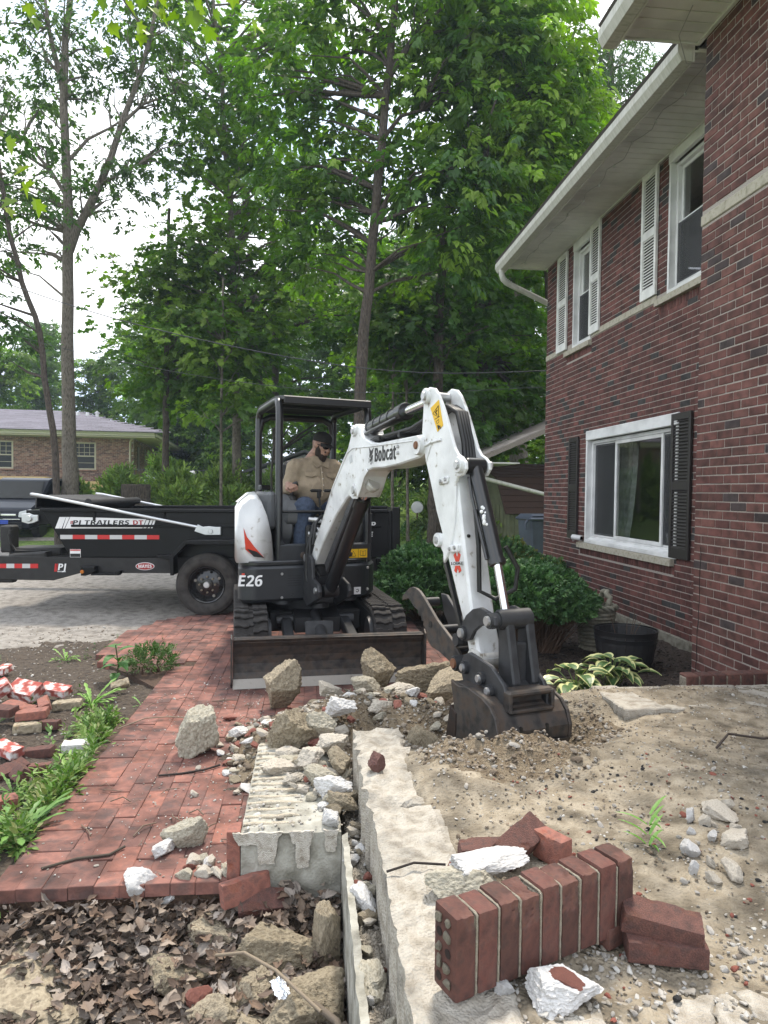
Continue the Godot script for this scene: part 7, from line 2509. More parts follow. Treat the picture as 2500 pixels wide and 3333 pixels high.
	tree("slim_sapling", "thin straight sapling between the young maple and the tall maple", V([-2.72, 1.12, -22.4, -2.74, 3.84, -22.49, -2.73, 5.99, -22.55, -2.72, 8.14, -22.61]), 0.06, 0.03, {"leaf": maple, "mat": lmat, "cols": gb, "bough": 0.7, "per": 11, "lobes": [[Vector3(-2.8, 6.4, -22.5), Vector3(1.3, 1.5, 1.3), 22], [Vector3(-2.2, 4.4, -22.4), Vector3(1.6, 0.6, 1.2), 12]]})
	tree("hickory_tree", "big dark shaggy-barked tree rising right behind the excavator", V([1.15, 0.3, -16.98, 1.16, 3.92, -17.05, 1.28, 5.59, -17.09, 1.4, 6.69, -17.11, 1.52, 8.36, -17.14, 1.62, 9.69, -17.17, 1.75, 11.13, -17.2, 1.9, 12.79, -17.24, 2, 14.45, -17.27]), 0.165, 0.08, {"leaf": hick, "mat": lmat, "cols": gd + g1 + gb, "bough": 0.85, "per": 9, "bark": dark, "sides": 16,
		"limbs": [[V([1.52, 8.0, -17.14, 1.9, 8.8, -17.1, 2.21, 8.96, -17.09, 2.88, 9.26, -17.03, 4.15, 9.52, -16.9]), 0.075, 0.03], [V([2.88, 9.26, -17.03, 3.52, 9.02, -16.95, 4.2, 8.91, -16.88]), 0.045, 0.02], [V([1.8, 11.5, -17.21, 2.37, 12.42, -17.17, 3.15, 13.26, -17.12, 3.66, 14.03, -17.09]), 0.085, 0.03], [V([1.65, 10.0, -17.18, 2.1, 10.57, -17.15, 2.58, 10.72, -17.1]), 0.06, 0.03]],
		"lobes": [[Vector3(0.1, 11.8, -18.6), Vector3(1.9, 2.4, 1.3), 56], [Vector3(3.4, 11.4, -17.6), Vector3(1.7, 2.6, 1.8), 76], [Vector3(0.0, 8.6, -18.4), Vector3(1.4, 1.5, 1.1), 28], [Vector3(3.3, 8.4, -17.0), Vector3(1.7, 1.6, 1.5), 44], [Vector3(2.4, 13.8, -17.2), Vector3(3.0, 1.6, 2.0), 52]]})
	tree("sunlit_hickory", "bright yellow-green leafy tree whose crown hangs beside the house gutter", V([7.2, 0.3, -19.5, 6.9, 4.0, -19.3, 6.4, 8.0, -19.0, 6.0, 11.0, -18.8, 5.6, 14.5, -18.6]), 0.2, 0.08, {"leaf": hick, "mat": lmat, "cols": gb + [Color(0.27, 0.39, 0.06), Color(0.3, 0.42, 0.07)], "bough": 0.85, "per": 12, "bark": dark, "lobes": [[Vector3(5.6, 12.4, -18.3), Vector3(1.6, 2.8, 1.8), 84], [Vector3(5.0, 9.4, -18.2), Vector3(1.3, 1.9, 1.6), 50], [Vector3(6.6, 10.2, -18.8), Vector3(1.6, 2.2, 1.8), 50], [Vector3(4.6, 13.8, -18.3), Vector3(1.5, 1.5, 1.5), 34]]})  # sunlit look of this crown comes from lighter leaf colours
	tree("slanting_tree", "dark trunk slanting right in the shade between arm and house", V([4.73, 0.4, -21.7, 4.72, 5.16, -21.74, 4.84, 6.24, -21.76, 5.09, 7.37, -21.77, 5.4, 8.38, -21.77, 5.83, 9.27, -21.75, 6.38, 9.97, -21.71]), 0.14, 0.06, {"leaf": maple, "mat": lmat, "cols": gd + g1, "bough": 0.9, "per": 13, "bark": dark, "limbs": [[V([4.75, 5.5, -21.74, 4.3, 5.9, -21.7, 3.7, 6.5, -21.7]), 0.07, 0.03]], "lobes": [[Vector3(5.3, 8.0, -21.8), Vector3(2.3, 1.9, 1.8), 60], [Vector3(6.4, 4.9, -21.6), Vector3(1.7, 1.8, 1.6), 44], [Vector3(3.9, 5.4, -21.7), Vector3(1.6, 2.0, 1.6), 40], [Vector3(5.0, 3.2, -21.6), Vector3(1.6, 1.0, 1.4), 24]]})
	tree("dead_trunk", "thick old trunk with torn bark near the house corner", V([7.64, 1.0, -25.36, 7.58, 4.37, -25.44, 7.52, 5.73, -25.49, 7.5, 8.5, -25.55, 7.4, 13.0, -25.6]), 0.36, 0.25, {"leaf": maple, "mat": lmat, "cols": gd + gg, "bough": 1.1, "per": 14, "lobes": [[Vector3(7.2, 12.5, -25.6), Vector3(3.0, 4.0, 2.5), 80], [Vector3(7.6, 7.0, -25.0), Vector3(2.0, 1.6, 1.5), 24]]})
	tree("thin_trunk", "thin grey trunk right of the trailer gate, nearer of two", V([2.33, 0.2, -19.84, 2.32, 2.39, -19.9, 2.32, 5, -19.98, 2.3, 7.5, -20]), 0.05, 0.03, {"leaf": maple, "mat": lmat, "cols": g1, "bough": 0.7, "per": 11, "lobes": [[Vector3(2.2, 6.4, -20.0), Vector3(1.3, 1.5, 1.2), 26]]})
	tree("thin_trunk", "thin pale trunk just left of the excavator arm", V([2.77, 0.2, -19.8, 2.73, 2.39, -19.86, 2.69, 5, -19.94, 2.7, 7.8, -20]), 0.045, 0.03, {"leaf": maple, "mat": lmat, "cols": gb, "bough": 0.7, "per": 11, "lobes": [[Vector3(2.9, 5.6, -20.0), Vector3(1.3, 1.2, 1.2), 24]]})
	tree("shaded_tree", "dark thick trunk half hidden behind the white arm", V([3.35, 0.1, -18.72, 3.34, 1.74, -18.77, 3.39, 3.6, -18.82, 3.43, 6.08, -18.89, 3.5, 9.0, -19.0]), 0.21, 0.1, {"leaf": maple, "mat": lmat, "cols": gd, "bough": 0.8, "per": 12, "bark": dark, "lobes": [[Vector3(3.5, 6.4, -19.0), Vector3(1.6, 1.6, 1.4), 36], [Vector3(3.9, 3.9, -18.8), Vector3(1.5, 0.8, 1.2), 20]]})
	tree("roadside_tree", "pale green tree seen over the far eave of the brick house", V([14.5, 1.3, -33, 14.2, 8, -32.5, 13.8, 16, -32, 13.4, 22, -31.6]), 0.3, 0.1, {"leaf": ash, "mat": lmat, "cols": [Color(0.09, 0.15, 0.05), Color(0.075, 0.135, 0.05), Color(0.11, 0.17, 0.055)], "bough": 1.1, "per": 12, "lobes": [[Vector3(12.9, 19.8, -31.4), Vector3(2.2, 3.4, 2.2), 80], [Vector3(12.2, 15.6, -31.4), Vector3(2.4, 2.8, 2.2), 70], [Vector3(14.8, 21.5, -31.3), Vector3(2.5, 1.8, 2.0), 26]]})
	# the woods behind
	var protos := []
	for k in 3:
		var h := [17.0, 20.0, 14.0][k] as float
		var hb := [2.5, 4.0, 1.5][k] as float
		var lob := []
		for j in 7:
			var yy := lerpf(hb + 1.5, h, j / 6.0)
			lob.append([Vector3(rr(-1.2, 1.2), yy, -60.0 + rr(-1.0, 1.0)), Vector3(3.4, 2.2, 3.0) * (1.0 - 0.35 * absf(j / 6.0 - 0.4)), 26])
		protos.append(tree("wood_tree", "green tree standing in the woods beyond the houses", V([0, 0, -60, 0.2, h * 0.5, -60, 0, h, -60]), 0.22, 0.06, {"leaf": far, "mat": lmat, "cols": [gb + g1, g1 + gg, gb + g1][k], "bough": 1.3, "per": 10, "lobes": lob, "bark": dark if k == 1 else mt("bark", Color(1, 1, 1))}, "trees of the woods beyond the houses"))
	var spots := [[-27, -56, 0], [-22, -60, 1], [-17.5, -62, 2], [-13, -60, 0], [-6.2, -52, 0], [-4.5, -46, 2], [1.5, -47, 1], [7, -46, 1], [11, -44, 0], [13, -50, 1], [-33, -56, 1], [-30, -62, 2], [16, -42, 0], [-24, -66, 1], [-1, -58, 1], [-9.5, -64, 1], [6, -60, 1], [-38, -60, 0], [20, -50, 1], [11.5, -27.5, 2], [4.2, -34, 2], [-20, -48, 2], [-9.0, -50, 2], [9, -36, 2]]
	for i in spots.size():
		var s = spots[i]
		var o: Node3D = protos[s[2]]
		if i > 2 or s[2] != i:
			o = protos[s[2]].duplicate()
			o.name = "wood_tree"
			add_child(o, true)
		o.position = Vector3(s[0], far_y(s[1]) - 0.1, s[1])
		o.rotation.y = rng.randf() * TAU
		o.scale = Vector3.ONE * rr(0.8, 1.15) * (0.8 if s[0] < -8.0 else 1.0)
	for k in 3:
		var used := false
		for s in spots.slice(0, 3):
			used = used or s[2] == k
		if not used:
			protos[k].position = Vector3(25 + k * 3, 2, -50)
	# a branch of a nearer maple reaching in from the upper left
	var nt := thing("overhanging_maple", "near maple branch with large yellow-green leaves along the picture's top edge", "tree", Vector3(-6.5, 0, -5.2))
	var tb := MB.new()
	tb.tube([Vector3(0, -0.1, 0), Vector3(0.05, 3, 0), Vector3(0.0, 6, 0.1), Vector3(-0.1, 9, 0)], [0.3, 0.24, 0.2, 0.15], 12)
	put("trunk", tb, mt("bark", Color(1, 1, 1)), nt)
	var lx := []
	var lc := []
	var lf := MB.new()
	leaf_at(lf, Transform3D(), 0.15, 0.18, "maple", 0.3)
	for l in [V([0, 6.2, 0, 1.6, 6.9, -0.4, 3.2, 6.6, -0.8, 4.7, 6.05, -1.1, 6.0, 5.75, -1.1]), V([0, 5.8, 0, 1.6, 6.5, -0.5, 3.3, 6.2, -1.0, 5.2, 5.85, -1.2]), V([0, 4.0, 0, 1.4, 4.7, -0.4, 2.8, 4.6, -0.8, 3.95, 4.2, -1.1])]:
		var lb := MB.new()
		lb.tube(l, [0.07, 0.04, 0.025, 0.012, 0.006].slice(0, l.size()), 7)
		put("limb", lb, mt("bark", Color(1, 1, 1)), nt)
		for i in 110:
			var f := rr(1.6, l.size() - 1.02)
			var p: Vector3 = l[int(f)].lerp(l[int(f) + 1], f - int(f)) + Vector3(rr(-0.4, 0.4), rr(-0.35, 0.2), rr(-0.4, 0.4))
			lx.append(Transform3D(Basis.from_euler(Vector3(rr(0.2, 1.3), rr(0, TAU), rr(-0.5, 0.5))).scaled(Vector3.ONE * rr(0.6, 1.15)), p))
			lc.append(pick([Color(0.24, 0.31, 0.05), Color(0.28, 0.34, 0.06), Color(0.18, 0.26, 0.05)]))
	multi("crown", lf.mesh(), lmat, lx, lc, nt, "stuff")
	# stump
	var st := thing("tree_stump", "weathered tree stump among the shrubs behind the trailer", "stump", Vector3(-5.3, far_y(-22.6) - 0.05, -22.6))
	var sb := MB.new()
	var ring := []
	for k in 18:
		var a := TAU * k / 18.0
		ring.append(Vector2(cos(a), sin(a)) * (0.42 + 0.05 * sin(a * 3.0) + rr(-0.02, 0.02)))
	sb.prism(ring, 0.0, 0.98, "y", 0.03)
	put("trunk", sb, dark, st)

# ------------------------------------------------------------------ shrubs, flowers and weeds
func shrub(nm: String, label: String, at: Vector3, lobes: Array, n: int, leaf: Mesh, cols: Array, stems: int, sc := 1.0, group := "", cat := "shrub") -> Node3D:
	var t := thing(nm, label, cat, at, 0, group)
	var b := MB.new()
	for k in stems:
		var l = lobes[k % lobes.size()]
		var a := rng.randf() * TAU
		var e: Vector3 = l[0] + Vector3(cos(a) * l[1].x * rr(0.3, 0.95), l[1].y * rr(-0.7, 0.2), sin(a) * l[1].z * rr(0.3, 0.95))
		var s := Vector3(l[0].x * 0.5 + rr(-0.1, 0.1), -0.03, l[0].z * 0.5 + rr(-0.1, 0.1))
		var m := s.lerp(e, 0.5) + Vector3(rr(-0.06, 0.06), rr(-0.02, 0.1), rr(-0.06, 0.06))
		b.tube([s, m, e], [rr(0.006, 0.012), 0.005, 0.003], 5, false)
	if stems > 0:
		put("stems", b, mt("stem", Color(0.16, 0.1, 0.065), 0.95, {"t": "grain", "ts": 3.0}), t).set_meta("kind", "stuff")
	var xs := []
	var cs := []
	var tot := 0.0
	for l in lobes:
		tot += l[1].x * l[1].y + l[1].x * l[1].z
	for l in lobes:
		for k in int(n * (l[1].x * l[1].y + l[1].x * l[1].z) / tot):
			var d := Vector3(rng.randfn(), rng.randfn(), rng.randfn()).normalized()
			if d.y < -0.55:
				d.y = -d.y
			var wob: float = 1.0 + 0.28 * noise.get_noise_3dv((at + d * l[1].x) * 3.0) + 0.1 * noise.get_noise_3dv((at + d) * 9.0)
			var p: Vector3 = l[0] + d * l[1] * wob * (1.0 - pow(rng.randf(), 2.2) * 0.5)
			if p.y < 0.02:
				continue
			var up := (d + Vector3(0, 0.5, 0) + Vector3(rr(-0.5, 0.5), rr(-0.4, 0.4), rr(-0.5, 0.5))).normalized()
			var x := up.cross(Vector3(rr(-1, 1), rr(-1, 1), rr(-1, 1))).normalized()
			xs.append(Transform3D(Basis(x, x.cross(up).normalized() * -1.0, up).scaled(Vector3.ONE * sc * rr(0.7, 1.25)), p))
			cs.append(pick(cols) * rr(0.7, 1.3) * (1.0 + 0.3 * noise.get_noise_3dv(p * 4.0 + at)))
	multi("foliage", leaf, leafmat("leafb", Color(0.35, 0.55, 0.12)), xs, cs, t, "stuff")
	return t

# a drooping blade built from a spine: half widths along it, colours across
func blade(b: MB, t: Transform3D, l: float, w: float, curl: float, prof: Array, lift: float, inner: Color, edge: Color, ruffle := 0.0) -> void:
	var n := prof.size() - 1
	var rows := []
	for i in n + 1:
		var f := float(i) / n
		var a := lift - curl * f
		var p := Vector3(0, l * (sin(lift) * f - curl * 0.5 * f * f * cos(lift * 0.5)), l * f * cos(a * 0.6))
		var hw: float = prof[i] * w * 0.5
		rows.append([p + Vector3(-hw, 0.18 * hw + ruffle * sin(i * 5.0), 0), p + Vector3(-hw * 0.62, 0.06 * hw, 0), p - Vector3(0, hw * 0.12, 0), p + Vector3(hw * 0.62, 0.06 * hw, 0), p + Vector3(hw, 0.18 * hw + ruffle * sin(i * 4.0 + 2.0), 0)])
	for i in n:
		for k in 4:
			b.col = edge if k == 0 or k == 3 else inner
			b.poly([t * rows[i][k], t * rows[i][k + 1], t * rows[i + 1][k + 1]], t.basis.y)
			b.poly([t * rows[i][k], t * rows[i + 1][k + 1], t * rows[i + 1][k]], t.basis.y)

func build_plants() -> void:
	var box := sprig("plain", 10, 0.036, 0.024, 0.075)
	var gbx := [Color(0.075, 0.165, 0.055), Color(0.095, 0.195, 0.06), Color(0.06, 0.13, 0.05), Color(0.12, 0.225, 0.075)]
	shrub("boxwood_bush", "broad dark green clipped bush with bare twigs showing below, before the lower window", Vector3(2.3, 0, -7.1), [[Vector3(0.0, 0.54, 0.0), Vector3(0.46, 0.27, 0.5)], [Vector3(-0.25, 0.55, 0.1), Vector3(0.4, 0.27, 0.38)], [Vector3(0.3, 0.45, 0.1), Vector3(0.26, 0.22, 0.33)]], 6200, box, gbx, 300)
	shrub("boxwood_bush", "round dark green bush between the excavator track and its arm", Vector3(1.5, 0, -9.0), [[Vector3(0.0, 0.42, 0.0), Vector3(0.62, 0.44, 0.55)], [Vector3(-0.2, 0.3, 0.2), Vector3(0.45, 0.3, 0.4)]], 4600, box, gbx, 50)
	shrub("boxwood_bush", "dark green bush directly behind the lower end of the excavator arm", Vector3(2.1, 0, -8.9), [[Vector3(0.0, 0.42, 0.0), Vector3(0.6, 0.4, 0.5)]], 3400, box, gbx, 40)
	shrub("boxwood_bush", "small green bush with yellowed tips near the house's far corner", Vector3(2.95, 0, -10.8), [[Vector3(0.0, 0.42, 0.0), Vector3(0.62, 0.42, 0.5)], [Vector3(0.5, 0.3, 0.3), Vector3(0.4, 0.3, 0.4)]], 3600, box, gbx + [Color(0.2, 0.2, 0.05)], 30)
	# bright shrubs on the bank behind the trailer
	var sh := sprig("ovate", 9, 0.13, 0.06, 0.3)
	var gy := [Color(0.2, 0.3, 0.05), Color(0.17, 0.26, 0.05), Color(0.24, 0.33, 0.07), Color(0.13, 0.22, 0.05)]
	var bank := [[-6.3, -24.8, 0.45, 0.55], [-5.9, -23.2, 0.5, 0.9], [-4.5, -24.4, 0.8, 0.75], [-4.0, -22.9, 0.55, 0.5], [-3.1, -24.4, 0.8, 0.95], [-2.4, -23.0, 0.5, 0.45], [-1.6, -25.2, 0.9, 0.9], [-5.2, -27.2, 0.7, 1.3], [0.6, -24.0, 0.9, 0.7], [2.2, -23.5, 1.0, 0.8], [4.6, -22.0, 1.0, 0.7], [5.2, -19.0, 0.8, 0.6], [1.4, -25.6, 0.9, 1.0], [-7.4, -23.6, 0.3, 0.5]]
	for q in bank:
		shrub("bank_shrub", "leafy yellow-green shrub on the grassy bank under the trees", Vector3(q[0], far_y(q[1]), q[1]), [[Vector3(0, q[3] * 0.45, 0), Vector3(q[2], q[3] * 0.55, q[2] * 0.8)], [Vector3(q[2] * rr(-0.6, 0.6), q[3] * 0.8, 0), Vector3(q[2] * 0.5, q[3] * 0.5, q[2] * 0.5)]], 300, sh, gy, 14, rr(0.9, 1.2), "shrubs on the bank behind the trailer")
	var ug := sprig("ovate", 8, 0.12, 0.06, 0.25)
	var ux := []
	var ucl := []
	for k in 9000:
		var x := rr(-9.0, 9.0)
		var z := rr(-19.4, -34.0)
		if x < 1.0 and z > -21.0 or x < -6.0 or noise.get_noise_2d(x * 0.5, z * 0.5) < -0.12 + (0.25 if x < -2.0 else 0.0):
			continue
		ux.append(Transform3D(Basis.from_euler(Vector3(rr(-1.3, -0.2), rr(0, TAU), 0)).scaled(Vector3.ONE * rr(0.5, 1.4)), Vector3(x, far_y(z) + rr(0.0, 0.18), z)))
		ucl.append(pick(gy + gbx) * rr(0.7, 1.2))
	var uo := multi("undergrowth", ug, leafmat("leafb", Color(0.35, 0.55, 0.12)), ux, ucl, self, "stuff")
	tag(uo, "low leafy ground cover under the trees behind the trailer", "ground cover")
	# ornamental grass and a white disc
	var og := thing("ornamental_grass", "fountain of pale striped grass blades beside the white disc", "plant", Vector3(3.5, far_y(-20.8), -20.8))
	var gb_ := MB.new()
	for k in 130:
		var a := rng.randf() * TAU
		var l := rr(0.7, 1.2)
		blade(gb_, Transform3D(Basis(Vector3.UP, a), Vector3(rr(-0.1, 0.1), 0, rr(-0.1, 0.1))), l, 0.025, rr(0.9, 1.6), [0.7, 1.0, 0.9, 0.6, 0.1], rr(0.9, 1.4), Color(0.16, 0.22, 0.09), Color(0.28, 0.33, 0.16))
	put("foliage", gb_, leafmat("leafb", Color(0.35, 0.55, 0.12)), og).set_meta("kind", "stuff")
	var dc := thing("garden_disc", "round white disc standing on the lawn beside the pale grass", "ornament", Vector3(3.27, far_y(-21.4), -21.4), -8)
	var db := MB.new()
	db.cyl(Vector3(0, 0.58, -0.02), Vector3(0, 0.58, 0.02), 0.19, 32, -1, 0.02)
	put("disc", db, mt("vinyl", Color(0.78, 0.78, 0.77)), dc)
	var dl := MB.new()
	dl.cyl(Vector3(0, -0.1, 0), Vector3(0, 0.42, 0), 0.03, 10)
	put("stand", dl, mt("stem", Color(0.16, 0.1, 0.065)), dc)
	# hostas with cream margins
	var hm := mt("hostam", Color(1, 1, 1), 0.4, {"vc": true, "bl": Color(0.3, 0.4, 0.12)})
	for q in [[2.08, -5.3, 24, "hosta with cream-edged leaves beside the excavator bucket"], [2.5, -5.6, 34, "larger hosta with cream-edged leaves in the mulch before the barrel"]]:
		var h := thing("hosta", q[3], "plant", Vector3(q[0], gh(q[0], q[1]), q[1]))
		for k in q[2]:
			var a: float = TAU * k / float(q[2]) * 2.4 + rr(-0.2, 0.2)
			var r: float = rr(0.02, 0.2) * (0.6 + 0.6 * k / float(q[2]))
			var hh: float = rr(0.1, 0.26) * (1.2 - r * 1.6)
			var b := MB.new()
			var tp := Vector3(sin(a) * r, hh, cos(a) * r)
			b.col = Color(0.14, 0.2, 0.06)
			b.tube([Vector3(sin(a) * 0.02, 0, cos(a) * 0.02), Vector3(tp.x * 0.5, hh * 0.75, tp.z * 0.5), tp], [0.007, 0.005, 0.004], 5)
			blade(b, Transform3D(Basis(Vector3.UP, a), tp), rr(0.15, 0.22), rr(0.1, 0.135), rr(0.7, 1.3), [0.3, 0.85, 1.0, 0.95, 0.75, 0.4, 0.05], rr(0.1, 0.6), Color(0.09, 0.17, 0.055), Color(0.62, 0.62, 0.28), 0.003)
			put("leaf", b, hm, h)
	# dandelions and other weeds along the walk
	var dm := mt("weedm", Color(1, 1, 1), 0.5, {"vc": true, "bl": Color(0.45, 0.65, 0.15)})
	var jag := [0.15, 0.3, 0.22, 0.6, 0.3, 0.8, 0.42, 0.95, 0.55, 1.0, 0.8, 0.1]
	var weeds := [[-1.34, -3.4, 0.34, 15, "tall dandelion with jagged leaves at the walk's edge, nearest the camera but one", 1.15], [-1.36, -4.15, 0.26, 14, "spreading dandelion halfway along the edge of the walk", 0.9], [-1.62, -5.5, 0.32, 16, "dandelion with long drooping leaves by the broken brick pile", 0.8], [-1.34, -4.95, 0.17, 8, "small upright dandelion at the walk's edge past the middle", 0.9], [-1.5, -5.0, 0.22, 9, "dandelion in the bare soil beside the red brick halves", 0.7], [-2.3, -7.0, 0.22, 10, "lone weed growing in the dark soil by the drive", 0.9], [-1.38, -3.0, 0.3, 12, "dandelion at the lower left corner of the walk", 0.8], [-1.3, -3.75, 0.16, 9, "low leafy weed between the two big dandelions", 0.5], [-1.25, -5.5, 0.2, 8, "dandelion by the notch in the brick walk", 0.7], [-1.45, -4.5, 0.18, 9, "flat rosette weed beside the white mortar slab", 0.4], [-1.55, -3.9, 0.16, 8, "small weed by the tilted brown brick", 0.9]]
	for q in weeds:
		var w := thing("weed", q[4], "weed", Vector3(q[0], gh(q[0], q[1]), q[1]))
		var tone := pick([Color(0.16, 0.3, 0.05), Color(0.19, 0.32, 0.06), Color(0.13, 0.25, 0.055)]) as Color
		for k in int(q[3] * 1.6):
			var b := MB.new()
			var a := rng.randf() * TAU
			blade(b, Transform3D(Basis(Vector3.UP, a), Vector3(sin(a) * 0.01, 0, cos(a) * 0.01)), q[2] * rr(0.35, 0.8), q[2] * rr(0.07, 0.12), rr(0.5, 1.4), jag, q[5] + rr(-0.25, 0.3), tone * rr(0.8, 1.25), tone * rr(0.9, 1.4), 0.002)
			put("leaf", b, dm, w)
	# fine low weeds in a strip along the edge
	var fx := []
	var fc := []
	var fs := sprig("ovate", 9, 0.035, 0.016, 0.09)
	for k in 1100:
		var z := rr(-2.95, -5.2)
		var x := -1.27 - absf(rng.randfn()) * 0.09 - (0.06 if z < -4.5 else 0.0)
		if noise.get_noise_2d(x * 3.0, z * 3.0) < -0.05:
			continue
		fx.append(Transform3D(Basis.from_euler(Vector3(rr(-1.5, -0.2), rr(0, TAU), 0)).scaled(Vector3.ONE * rr(0.6, 1.5)), Vector3(x, gh(x, z), z)))
		fc.append(pick([Color(0.17, 0.29, 0.06), Color(0.12, 0.22, 0.05), Color(0.2, 0.3, 0.07), Color(0.24, 0.27, 0.09)]))
	for k in 90:
		var x := rr(-2.9, -1.4)
		var z := rr(-3.2, -8.0)
		fx.append(Transform3D(Basis.from_euler(Vector3(rr(-1.5, -0.4), rr(0, TAU), 0)).scaled(Vector3.ONE * rr(0.4, 1.0)), Vector3(x, gh(x, z), z)))
		fc.append(Color(0.09, 0.17, 0.04) * rr(0.7, 1.2))
	tag(multi("weeds", fs, dm, fx, fc, self, "stuff"), "low fine weeds in a strip along the left edge of the walk", "weeds")
	# a sapling and a tuft of small leaves where the walk widens
	var sp := thing("sapling", "broad-leaved seedling standing where the brick walk widens", "plant", Vector3(-1.62, gh(-1.62, -6.2), -6.2))
	var sb := MB.new()
	sb.col = Color(0.08, 0.1, 0.04)
	sb.tube([Vector3(0, -0.02, 0), Vector3(0.02, 0.15, 0.02), Vector3(0.0, 0.32, 0.03)], 0.005, 6)
	put("stem", sb, dm, sp)
	for k in 9:
		var b := MB.new()
		var a := k * 2.4
		blade(b, Transform3D(Basis(Vector3.UP, a), Vector3(0.01, 0.08 + k * 0.03, 0.02)), rr(0.13, 0.19), 0.085, rr(0.6, 1.3), [0.1, 0.7, 1.0, 0.9, 0.55, 0.05], rr(0.1, 0.7), Color(0.06, 0.16, 0.035), Color(0.07, 0.18, 0.04))
		put("leaf", b, dm, sp)
	shrub("weed_tuft", "round tuft of small pale leaves on the brick walk beside the seedling", Vector3(-1.36, 0.0, -6.35), [[Vector3(0, 0.08, 0), Vector3(0.17, 0.11, 0.15)]], 190, fs, [Color(0.1, 0.18, 0.05), Color(0.13, 0.21, 0.07)], 8, 0.8, "", "weed")
	var gw := thing("grass_weed", "young grass weed growing from the sand on the right", "weed", Vector3(1.17, gh(1.17, -2.3), -2.3))
	for k in 11:
		var b := MB.new()
		var a := k * 2.1
		var y := (k / 3) * 0.035
		blade(b, Transform3D(Basis(Vector3.UP, a), Vector3(0.006 * sin(a), y, 0.006 * cos(a))), rr(0.07, 0.12), 0.014, rr(0.7, 1.5), [0.6, 1.0, 0.9, 0.6, 0.05], rr(0.5, 1.3), Color(0.12, 0.26, 0.04), Color(0.14, 0.28, 0.05))
		put("leaf", b, dm, gw)

# ------------------------------------------------------------------ rubble, bricks and litter
var stone_m := []
var brick_m := []

func stone(nm: String, label: String, cat: String, at: Vector3, size: Vector3, sd: int, m: Material, rot := Vector3.ZERO, sub := 4, cuts := 7, rough := 0.05, group := "") -> MeshInstance3D:
	return solo(nm, rock(sd, sub, cuts, rough), m, label, cat, Transform3D(Basis.from_euler(rot).scaled_local(size), at + Vector3(0, size.y * 0.42, 0)), group)

var holed: Mesh
func holed_brick() -> Mesh:
	if holed:
		return holed
	var c := CSGBox3D.new()
	c.size = Vector3(0.2, 0.057, 0.09)
	for i in 5:
		for j in 2:
			var h := CSGCylinder3D.new()
			h.operation = CSGShape3D.OPERATION_SUBTRACTION
			h.radius = 0.0115
			h.height = 0.2
			h.sides = 12
			h.position = Vector3(-0.075 + i * 0.0375, 0, -0.02 + j * 0.04)
			c.add_child(h)
	holed = c.bake_static_mesh()
	c.free()
	return holed

# a brick whose arrises are knocked off where the chips are: [position on the brick, radius]
func chipped(size: Vector3, sd: int, chips: Array, skin: Color, raw: Color) -> ArrayMesh:
	var vs := PackedVector3Array()
	var ix := PackedInt32Array()
	var cs := PackedColorArray()
	var h := size * 0.5
	for ax in 3:
		var a1 := (ax + 1) % 3
		var a2 := (ax + 2) % 3
		var n1 := maxi(4, int(size[a1] / 0.008))
		var n2 := maxi(4, int(size[a2] / 0.008))
		for s in [-1.0, 1.0]:
			var o := vs.size()
			for j in n2 + 1:
				for i in n1 + 1:
					var p := Vector3.ZERO
					p[ax] = s * h[ax]
					p[a1] = lerpf(-h[a1], h[a1], float(i) / n1)
					p[a2] = lerpf(-h[a2], h[a2], float(j) / n2)
					# arrises slightly worn
					var q := p
					for a in 3:
						q[a] = clampf(p[a], -h[a] + 0.005, h[a] - 0.005)
					if p != q:
						p = q + (p - q).limit_length(0.005)
					p += (p / h.length()) * 0.0016 * noise.get_noise_3dv(p * 60.0 + Vector3(sd, 0, 0))
					var c := skin * (1.0 + 0.25 * noise.get_noise_3dv(p * 18.0 + Vector3(0, sd, 0)))
					for k in chips:
						var e: float = p.distance_to(k[0]) / k[1] + 0.45 * noise.get_noise_3dv(p * 28.0 + Vector3(sd * 3.0, 0, 0))
						if e < 1.0:
							p -= Vector3(k[0]).normalized() * (0.3 * k[1] * (1.0 - e) + 0.004) * (0.8 + 0.9 * noise.get_noise_3dv(p * 70.0))
							c = raw * (1.0 + 0.4 * noise.get_noise_3dv(p * 50.0))
					vs.append(p)
					cs.append(c)
			for j in n2:
				for i in n1:
					var a := o + j * (n1 + 1) + i
					var q := [a, a + 1, a + n1 + 2, a, a + n1 + 2, a + n1 + 1]
					if s > 0.0:
						q.reverse()
					ix.append_array(PackedInt32Array(q))
	return indexed(vs, ix, cs)

var chip_mesh := {}
func loose_brick(label: String, at: Vector3, rot: Vector3, m: Material, group := "", size := Vector3(0.2, 0.057, 0.092), holes := false) -> MeshInstance3D:
	var me: Mesh
	if holes:
		me = holed_brick()
	else:
		var h := size * 0.5
		var sd := int(absf(at.x * 100.0) + absf(at.z * 37.0))
		var ch := []
		for k in 3:
			ch.append([h * Vector3(1 if (sd + k) % 2 == 0 else -1, 1, 1 if (sd + k) % 3 == 0 else -1) * Vector3(rr(0.2, 1.0), 1, 1), rr(0.012, 0.035)])
		me = chipped(size, sd, ch, Color(1, 1, 1), Color(1.25, 0.95, 0.85))
		m = vcopy(m)
	return solo("brick", me, m, label, "brick", Transform3D(Basis.from_euler(rot), at), group)

func vcopy(m: Material) -> Material:
	var key: String = m.resource_name + "_vc"
	if not mats.has(key):
		var c: StandardMaterial3D = m.duplicate()
		c.resource_name = key
		c.vertex_color_use_as_albedo = true
		mats[key] = c
	return mats[key]

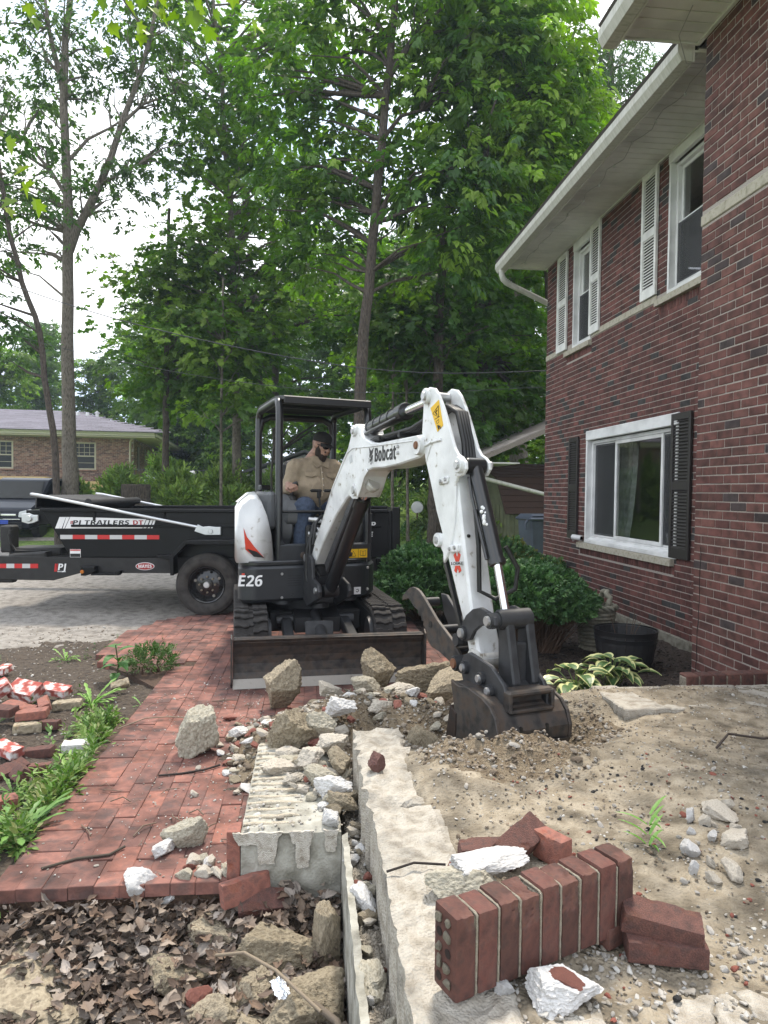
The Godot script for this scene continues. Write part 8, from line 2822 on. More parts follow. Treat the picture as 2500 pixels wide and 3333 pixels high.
func build_rubble() -> void:
	var conc := mt("rconc", Color(0.85, 0.83, 0.8), 0.95, {"t": "concw", "ts": 1.6, "b": "bump", "bs": 0.22})
	var concd := mt("rconcd", Color(0.8, 0.76, 0.68), 0.95, {"t": "conc", "ts": 1.4, "b": "bump", "bs": 0.22})
	var tan := mt("rtan", Color(0.8, 0.78, 0.75), 0.95, {"t": "rock", "ts": 1.3, "b": "bump", "bs": 0.35})
	var tand := mt("rtand", Color(0.66, 0.64, 0.6), 0.95, {"t": "rock", "ts": 1.5, "b": "bump", "bs": 0.35})
	var white := mt("rwhite", Color(0.72, 0.71, 0.7), 1.0, {"t": "whiteish", "ts": 2.0, "b": "bump", "bs": 0.3})
	var red := mt("rred", Color(0.9, 0.72, 0.68), 0.95, {"t": "pav", "ts": 3.0, "b": "bumpf", "bs": 0.3})
	var brn := mt("rbrown", Color(0.55, 0.55, 0.58), 0.9, {"t": "pav", "ts": 3.0, "b": "bumpf", "bs": 0.25})
	# big pieces, each its own
	var big := [
		["boulder", "rounded concrete lump with one flat face standing alone on the brick walk", Vector3(-0.67, -0.01, -4.34), Vector3(0.23, 0.29, 0.2), 11, concd, Vector3(0, 0.3, 0)],
		["boulder", "tan broken block leaning on the dozer blade's left half", Vector3(-0.18, 0.04, -5.2), Vector3(0.28, 0.27, 0.24), 12, tan, Vector3(0.1, 0.7, 0.25)],
		["boulder", "large pitted boulder on the near edge of the rubble heap", Vector3(-0.09, 0.12, -3.92), Vector3(0.29, 0.28, 0.26), 13, tand, Vector3(0.2, 0.2, -0.3)],
		["boulder", "brown angular block before the middle of the dozer blade", Vector3(0.53, 0.06, -5.35), Vector3(0.27, 0.29, 0.25), 24, tand, Vector3(0.3, 0.8, 0.2)],
		["boulder", "long brown slab lying at the right end of the dozer blade", Vector3(0.93, 0.02, -5.35), Vector3(0.44, 0.26, 0.26), 15, tand, Vector3(0, 0.1, 0.05)],
		["boulder", "pale flat slab tilted against the excavator bucket", Vector3(1.0, 0.1, -5.05), Vector3(0.34, 0.16, 0.24), 16, tan, Vector3(0.1, 0.4, 0.4)],
		["boulder", "whitish crusted chunk on the heap beneath the dozer blade", Vector3(0.66, 0.1, -5.0), Vector3(0.24, 0.13, 0.18), 17, conc, Vector3.ZERO],
		["boulder", "brown pitted block upright at the left edge of the bucket's hole", Vector3(0.68, 0.12, -3.8), Vector3(0.11, 0.17, 0.12), 18, tand, Vector3(0, 0.2, 0.1)],
		["boulder", "grey stone sunk in the soil left of the bucket's hole", Vector3(0.6, 0.14, -3.85), Vector3(0.1, 0.17, 0.12), 19, tand, Vector3(0, 0.9, -0.2)],
		["boulder", "small dark red-brown stone on top of the porch wall", Vector3(0.3, 0.39, -3.02), Vector3(0.075, 0.075, 0.07), 20, brn, Vector3(0, 0.5, 0)],
		["boulder", "flat pale stone slab half buried at the left edge of the leafy pit", Vector3(-1.06, -0.24, -2.62), Vector3(0.42, 0.1, 0.46), 21, tan, Vector3(0.1, 0.4, 0)],
		["boulder", "long tan stone lying among leaves left of the grey block", Vector3(-0.36, -0.22, -2.8), Vector3(0.25, 0.13, 0.15), 22, tan, Vector3(0, -0.35, -0.15)],
		["boulder", "squared greenish-grey stone block in the middle of the pit", Vector3(-0.12, -0.24, -2.66), Vector3(0.3, 0.17, 0.17), 23, tand, Vector3(0.05, 0.12, 0.02)],
		["boulder", "narrow upright stone against the form wall", Vector3(0.075, -0.24, -2.68), Vector3(0.1, 0.27, 0.13), 25, tan, Vector3(0.1, 0.1, 0.05)],
		["boulder", "tan stone below the step beside the upright stone", Vector3(-0.05, -0.2, -2.96), Vector3(0.2, 0.12, 0.12), 26, tan, Vector3(0, 0.15, 0)],
		["boulder", "grey stone sunk under dead leaves in the pit's centre", Vector3(-0.46, -0.27, -2.66), Vector3(0.2, 0.12, 0.18), 27, tand, Vector3(0.3, 0.5, 0)],
		["boulder", "big mossy rounded stone at the bottom edge of the pit", Vector3(0.0, -0.25, -2.38), Vector3(0.28, 0.18, 0.2), 28, tand, Vector3(0.1, 0.3, -0.2)],
		["boulder", "brown stone left of the mossy rounded stone", Vector3(-0.2, -0.26, -2.5), Vector3(0.18, 0.13, 0.13), 29, tan, Vector3(0, 0.6, 0.3)],
		["boulder", "tan stone at the picture's bottom below the dead leaves", Vector3(-0.31, -0.26, -2.4), Vector3(0.2, 0.12, 0.14), 30, tan, Vector3(0, 0.2, 0.2)],
		["boulder", "flat tan stone at the picture's bottom right of another", Vector3(-0.17, -0.27, -2.34), Vector3(0.2, 0.1, 0.14), 31, tan, Vector3(0, -0.2, 0)],
		["concrete_chunk", "angular grey concrete lump at the front of the walk", Vector3(-0.53, -0.01, -3.22), Vector3(0.17, 0.13, 0.1), 32, concd, Vector3(0.2, 0.3, 0.5)],
		["concrete_chunk", "white mortar lump beside the grey lump on the walk", Vector3(-0.62, -0.005, -3.15), Vector3(0.095, 0.07, 0.07), 33, white, Vector3(0, 0.8, 0)],
		["concrete_chunk", "white mortar lump leaning on the front edge of the walk", Vector3(-0.66, -0.1, -2.96), Vector3(0.12, 0.15, 0.1), 34, white, Vector3(0.2, 0.3, 0.3)],
		["concrete_chunk", "small white lump at the foot of the walk's front edge", Vector3(-0.56, -0.1, -2.94), Vector3(0.07, 0.06, 0.06), 35, white, Vector3.ZERO],
		["concrete_chunk", "long white mortar slab lying behind the mortared brick row", Vector3(0.56, 0.44, -2.1), Vector3(0.27, 0.06, 0.1), 36, white, Vector3(0.15, 0.25, -0.08)],
		["concrete_chunk", "grey block under the white mortar slab behind the brick row", Vector3(0.46, 0.39, -2.05), Vector3(0.19, 0.1, 0.14), 37, concd, Vector3(0, 0.15, 0)],
		["concrete_chunk", "flat white mortar cake in front of the mortared brick row", Vector3(0.6, 0.385, -1.62), Vector3(0.17, 0.07, 0.12), 38, white, Vector3(0.1, 0.3, 0)],
		["concrete_chunk", "little white stone in front of the brick row", Vector3(0.47, 0.39, -1.63), Vector3(0.045, 0.045, 0.04), 39, white, Vector3.ZERO],
		["brick_shard", "red brick shard lying on the white mortar cake", Vector3(0.61, 0.437, -1.6), Vector3(0.09, 0.025, 0.05), 40, red, Vector3(0.2, -0.4, -0.2)],
		["brick_shard", "red glazed brick piece tucked behind the white mortar slab", Vector3(0.47, 0.41, -2.14), Vector3(0.07, 0.06, 0.06), 41, red, Vector3.ZERO],
		["brick_shard", "red brick fragment leaning among leaves under the walk's edge", Vector3(-0.47, -0.17, -2.96), Vector3(0.12, 0.09, 0.03), 42, red, Vector3(-0.6, 0.2, 0.7)],
		["brick_shard", "red brick fragment near the picture's bottom in the leaves", Vector3(-0.37, -0.2, -2.48), Vector3(0.09, 0.07, 0.03), 43, red, Vector3(-0.8, 0.3, 0.4)]]
	for q in big:
		stone(q[0], q[1], {"boulder": "rock", "concrete_chunk": "concrete", "brick_shard": "brick"}[q[0]], q[2], q[3] * 1.12, q[4], q[5], q[6], 5 if q[3].x > 0.12 else 4, 12, 0.042)
	# larger broken slabs on the step, along the channel and in the heap
	var sl := [[-0.14, 0.2, -3.52, 0.17, 0.07, 0.1, "ragged grey slab lying across the left of the step's mortar ridges"], [-0.06, 0.2, -3.38, 0.09, 0.05, 0.06, "small rounded grey chunk right of the ragged slab on the step"], [0.07, 0.2, -3.34, 0.14, 0.1, 0.09, "pale flat-faced chunk propped in the middle of the step"], [0.13, 0.21, -3.2, 0.17, 0.1, 0.09, "largest pale flat chunk on the right of the step"], [0.13, 0.26, -3.66, 0.14, 0.08, 0.1, "white chunk at the top of the step against the porch wall"], [-0.1, 0.2, -3.72, 0.12, 0.06, 0.09, "grey chunk right under the large pitted boulder"], [0.14, 0.2, -3.1, 0.13, 0.07, 0.06, "long tan fragment slanting at the step's right side"], [0.1, 0.2, -2.95, 0.07, 0.06, 0.07, "pale chunk on the step's front right corner"], [0.02, 0.24, -3.55, 0.12, 0.08, 0.1, "grey angular chunk at the step's middle beside the slabs"], [0.16, 0.22, -3.42, 0.1, 0.12, 0.1, "brownish crumbly chunk at the edge of the channel"], [0.05, 0.26, -3.9, 0.17, 0.12, 0.12, "grey broken chunk behind the pitted boulder's right side"], [0.2, 0.3, -4.1, 0.16, 0.1, 0.13, "pale chunk in the heap beyond the porch wall's end"], [0.45, 0.26, -4.25, 0.12, 0.08, 0.1, "whitish chunk in the heap left of the bucket"], [0.15, 0.22, -4.75, 0.15, 0.09, 0.12, "grey chunk in the heap below the cored fragment"], [0.4, 0.2, -5.0, 0.2, 0.08, 0.12, "long crusted grey chunk on top of the heap"], [-0.45, 0.02, -4.6, 0.1, 0.07, 0.08, "yellowish split chunk at the heap's left rim"], [-0.4, 0.0, -4.15, 0.09, 0.06, 0.07, "grey chunk at the foot of the heap on the walk"], [0.205, 0.13, -1.75, 0.08, 0.08, 0.12, "white chunk wedged in the near end of the channel"], [0.2, 0.13, -2.05, 0.075, 0.07, 0.14, "big white chunk filling the middle of the channel"], [0.205, 0.13, -2.45, 0.07, 0.07, 0.11, "grey-white chunk in the far part of the channel"]]
	for i in sl.size():
		var q = sl[i]
		stone("slab_chunk", q[6], "concrete", Vector3(q[0], q[1] - 0.01, q[2]), Vector3(q[3], q[4], q[5]) * 1.15, 500 + i, [conc, conc, concd, white][i % 4] if i != 6 and i != 9 else tan, Vector3(rr(-0.25, 0.25), rr(-0.5, 0.5), rr(-0.3, 0.3)), 4, 10, 0.06)
	loose_brick("brown cored brick fragment at the heap's left beside the tan block", Vector3(-0.12, 0.2, -4.72), Vector3(1.2, 0.25, 0.12), red, "", Vector3(0.2, 0.09, 0.1), true)
	# the group of white stones on the sand to the right
	var ws := [[1.40, -2.44, 0.045, 0.065], [1.43, -2.40, 0.045, 0.06], [1.54, -2.47, 0.14, 0.055], [1.28, -2.22, 0.075, 0.055], [1.46, -2.26, 0.13, 0.06], [1.34, -2.08, 0.08, 0.055], [1.22, -2.1, 0.035, 0.06], [1.26, -2.06, 0.05, 0.04], [1.52, -2.36, 0.05, 0.04], [1.4, -2.3, 0.045, 0.04], [1.3, -2.14, 0.04, 0.035], [1.58, -2.5, 0.05, 0.05], [1.36, -2.36, 0.03, 0.03], [1.47, -2.4, 0.04, 0.035]]
	for i in ws.size():
		var q = ws[i]
		stone("white_stone", "whitish broken concrete stone in the scatter on the sand at the right", "rock", Vector3(q[0], gh(q[0], q[1]) - 0.006, q[1]), Vector3(q[2], q[3], q[2] * 0.7), 60 + i, conc if i % 3 else white, Vector3(rr(-0.3, 0.3), rr(0, 3), rr(-0.3, 0.3)), 3, 8, 0.05, "white stones scattered on the sand")
	# middle-sized rubble on the step, in the heap and at its rim
	var vars := []
	for i in 10:
		vars.append(rock(100 + i, 3, 13, 0.05))
	var mm := [conc, conc, concd, white, tan, tand, concd, conc, red]
	var put_chunk := func(x: float, y: float, z: float, s: float, lab: String, grp: String, big_w: float) -> void:
		var m: Material = pick(mm)
		solo("rubble_chunk", pick(vars), m, lab, "rubble", Transform3D(Basis.from_euler(Vector3(rr(-0.5, 0.5), rr(0, TAU), rr(-0.5, 0.5))).scaled_local(Vector3(s * rr(0.8, 1.5), s * rr(0.35, 0.8), s * rr(0.7, 1.2))), Vector3(x, y, z)), grp)
	for k in 66:
		var x := rr(-0.12, 0.2)
		var z := rr(-3.0, -3.95)
		if x < 0.0 and rng.randf() < 0.6 and z > -3.5:
			continue
		put_chunk.call(x, 0.2 + rr(0.0, 0.03), z, rr(0.04, 0.1), "broken concrete chunk strewn on the step block", "rubble chunks on the step block", 1.0)
	for k in 110:
		var a := rng.randf() * TAU
		var q := sqrt(rng.randf())
		var x := 0.32 + cos(a) * q * 0.72
		var z := -4.5 + sin(a) * q * 0.62
		put_chunk.call(x, gh(x, z) + 0.01, z, rr(0.03, 0.1), "broken chunk in the soil heap before the dozer blade", "rubble chunks in the heap", 1.0)
	for k in 46:
		var x := -0.42 + rng.randfn() * 0.11
		var z := -4.35 + rng.randfn() * 0.28
		put_chunk.call(x, 0.012 + (gh(x, z) + 0.03 if heap(x, z) > 0.06 else 0.0), z, rr(0.03, 0.08), "broken chunk spilling from the heap onto the brick walk", "rubble chunks on the walk", 1.0)
	for k in 60:
		var z := rr(-1.1, -3.5)
		put_chunk.call(rr(0.178, 0.235), 0.13 + rr(0.0, 0.04), z, rr(0.03, 0.07), "whitish chunk filling the channel beside the porch wall", "rubble chunks in the channel", 1.0)
	for k in 16:
		put_chunk.call(rr(-0.52, -0.32), 0.01, rr(-2.95, -3.1), rr(0.03, 0.075), "red and white fragment on the front corner of the walk", "fragments on the walk's front corner", 1.0)
	for k in 10:
		put_chunk.call(rr(1.55, 1.85), 0.18 + rr(0, 0.12), rr(-3.85, -4.2), rr(0.06, 0.13), "broken piece at the right rim of the bucket's hole", "pieces at the hole's right rim", 1.0)
	# fine debris, more than anyone would count
	var chip := []
	for i in 3:
		chip.append(rock(200 + i, 1, 9, 0.06))
	var cvm := mt("chipvc", Color(1, 1, 1), 0.95, {"vc": true, "t": "grain", "ts": 6.0})
	var wht := [Color(0.62, 0.58, 0.52), Color(0.5, 0.46, 0.4), Color(0.7, 0.68, 0.63), Color(0.4, 0.36, 0.3)]
	var brs := [Color(0.3, 0.24, 0.17), Color(0.22, 0.17, 0.12), Color(0.38, 0.32, 0.25), Color(0.48, 0.45, 0.4)]
	var drk := [Color(0.03, 0.03, 0.03), Color(0.3, 0.25, 0.2), Color(0.45, 0.42, 0.38), Color(0.3, 0.1, 0.07)]
	var fields := [["sand_gravel", "pale grit and pebbles over the sand of the porch fill", 9000, 0.32, 3.4, -1.3, -4.3, 0.004, 0.011, wht + brs + brs], ["soil_crumbs", "brown clods and crumbs over the dug heap and mound", 11000, -0.5, 1.7, -2.8, -5.6, 0.006, 0.024, brs], ["walk_grit", "grit and chips scattered over the brick walk", 1500, -1.2, -0.3, -2.95, -6.2, 0.003, 0.011, wht], ["bed_debris", "chips and bits over the dark soil left of the walk", 1600, -3.4, -1.35, -3.1, -8.6, 0.006, 0.02, brs + wht], ["channel_grit", "small white bits in the channel and on the step", 1100, -0.25, 0.24, -1.0, -3.9, 0.006, 0.018, wht], ["coal_bits", "black and red bits in the sand near the loose bricks", 420, 0.7, 1.8, -1.5, -3.1, 0.006, 0.016, drk], ["mulch_chips", "dark bark chips over the mulch bed by the house", 5200, 1.5, 3.9, -4.4, -9.0, 0.008, 0.024, [Color(0.05, 0.038, 0.03), Color(0.09, 0.07, 0.055), Color(0.14, 0.11, 0.09), Color(0.03, 0.024, 0.02)]], ["slab_grit", "stones and grit along the front slab", 800, 0.3, 1.5, -1.45, -1.85, 0.006, 0.017, wht]]
	for f in fields:
		var xs := []
		var cs := []
		for k in int(f[2]):
			var x := rr(f[3], f[4])
			var z := rr(f[5], f[6])
			var y := gh(x, z)
			if f[0] == "soil_crumbs" and heap(x, z) < 0.03 and hole(x, z) < 0.1 and gs(x, z, 0.9, -3.15, 0.45, 0.3) < 0.4:
				continue
			if f[0] == "sand_gravel" and (hole(x, z) > 0.25 or x < 0.5 and rng.randf() < 0.6):
				continue
			if f[0] == "walk_grit":
				if rng.randf() > 0.25 + 0.75 * sst(-1.2, -0.3, x):
					continue
				y = 0.001
			if f[0] == "channel_grit":
				y = 0.14 if x > 0.165 else (0.2 if z < -2.92 else -9.0)
				if y < -1.0:
					continue
			var s := rr(f[7], f[8]) * (1.8 if rng.randf() < 0.06 else 1.0)
			xs.append(Transform3D(Basis.from_euler(Vector3(rr(-0.6, 0.6), rr(0, TAU), rr(-0.6, 0.6))).scaled_local(Vector3(s * rr(0.8, 1.5) * (1.9 if f[0] == "mulch_chips" else 1.0), s * rr(0.5, 0.9) * (0.6 if f[0] == "mulch_chips" else 1.0), s)), Vector3(x, y + s * 0.18, z)))
			cs.append(pick(f[9]) * rr(0.8, 1.15))
		tag(multi(f[0], chip[xs.size() % 3], cvm, xs, cs, self, "stuff"), f[1], "gravel" if f[0] != "soil_crumbs" else "soil")
	# dead leaves in the pit
	var dl := MB.new()
	var jagl := [0.1, 0.55, 0.9, 1.0, 0.85, 0.5, 0.03]
	blade(dl, Transform3D(Basis(), Vector3(0, 0, -0.5)), 1.0, 0.62, 1.1, jagl, 0.5, Color.WHITE, Color(0.85, 0.85, 0.85), 0.05)
	var dl3 := MB.new()
	leaf_at(dl3, Transform3D(Basis(), Vector3(0, 0, -0.5)), 1.0, 1.0, "maple", 0.5)
	var dl2 := MB.new()
	blade(dl2, Transform3D(Basis(Vector3.FORWARD, 0.5), Vector3(0, 0, -0.5)), 1.0, 0.5, -0.9, jagl, 0.0, Color.WHITE, Color(0.9, 0.9, 0.9), 0.07)
	var dlm := mt("deadleaf", Color(1, 1, 1), 0.8, {"vc": true, "t": "grain", "ts": 4.0})
	var dcs := [Color(0.2, 0.145, 0.105), Color(0.15, 0.105, 0.08), Color(0.28, 0.21, 0.16), Color(0.36, 0.29, 0.23), Color(0.11, 0.08, 0.06), Color(0.24, 0.16, 0.11), Color(0.42, 0.36, 0.31)]
	for w in 3:
		var xs := []
		var cs := []
		for k in 2800:
			var x := rr(-1.9, 0.14)
			var z := rr(-1.9, -2.98)
			if rng.randf() > 0.6 + 0.4 * sst(-1.2, -0.6, x) and z < -2.5:
				continue
			if gs(x, z, -0.75, -2.38, 0.16, 0.1) > 0.55:
				continue
			var s := rr(0.022, 0.075) * (0.85 if w == 2 else 1.0)
			xs.append(Transform3D(Basis.from_euler(Vector3(rr(-0.5, 0.5), rr(0, TAU), rr(-0.5, 0.5))).scaled(Vector3.ONE * s), Vector3(x, gh(x, z) + rr(0.005, 0.085), z)))
			cs.append(pick(dcs) * rr(0.8, 1.3))
		tag(multi("dead_leaves", [dl, dl2, dl3][w].mesh(), dlm, xs, cs, self, "stuff"), ["curled brown dead leaves heaped in the sunken bed", "cupped brown dead leaves mixed through the sunken bed", "flat lobed dead leaves among the curled ones in the sunken bed"][w], "leaves")
	# twigs and roots
	var tw := MB.new()
	for k in 260:
		var pit := k % 2 == 0
		var x := rr(-1.6, 0.1) if pit else rr(-3.2, -1.35)
		var z := rr(-2.0, -2.95) if pit else rr(-3.1, -8.6)
		if k % 7 == 3:
			x = rr(1.6, 3.6)
			z = rr(-4.6, -7.0)
		if k % 9 == 4:
			x = rr(-1.2, -0.3)
			z = rr(-3.0, -5.5)
		var a := rng.randf() * TAU
		var l := rr(0.04, 0.16)
		var y := maxf(gh(x, z), 0.002 if k % 9 == 4 else -1.0) + 0.006
		tw.tube([Vector3(x, y, z), Vector3(x + cos(a) * l * 0.5 + rr(-0.02, 0.02), y + rr(0.0, 0.025), z + sin(a) * l * 0.5 + rr(-0.02, 0.02)), Vector3(x + cos(a) * l, y + rr(-0.004, 0.01), z + sin(a) * l)], rr(0.0012, 0.0035), 5, false)
	var two := put("twigs", tw, mt("twigm", Color(0.15, 0.11, 0.08), 0.95))
	tag(two, "thin brown twigs and roots strewn over soil, leaves and walk", "twigs", "", "stuff")
	var sticks := [["crooked pale root lying across the leaves and stones", V([-0.33, -0.12, -2.62, -0.22, -0.07, -2.55, -0.1, -0.04, -2.4, 0.05, -0.06, -2.22]), 0.006, Color(0.35, 0.28, 0.2)], ["dark curved stick lying on the walk before the lone boulder", V([-0.82, 0.008, -4.0, -0.7, 0.008, -4.02, -0.58, 0.01, -4.06, -0.5, 0.012, -4.12]), 0.006, Color(0.05, 0.04, 0.035)], ["thick stick along the lower end of the form wall", V([0.02, -0.12, -2.35, 0.1, -0.08, -2.2, 0.14, -0.06, -2.0]), 0.012, Color(0.2, 0.16, 0.12)], ["bent dark twig on the front left of the walk", V([-1.1, 0.008, -3.05, -0.98, 0.008, -3.12, -0.85, 0.01, -3.14, -0.8, 0.014, -3.2]), 0.006, Color(0.1, 0.08, 0.06)], ["long pale stem curling over the walk's left edge", V([-1.25, 0.01, -4.8, -1.1, 0.03, -4.95, -0.95, 0.02, -5.0, -0.8, 0.008, -5.0]), 0.004, Color(0.35, 0.22, 0.15)], ["dark twig on the sand near the house", V([1.9, 0.42, -3.1, 2.05, 0.43, -3.25, 2.2, 0.42, -3.2, 2.5, 0.42, -3.3]), 0.006, Color(0.08, 0.06, 0.05)], ["thin black stick lying over the porch wall", V([0.25, 0.412, -2.17, 0.34, 0.42, -2.2, 0.44, 0.415, -2.19]), 0.004, Color(0.05, 0.04, 0.035)]]
	for s in sticks:
		var b := MB.new()
		b.tube(s[1], s[2], 7)
		solo("stick", b, mt("stick%.2f" % s[3].r, s[3], 0.95, {"t": "grain", "ts": 5.0}), s[0], "stick")

func build_small() -> void:
	var tones := [mt("lb0", Color(0.62, 0.58, 0.58), 0.9, {"t": "pav", "ts": 1.6, "b": "bumpf", "bs": 0.2, "d": "grain", "ds": 4.0}), mt("lb1", Color(0.95, 0.82, 0.78), 0.9, {"t": "pav", "ts": 1.6, "b": "bumpf", "bs": 0.2}), mt("lb2", Color(0.5, 0.48, 0.46), 0.9, {"t": "pav", "ts": 1.6, "b": "bumpf", "bs": 0.2})]
	var wpaint := mt("painted", Color(1, 1, 1), 0.9, {"t": "paintpeel", "ts": 3.0, "b": "bumpf", "bs": 0.2})
	# nine bricks still mortared in a row
	var g := thing("brick_row", "row of nine mortared upright bricks with chipped tops on the sand", "bricks", Vector3(0.325, 0.415, -1.62), 23)
	var rowm := mt("rowbrick", Color(0.42, 0.39, 0.38), 0.85, {"t": "pav", "ts": 1.6, "b": "bumpf", "bs": 0.1, "vc": true})
	var mort := mt("rowmortar", Color(0.55, 0.52, 0.46), 1.0, {"t": "concw", "ts": 5.0, "b": "bumpf", "bs": 0.4})
	for k in 9:
		var x := 0.03 + k * 0.0655
		var h := [0.2, 0.195, 0.2, 0.193, 0.2, 0.194, 0.197, 0.2, 0.2][k] as float
		var ch := []
		for c in [[[0.02, 0.09, 0.045, 0.03]], [], [[0.01, 0.09, 0.045, 0.035]], [[-0.01, 0.08, 0.045, 0.055], [0.02, 0.1, 0.0, 0.035]], [[0.02, 0.095, 0.045, 0.022]], [[0.0, 0.08, 0.045, 0.05], [-0.02, 0.1, -0.01, 0.035]], [[0.01, 0.1, 0.04, 0.03]], [], [[0.01, 0.092, 0.045, 0.035]]][k]:
			ch.append([Vector3(c[0], c[1] * h / 0.2, c[2]), c[3]])
		put("brick", chipped(Vector3(0.057, h, 0.092), 40 + k, ch, [Color(0.8, 0.72, 0.7), Color(1.1, 0.9, 0.9), Color(0.62, 0.6, 0.58)][k % 3], Color(2.3, 1.25, 1.05)), rowm, g, Transform3D(Basis.from_euler(Vector3(rr(-0.01, 0.01), 0, 0)), Vector3(x, k * 0.001 + h / 2, rr(-0.001, 0.001))))
		if k < 8:
			var m := MB.new()
			m.box(Vector3(x + 0.0327, 0.094, -0.002), Vector3(0.0105, 0.186, 0.084), 0.002)
			var mp := []
			var mr := []
			for i in 22:
				var f := i / 21.0
				mp.append(Vector3(x + 0.0327 + 0.0008 * noise.get_noise_1d(i * 5.0 + k * 40.0), 0.004 + 0.19 * minf(1.0, f / 0.68), 0.042 if f < 0.68 else lerpf(0.042, -0.04, (f - 0.68) / 0.32)))
				mr.append(0.0036 + 0.0016 * noise.get_noise_1d(i * 9.0 + k * 70.0))
			m.tube(mp, mr, 6)
			put("mortar_joint", m, mort, g)
	for i in 5:
		for j in 2:
			var hb := MB.new()
			hb.cyl(Vector3(0.0005, 0.03 + i * 0.036, -0.022 + j * 0.036), Vector3(-0.0005, 0.03 + i * 0.036, -0.022 + j * 0.036), 0.011, 12)
			if (i + j) % 3 == 0:
				put("core_hole", hb, mt("holedark", Color(0.02, 0.012, 0.01), 1.0), g)
			else:
				put("mortar_plug", rock(320 + i * 2 + j, 2, 5, 0.08), mort, g, Transform3D(Basis().scaled(Vector3(0.014, 0.025, 0.024)), Vector3(0.0, 0.03 + i * 0.036, -0.022 + j * 0.036)))
	var rb := [["brown brick leaning on another right of the mortared row", Vector3(0.93, 0.475, -1.75), Vector3(0.12, -0.42, -0.1), 0], ["brown brick with mortar on its edge under the leaning one", Vector3(0.93, 0.425, -1.73), Vector3(0.02, -0.25, 0.0), 0], ["half hidden brick end behind the two brown bricks", Vector3(0.86, 0.42, -1.85), Vector3(0, 0.5, 0), 2], ["flat brown brick behind the mortared row", Vector3(0.6, 0.415, -2.26), Vector3(0, -0.05, 0), 0], ["brown brick tipped on its corner behind the mortared row", Vector3(0.7, 0.45, -2.25), Vector3(0.5, 0.75, 0.3), 0], ["bright red brick standing at the far end behind the row", Vector3(0.8, 0.44, -2.22), Vector3(1.57, -0.9, 0.15), 1], ["red paver leaning on its edge beside the step block", Vector3(-0.245, -0.01, -2.86), Vector3(1.35, 0.65, 0.2), 1], ["dark brick lying in leaves below the step block", Vector3(-0.17, -0.06, -2.84), Vector3(0.5, 0.1, 0.05), 0], ["red brick standing on end against the left side of the step", Vector3(-0.298, 0.1, -2.955), Vector3(0, 0, 1.571), 1]]
	for q in rb:
		loose_brick(q[0], q[1], q[2], tones[q[3]], "", Vector3(0.2, 0.056, 0.092) if q[0] != rb[5][0] else Vector3(0.12, 0.056, 0.092))
	# the pile of old bricks to the left
	var pl := [["brick with red and white striped end at the left edge", Vector3(-2.62, 0.02, -6.4), Vector3(0, 1.5, 0), 3, 1.0], ["cored brick lying holes up in the dark soil", Vector3(-2.3, 0.015, -6.4), Vector3(0.12, 0.1, 0), 0, 1.0], ["brick block with peeling white and red paint, largest of the pile", Vector3(-2.14, 0.05, -5.62), Vector3(0.5, -0.45, -0.1), 3, 1.5], ["white-crusted brick slab leaning at the pile's left", Vector3(-2.34, 0.06, -5.55), Vector3(0.3, 0.6, 0.5), 3, 1.2], ["long white-painted brick right of the pile's painted block", Vector3(-1.95, 0.03, -5.7), Vector3(0.25, -0.3, -0.1), 3, 1.15], ["red half brick propped in the middle of the pile", Vector3(-1.87, 0.05, -5.25), Vector3(0.35, -1.2, -0.15), 1, 0.8], ["broad red brick lying flat under the painted block", Vector3(-2.02, 0.04, -5.2), Vector3(0.1, -0.3, -0.18), 1, 1.1], ["red brick at the front of the pile", Vector3(-1.87, 0.05, -5.03), Vector3(0.05, 0.1, 0.08), 1, 1.0], ["brown brick overhanging at the left front of the pile", Vector3(-2.07, 0.07, -5.05), Vector3(0.1, -0.4, 0.05), 0, 1.0], ["tan stone brick behind the drooping weed", Vector3(-1.76, 0.0, -5.4), Vector3(0.05, 0.1, 0.05), 4, 1.0], ["brown brick end at the right front of the pile", Vector3(-1.73, 0.0, -4.95), Vector3(0, -0.15, 0.05), 0, 0.7], ["mortar-coated brick beneath the front red brick", Vector3(-1.86, -0.01, -4.93), Vector3(0, 0.2, 0), 4, 0.9], ["white-topped brick alone at the left edge of the picture", Vector3(-1.82, 0.0, -4.5), Vector3(0.1, -0.6, -0.1), 3, 1.0], ["brown brick sunk in soil beside the white-topped one", Vector3(-1.64, -0.03, -4.52), Vector3(0, -0.1, 0.12), 0, 0.9], ["flat white mortar slab by the rosette weed", Vector3(-1.43, -0.02, -4.58), Vector3(0.1, 0.1, 0), 5, 0.9], ["dark red brick tilted on its side near the walk", Vector3(-1.57, 0.02, -4.05), Vector3(0.9, -0.9, 0.15), 0, 0.9], ["brown brick lying behind the tilted dark red one", Vector3(-1.67, 0.0, -4.15), Vector3(0.25, 0.9, 0.1), 0, 1.0], ["small dark brick end in the shade near the walk", Vector3(-1.52, -0.01, -4.2), Vector3(0, 0.2, 0), 2, 0.6], ["red brick cut by the picture's left edge", Vector3(-1.55, -0.01, -3.75), Vector3(0.1, 0.4, 0), 1, 0.8], ["pale shard of stone near the walk's notch", Vector3(-1.5, 0.02, -5.85), Vector3(0.7, 0.4, 0.3), 4, 0.7]]
	var pm := [tones[0], tones[1], tones[2], wpaint, mt("rtan", Color(1, 1, 1)), mt("rwhite", Color(1, 1, 1))]
	for i in pl.size():
		var q = pl[i]
		var s: float = q[4]
		loose_brick(q[0], q[1], q[2], pm[q[3]], "", Vector3(0.2 * minf(s, 1.2), 0.057 * (1.0 if s < 1.2 else 1.5), 0.095 * s), i == 1)
	# edging courses
	var ec := thing("brick_edging", "low course of cored bricks at the foot of the near wall", "bricks", Vector3(2.56, 0.3, -4.52), 2)
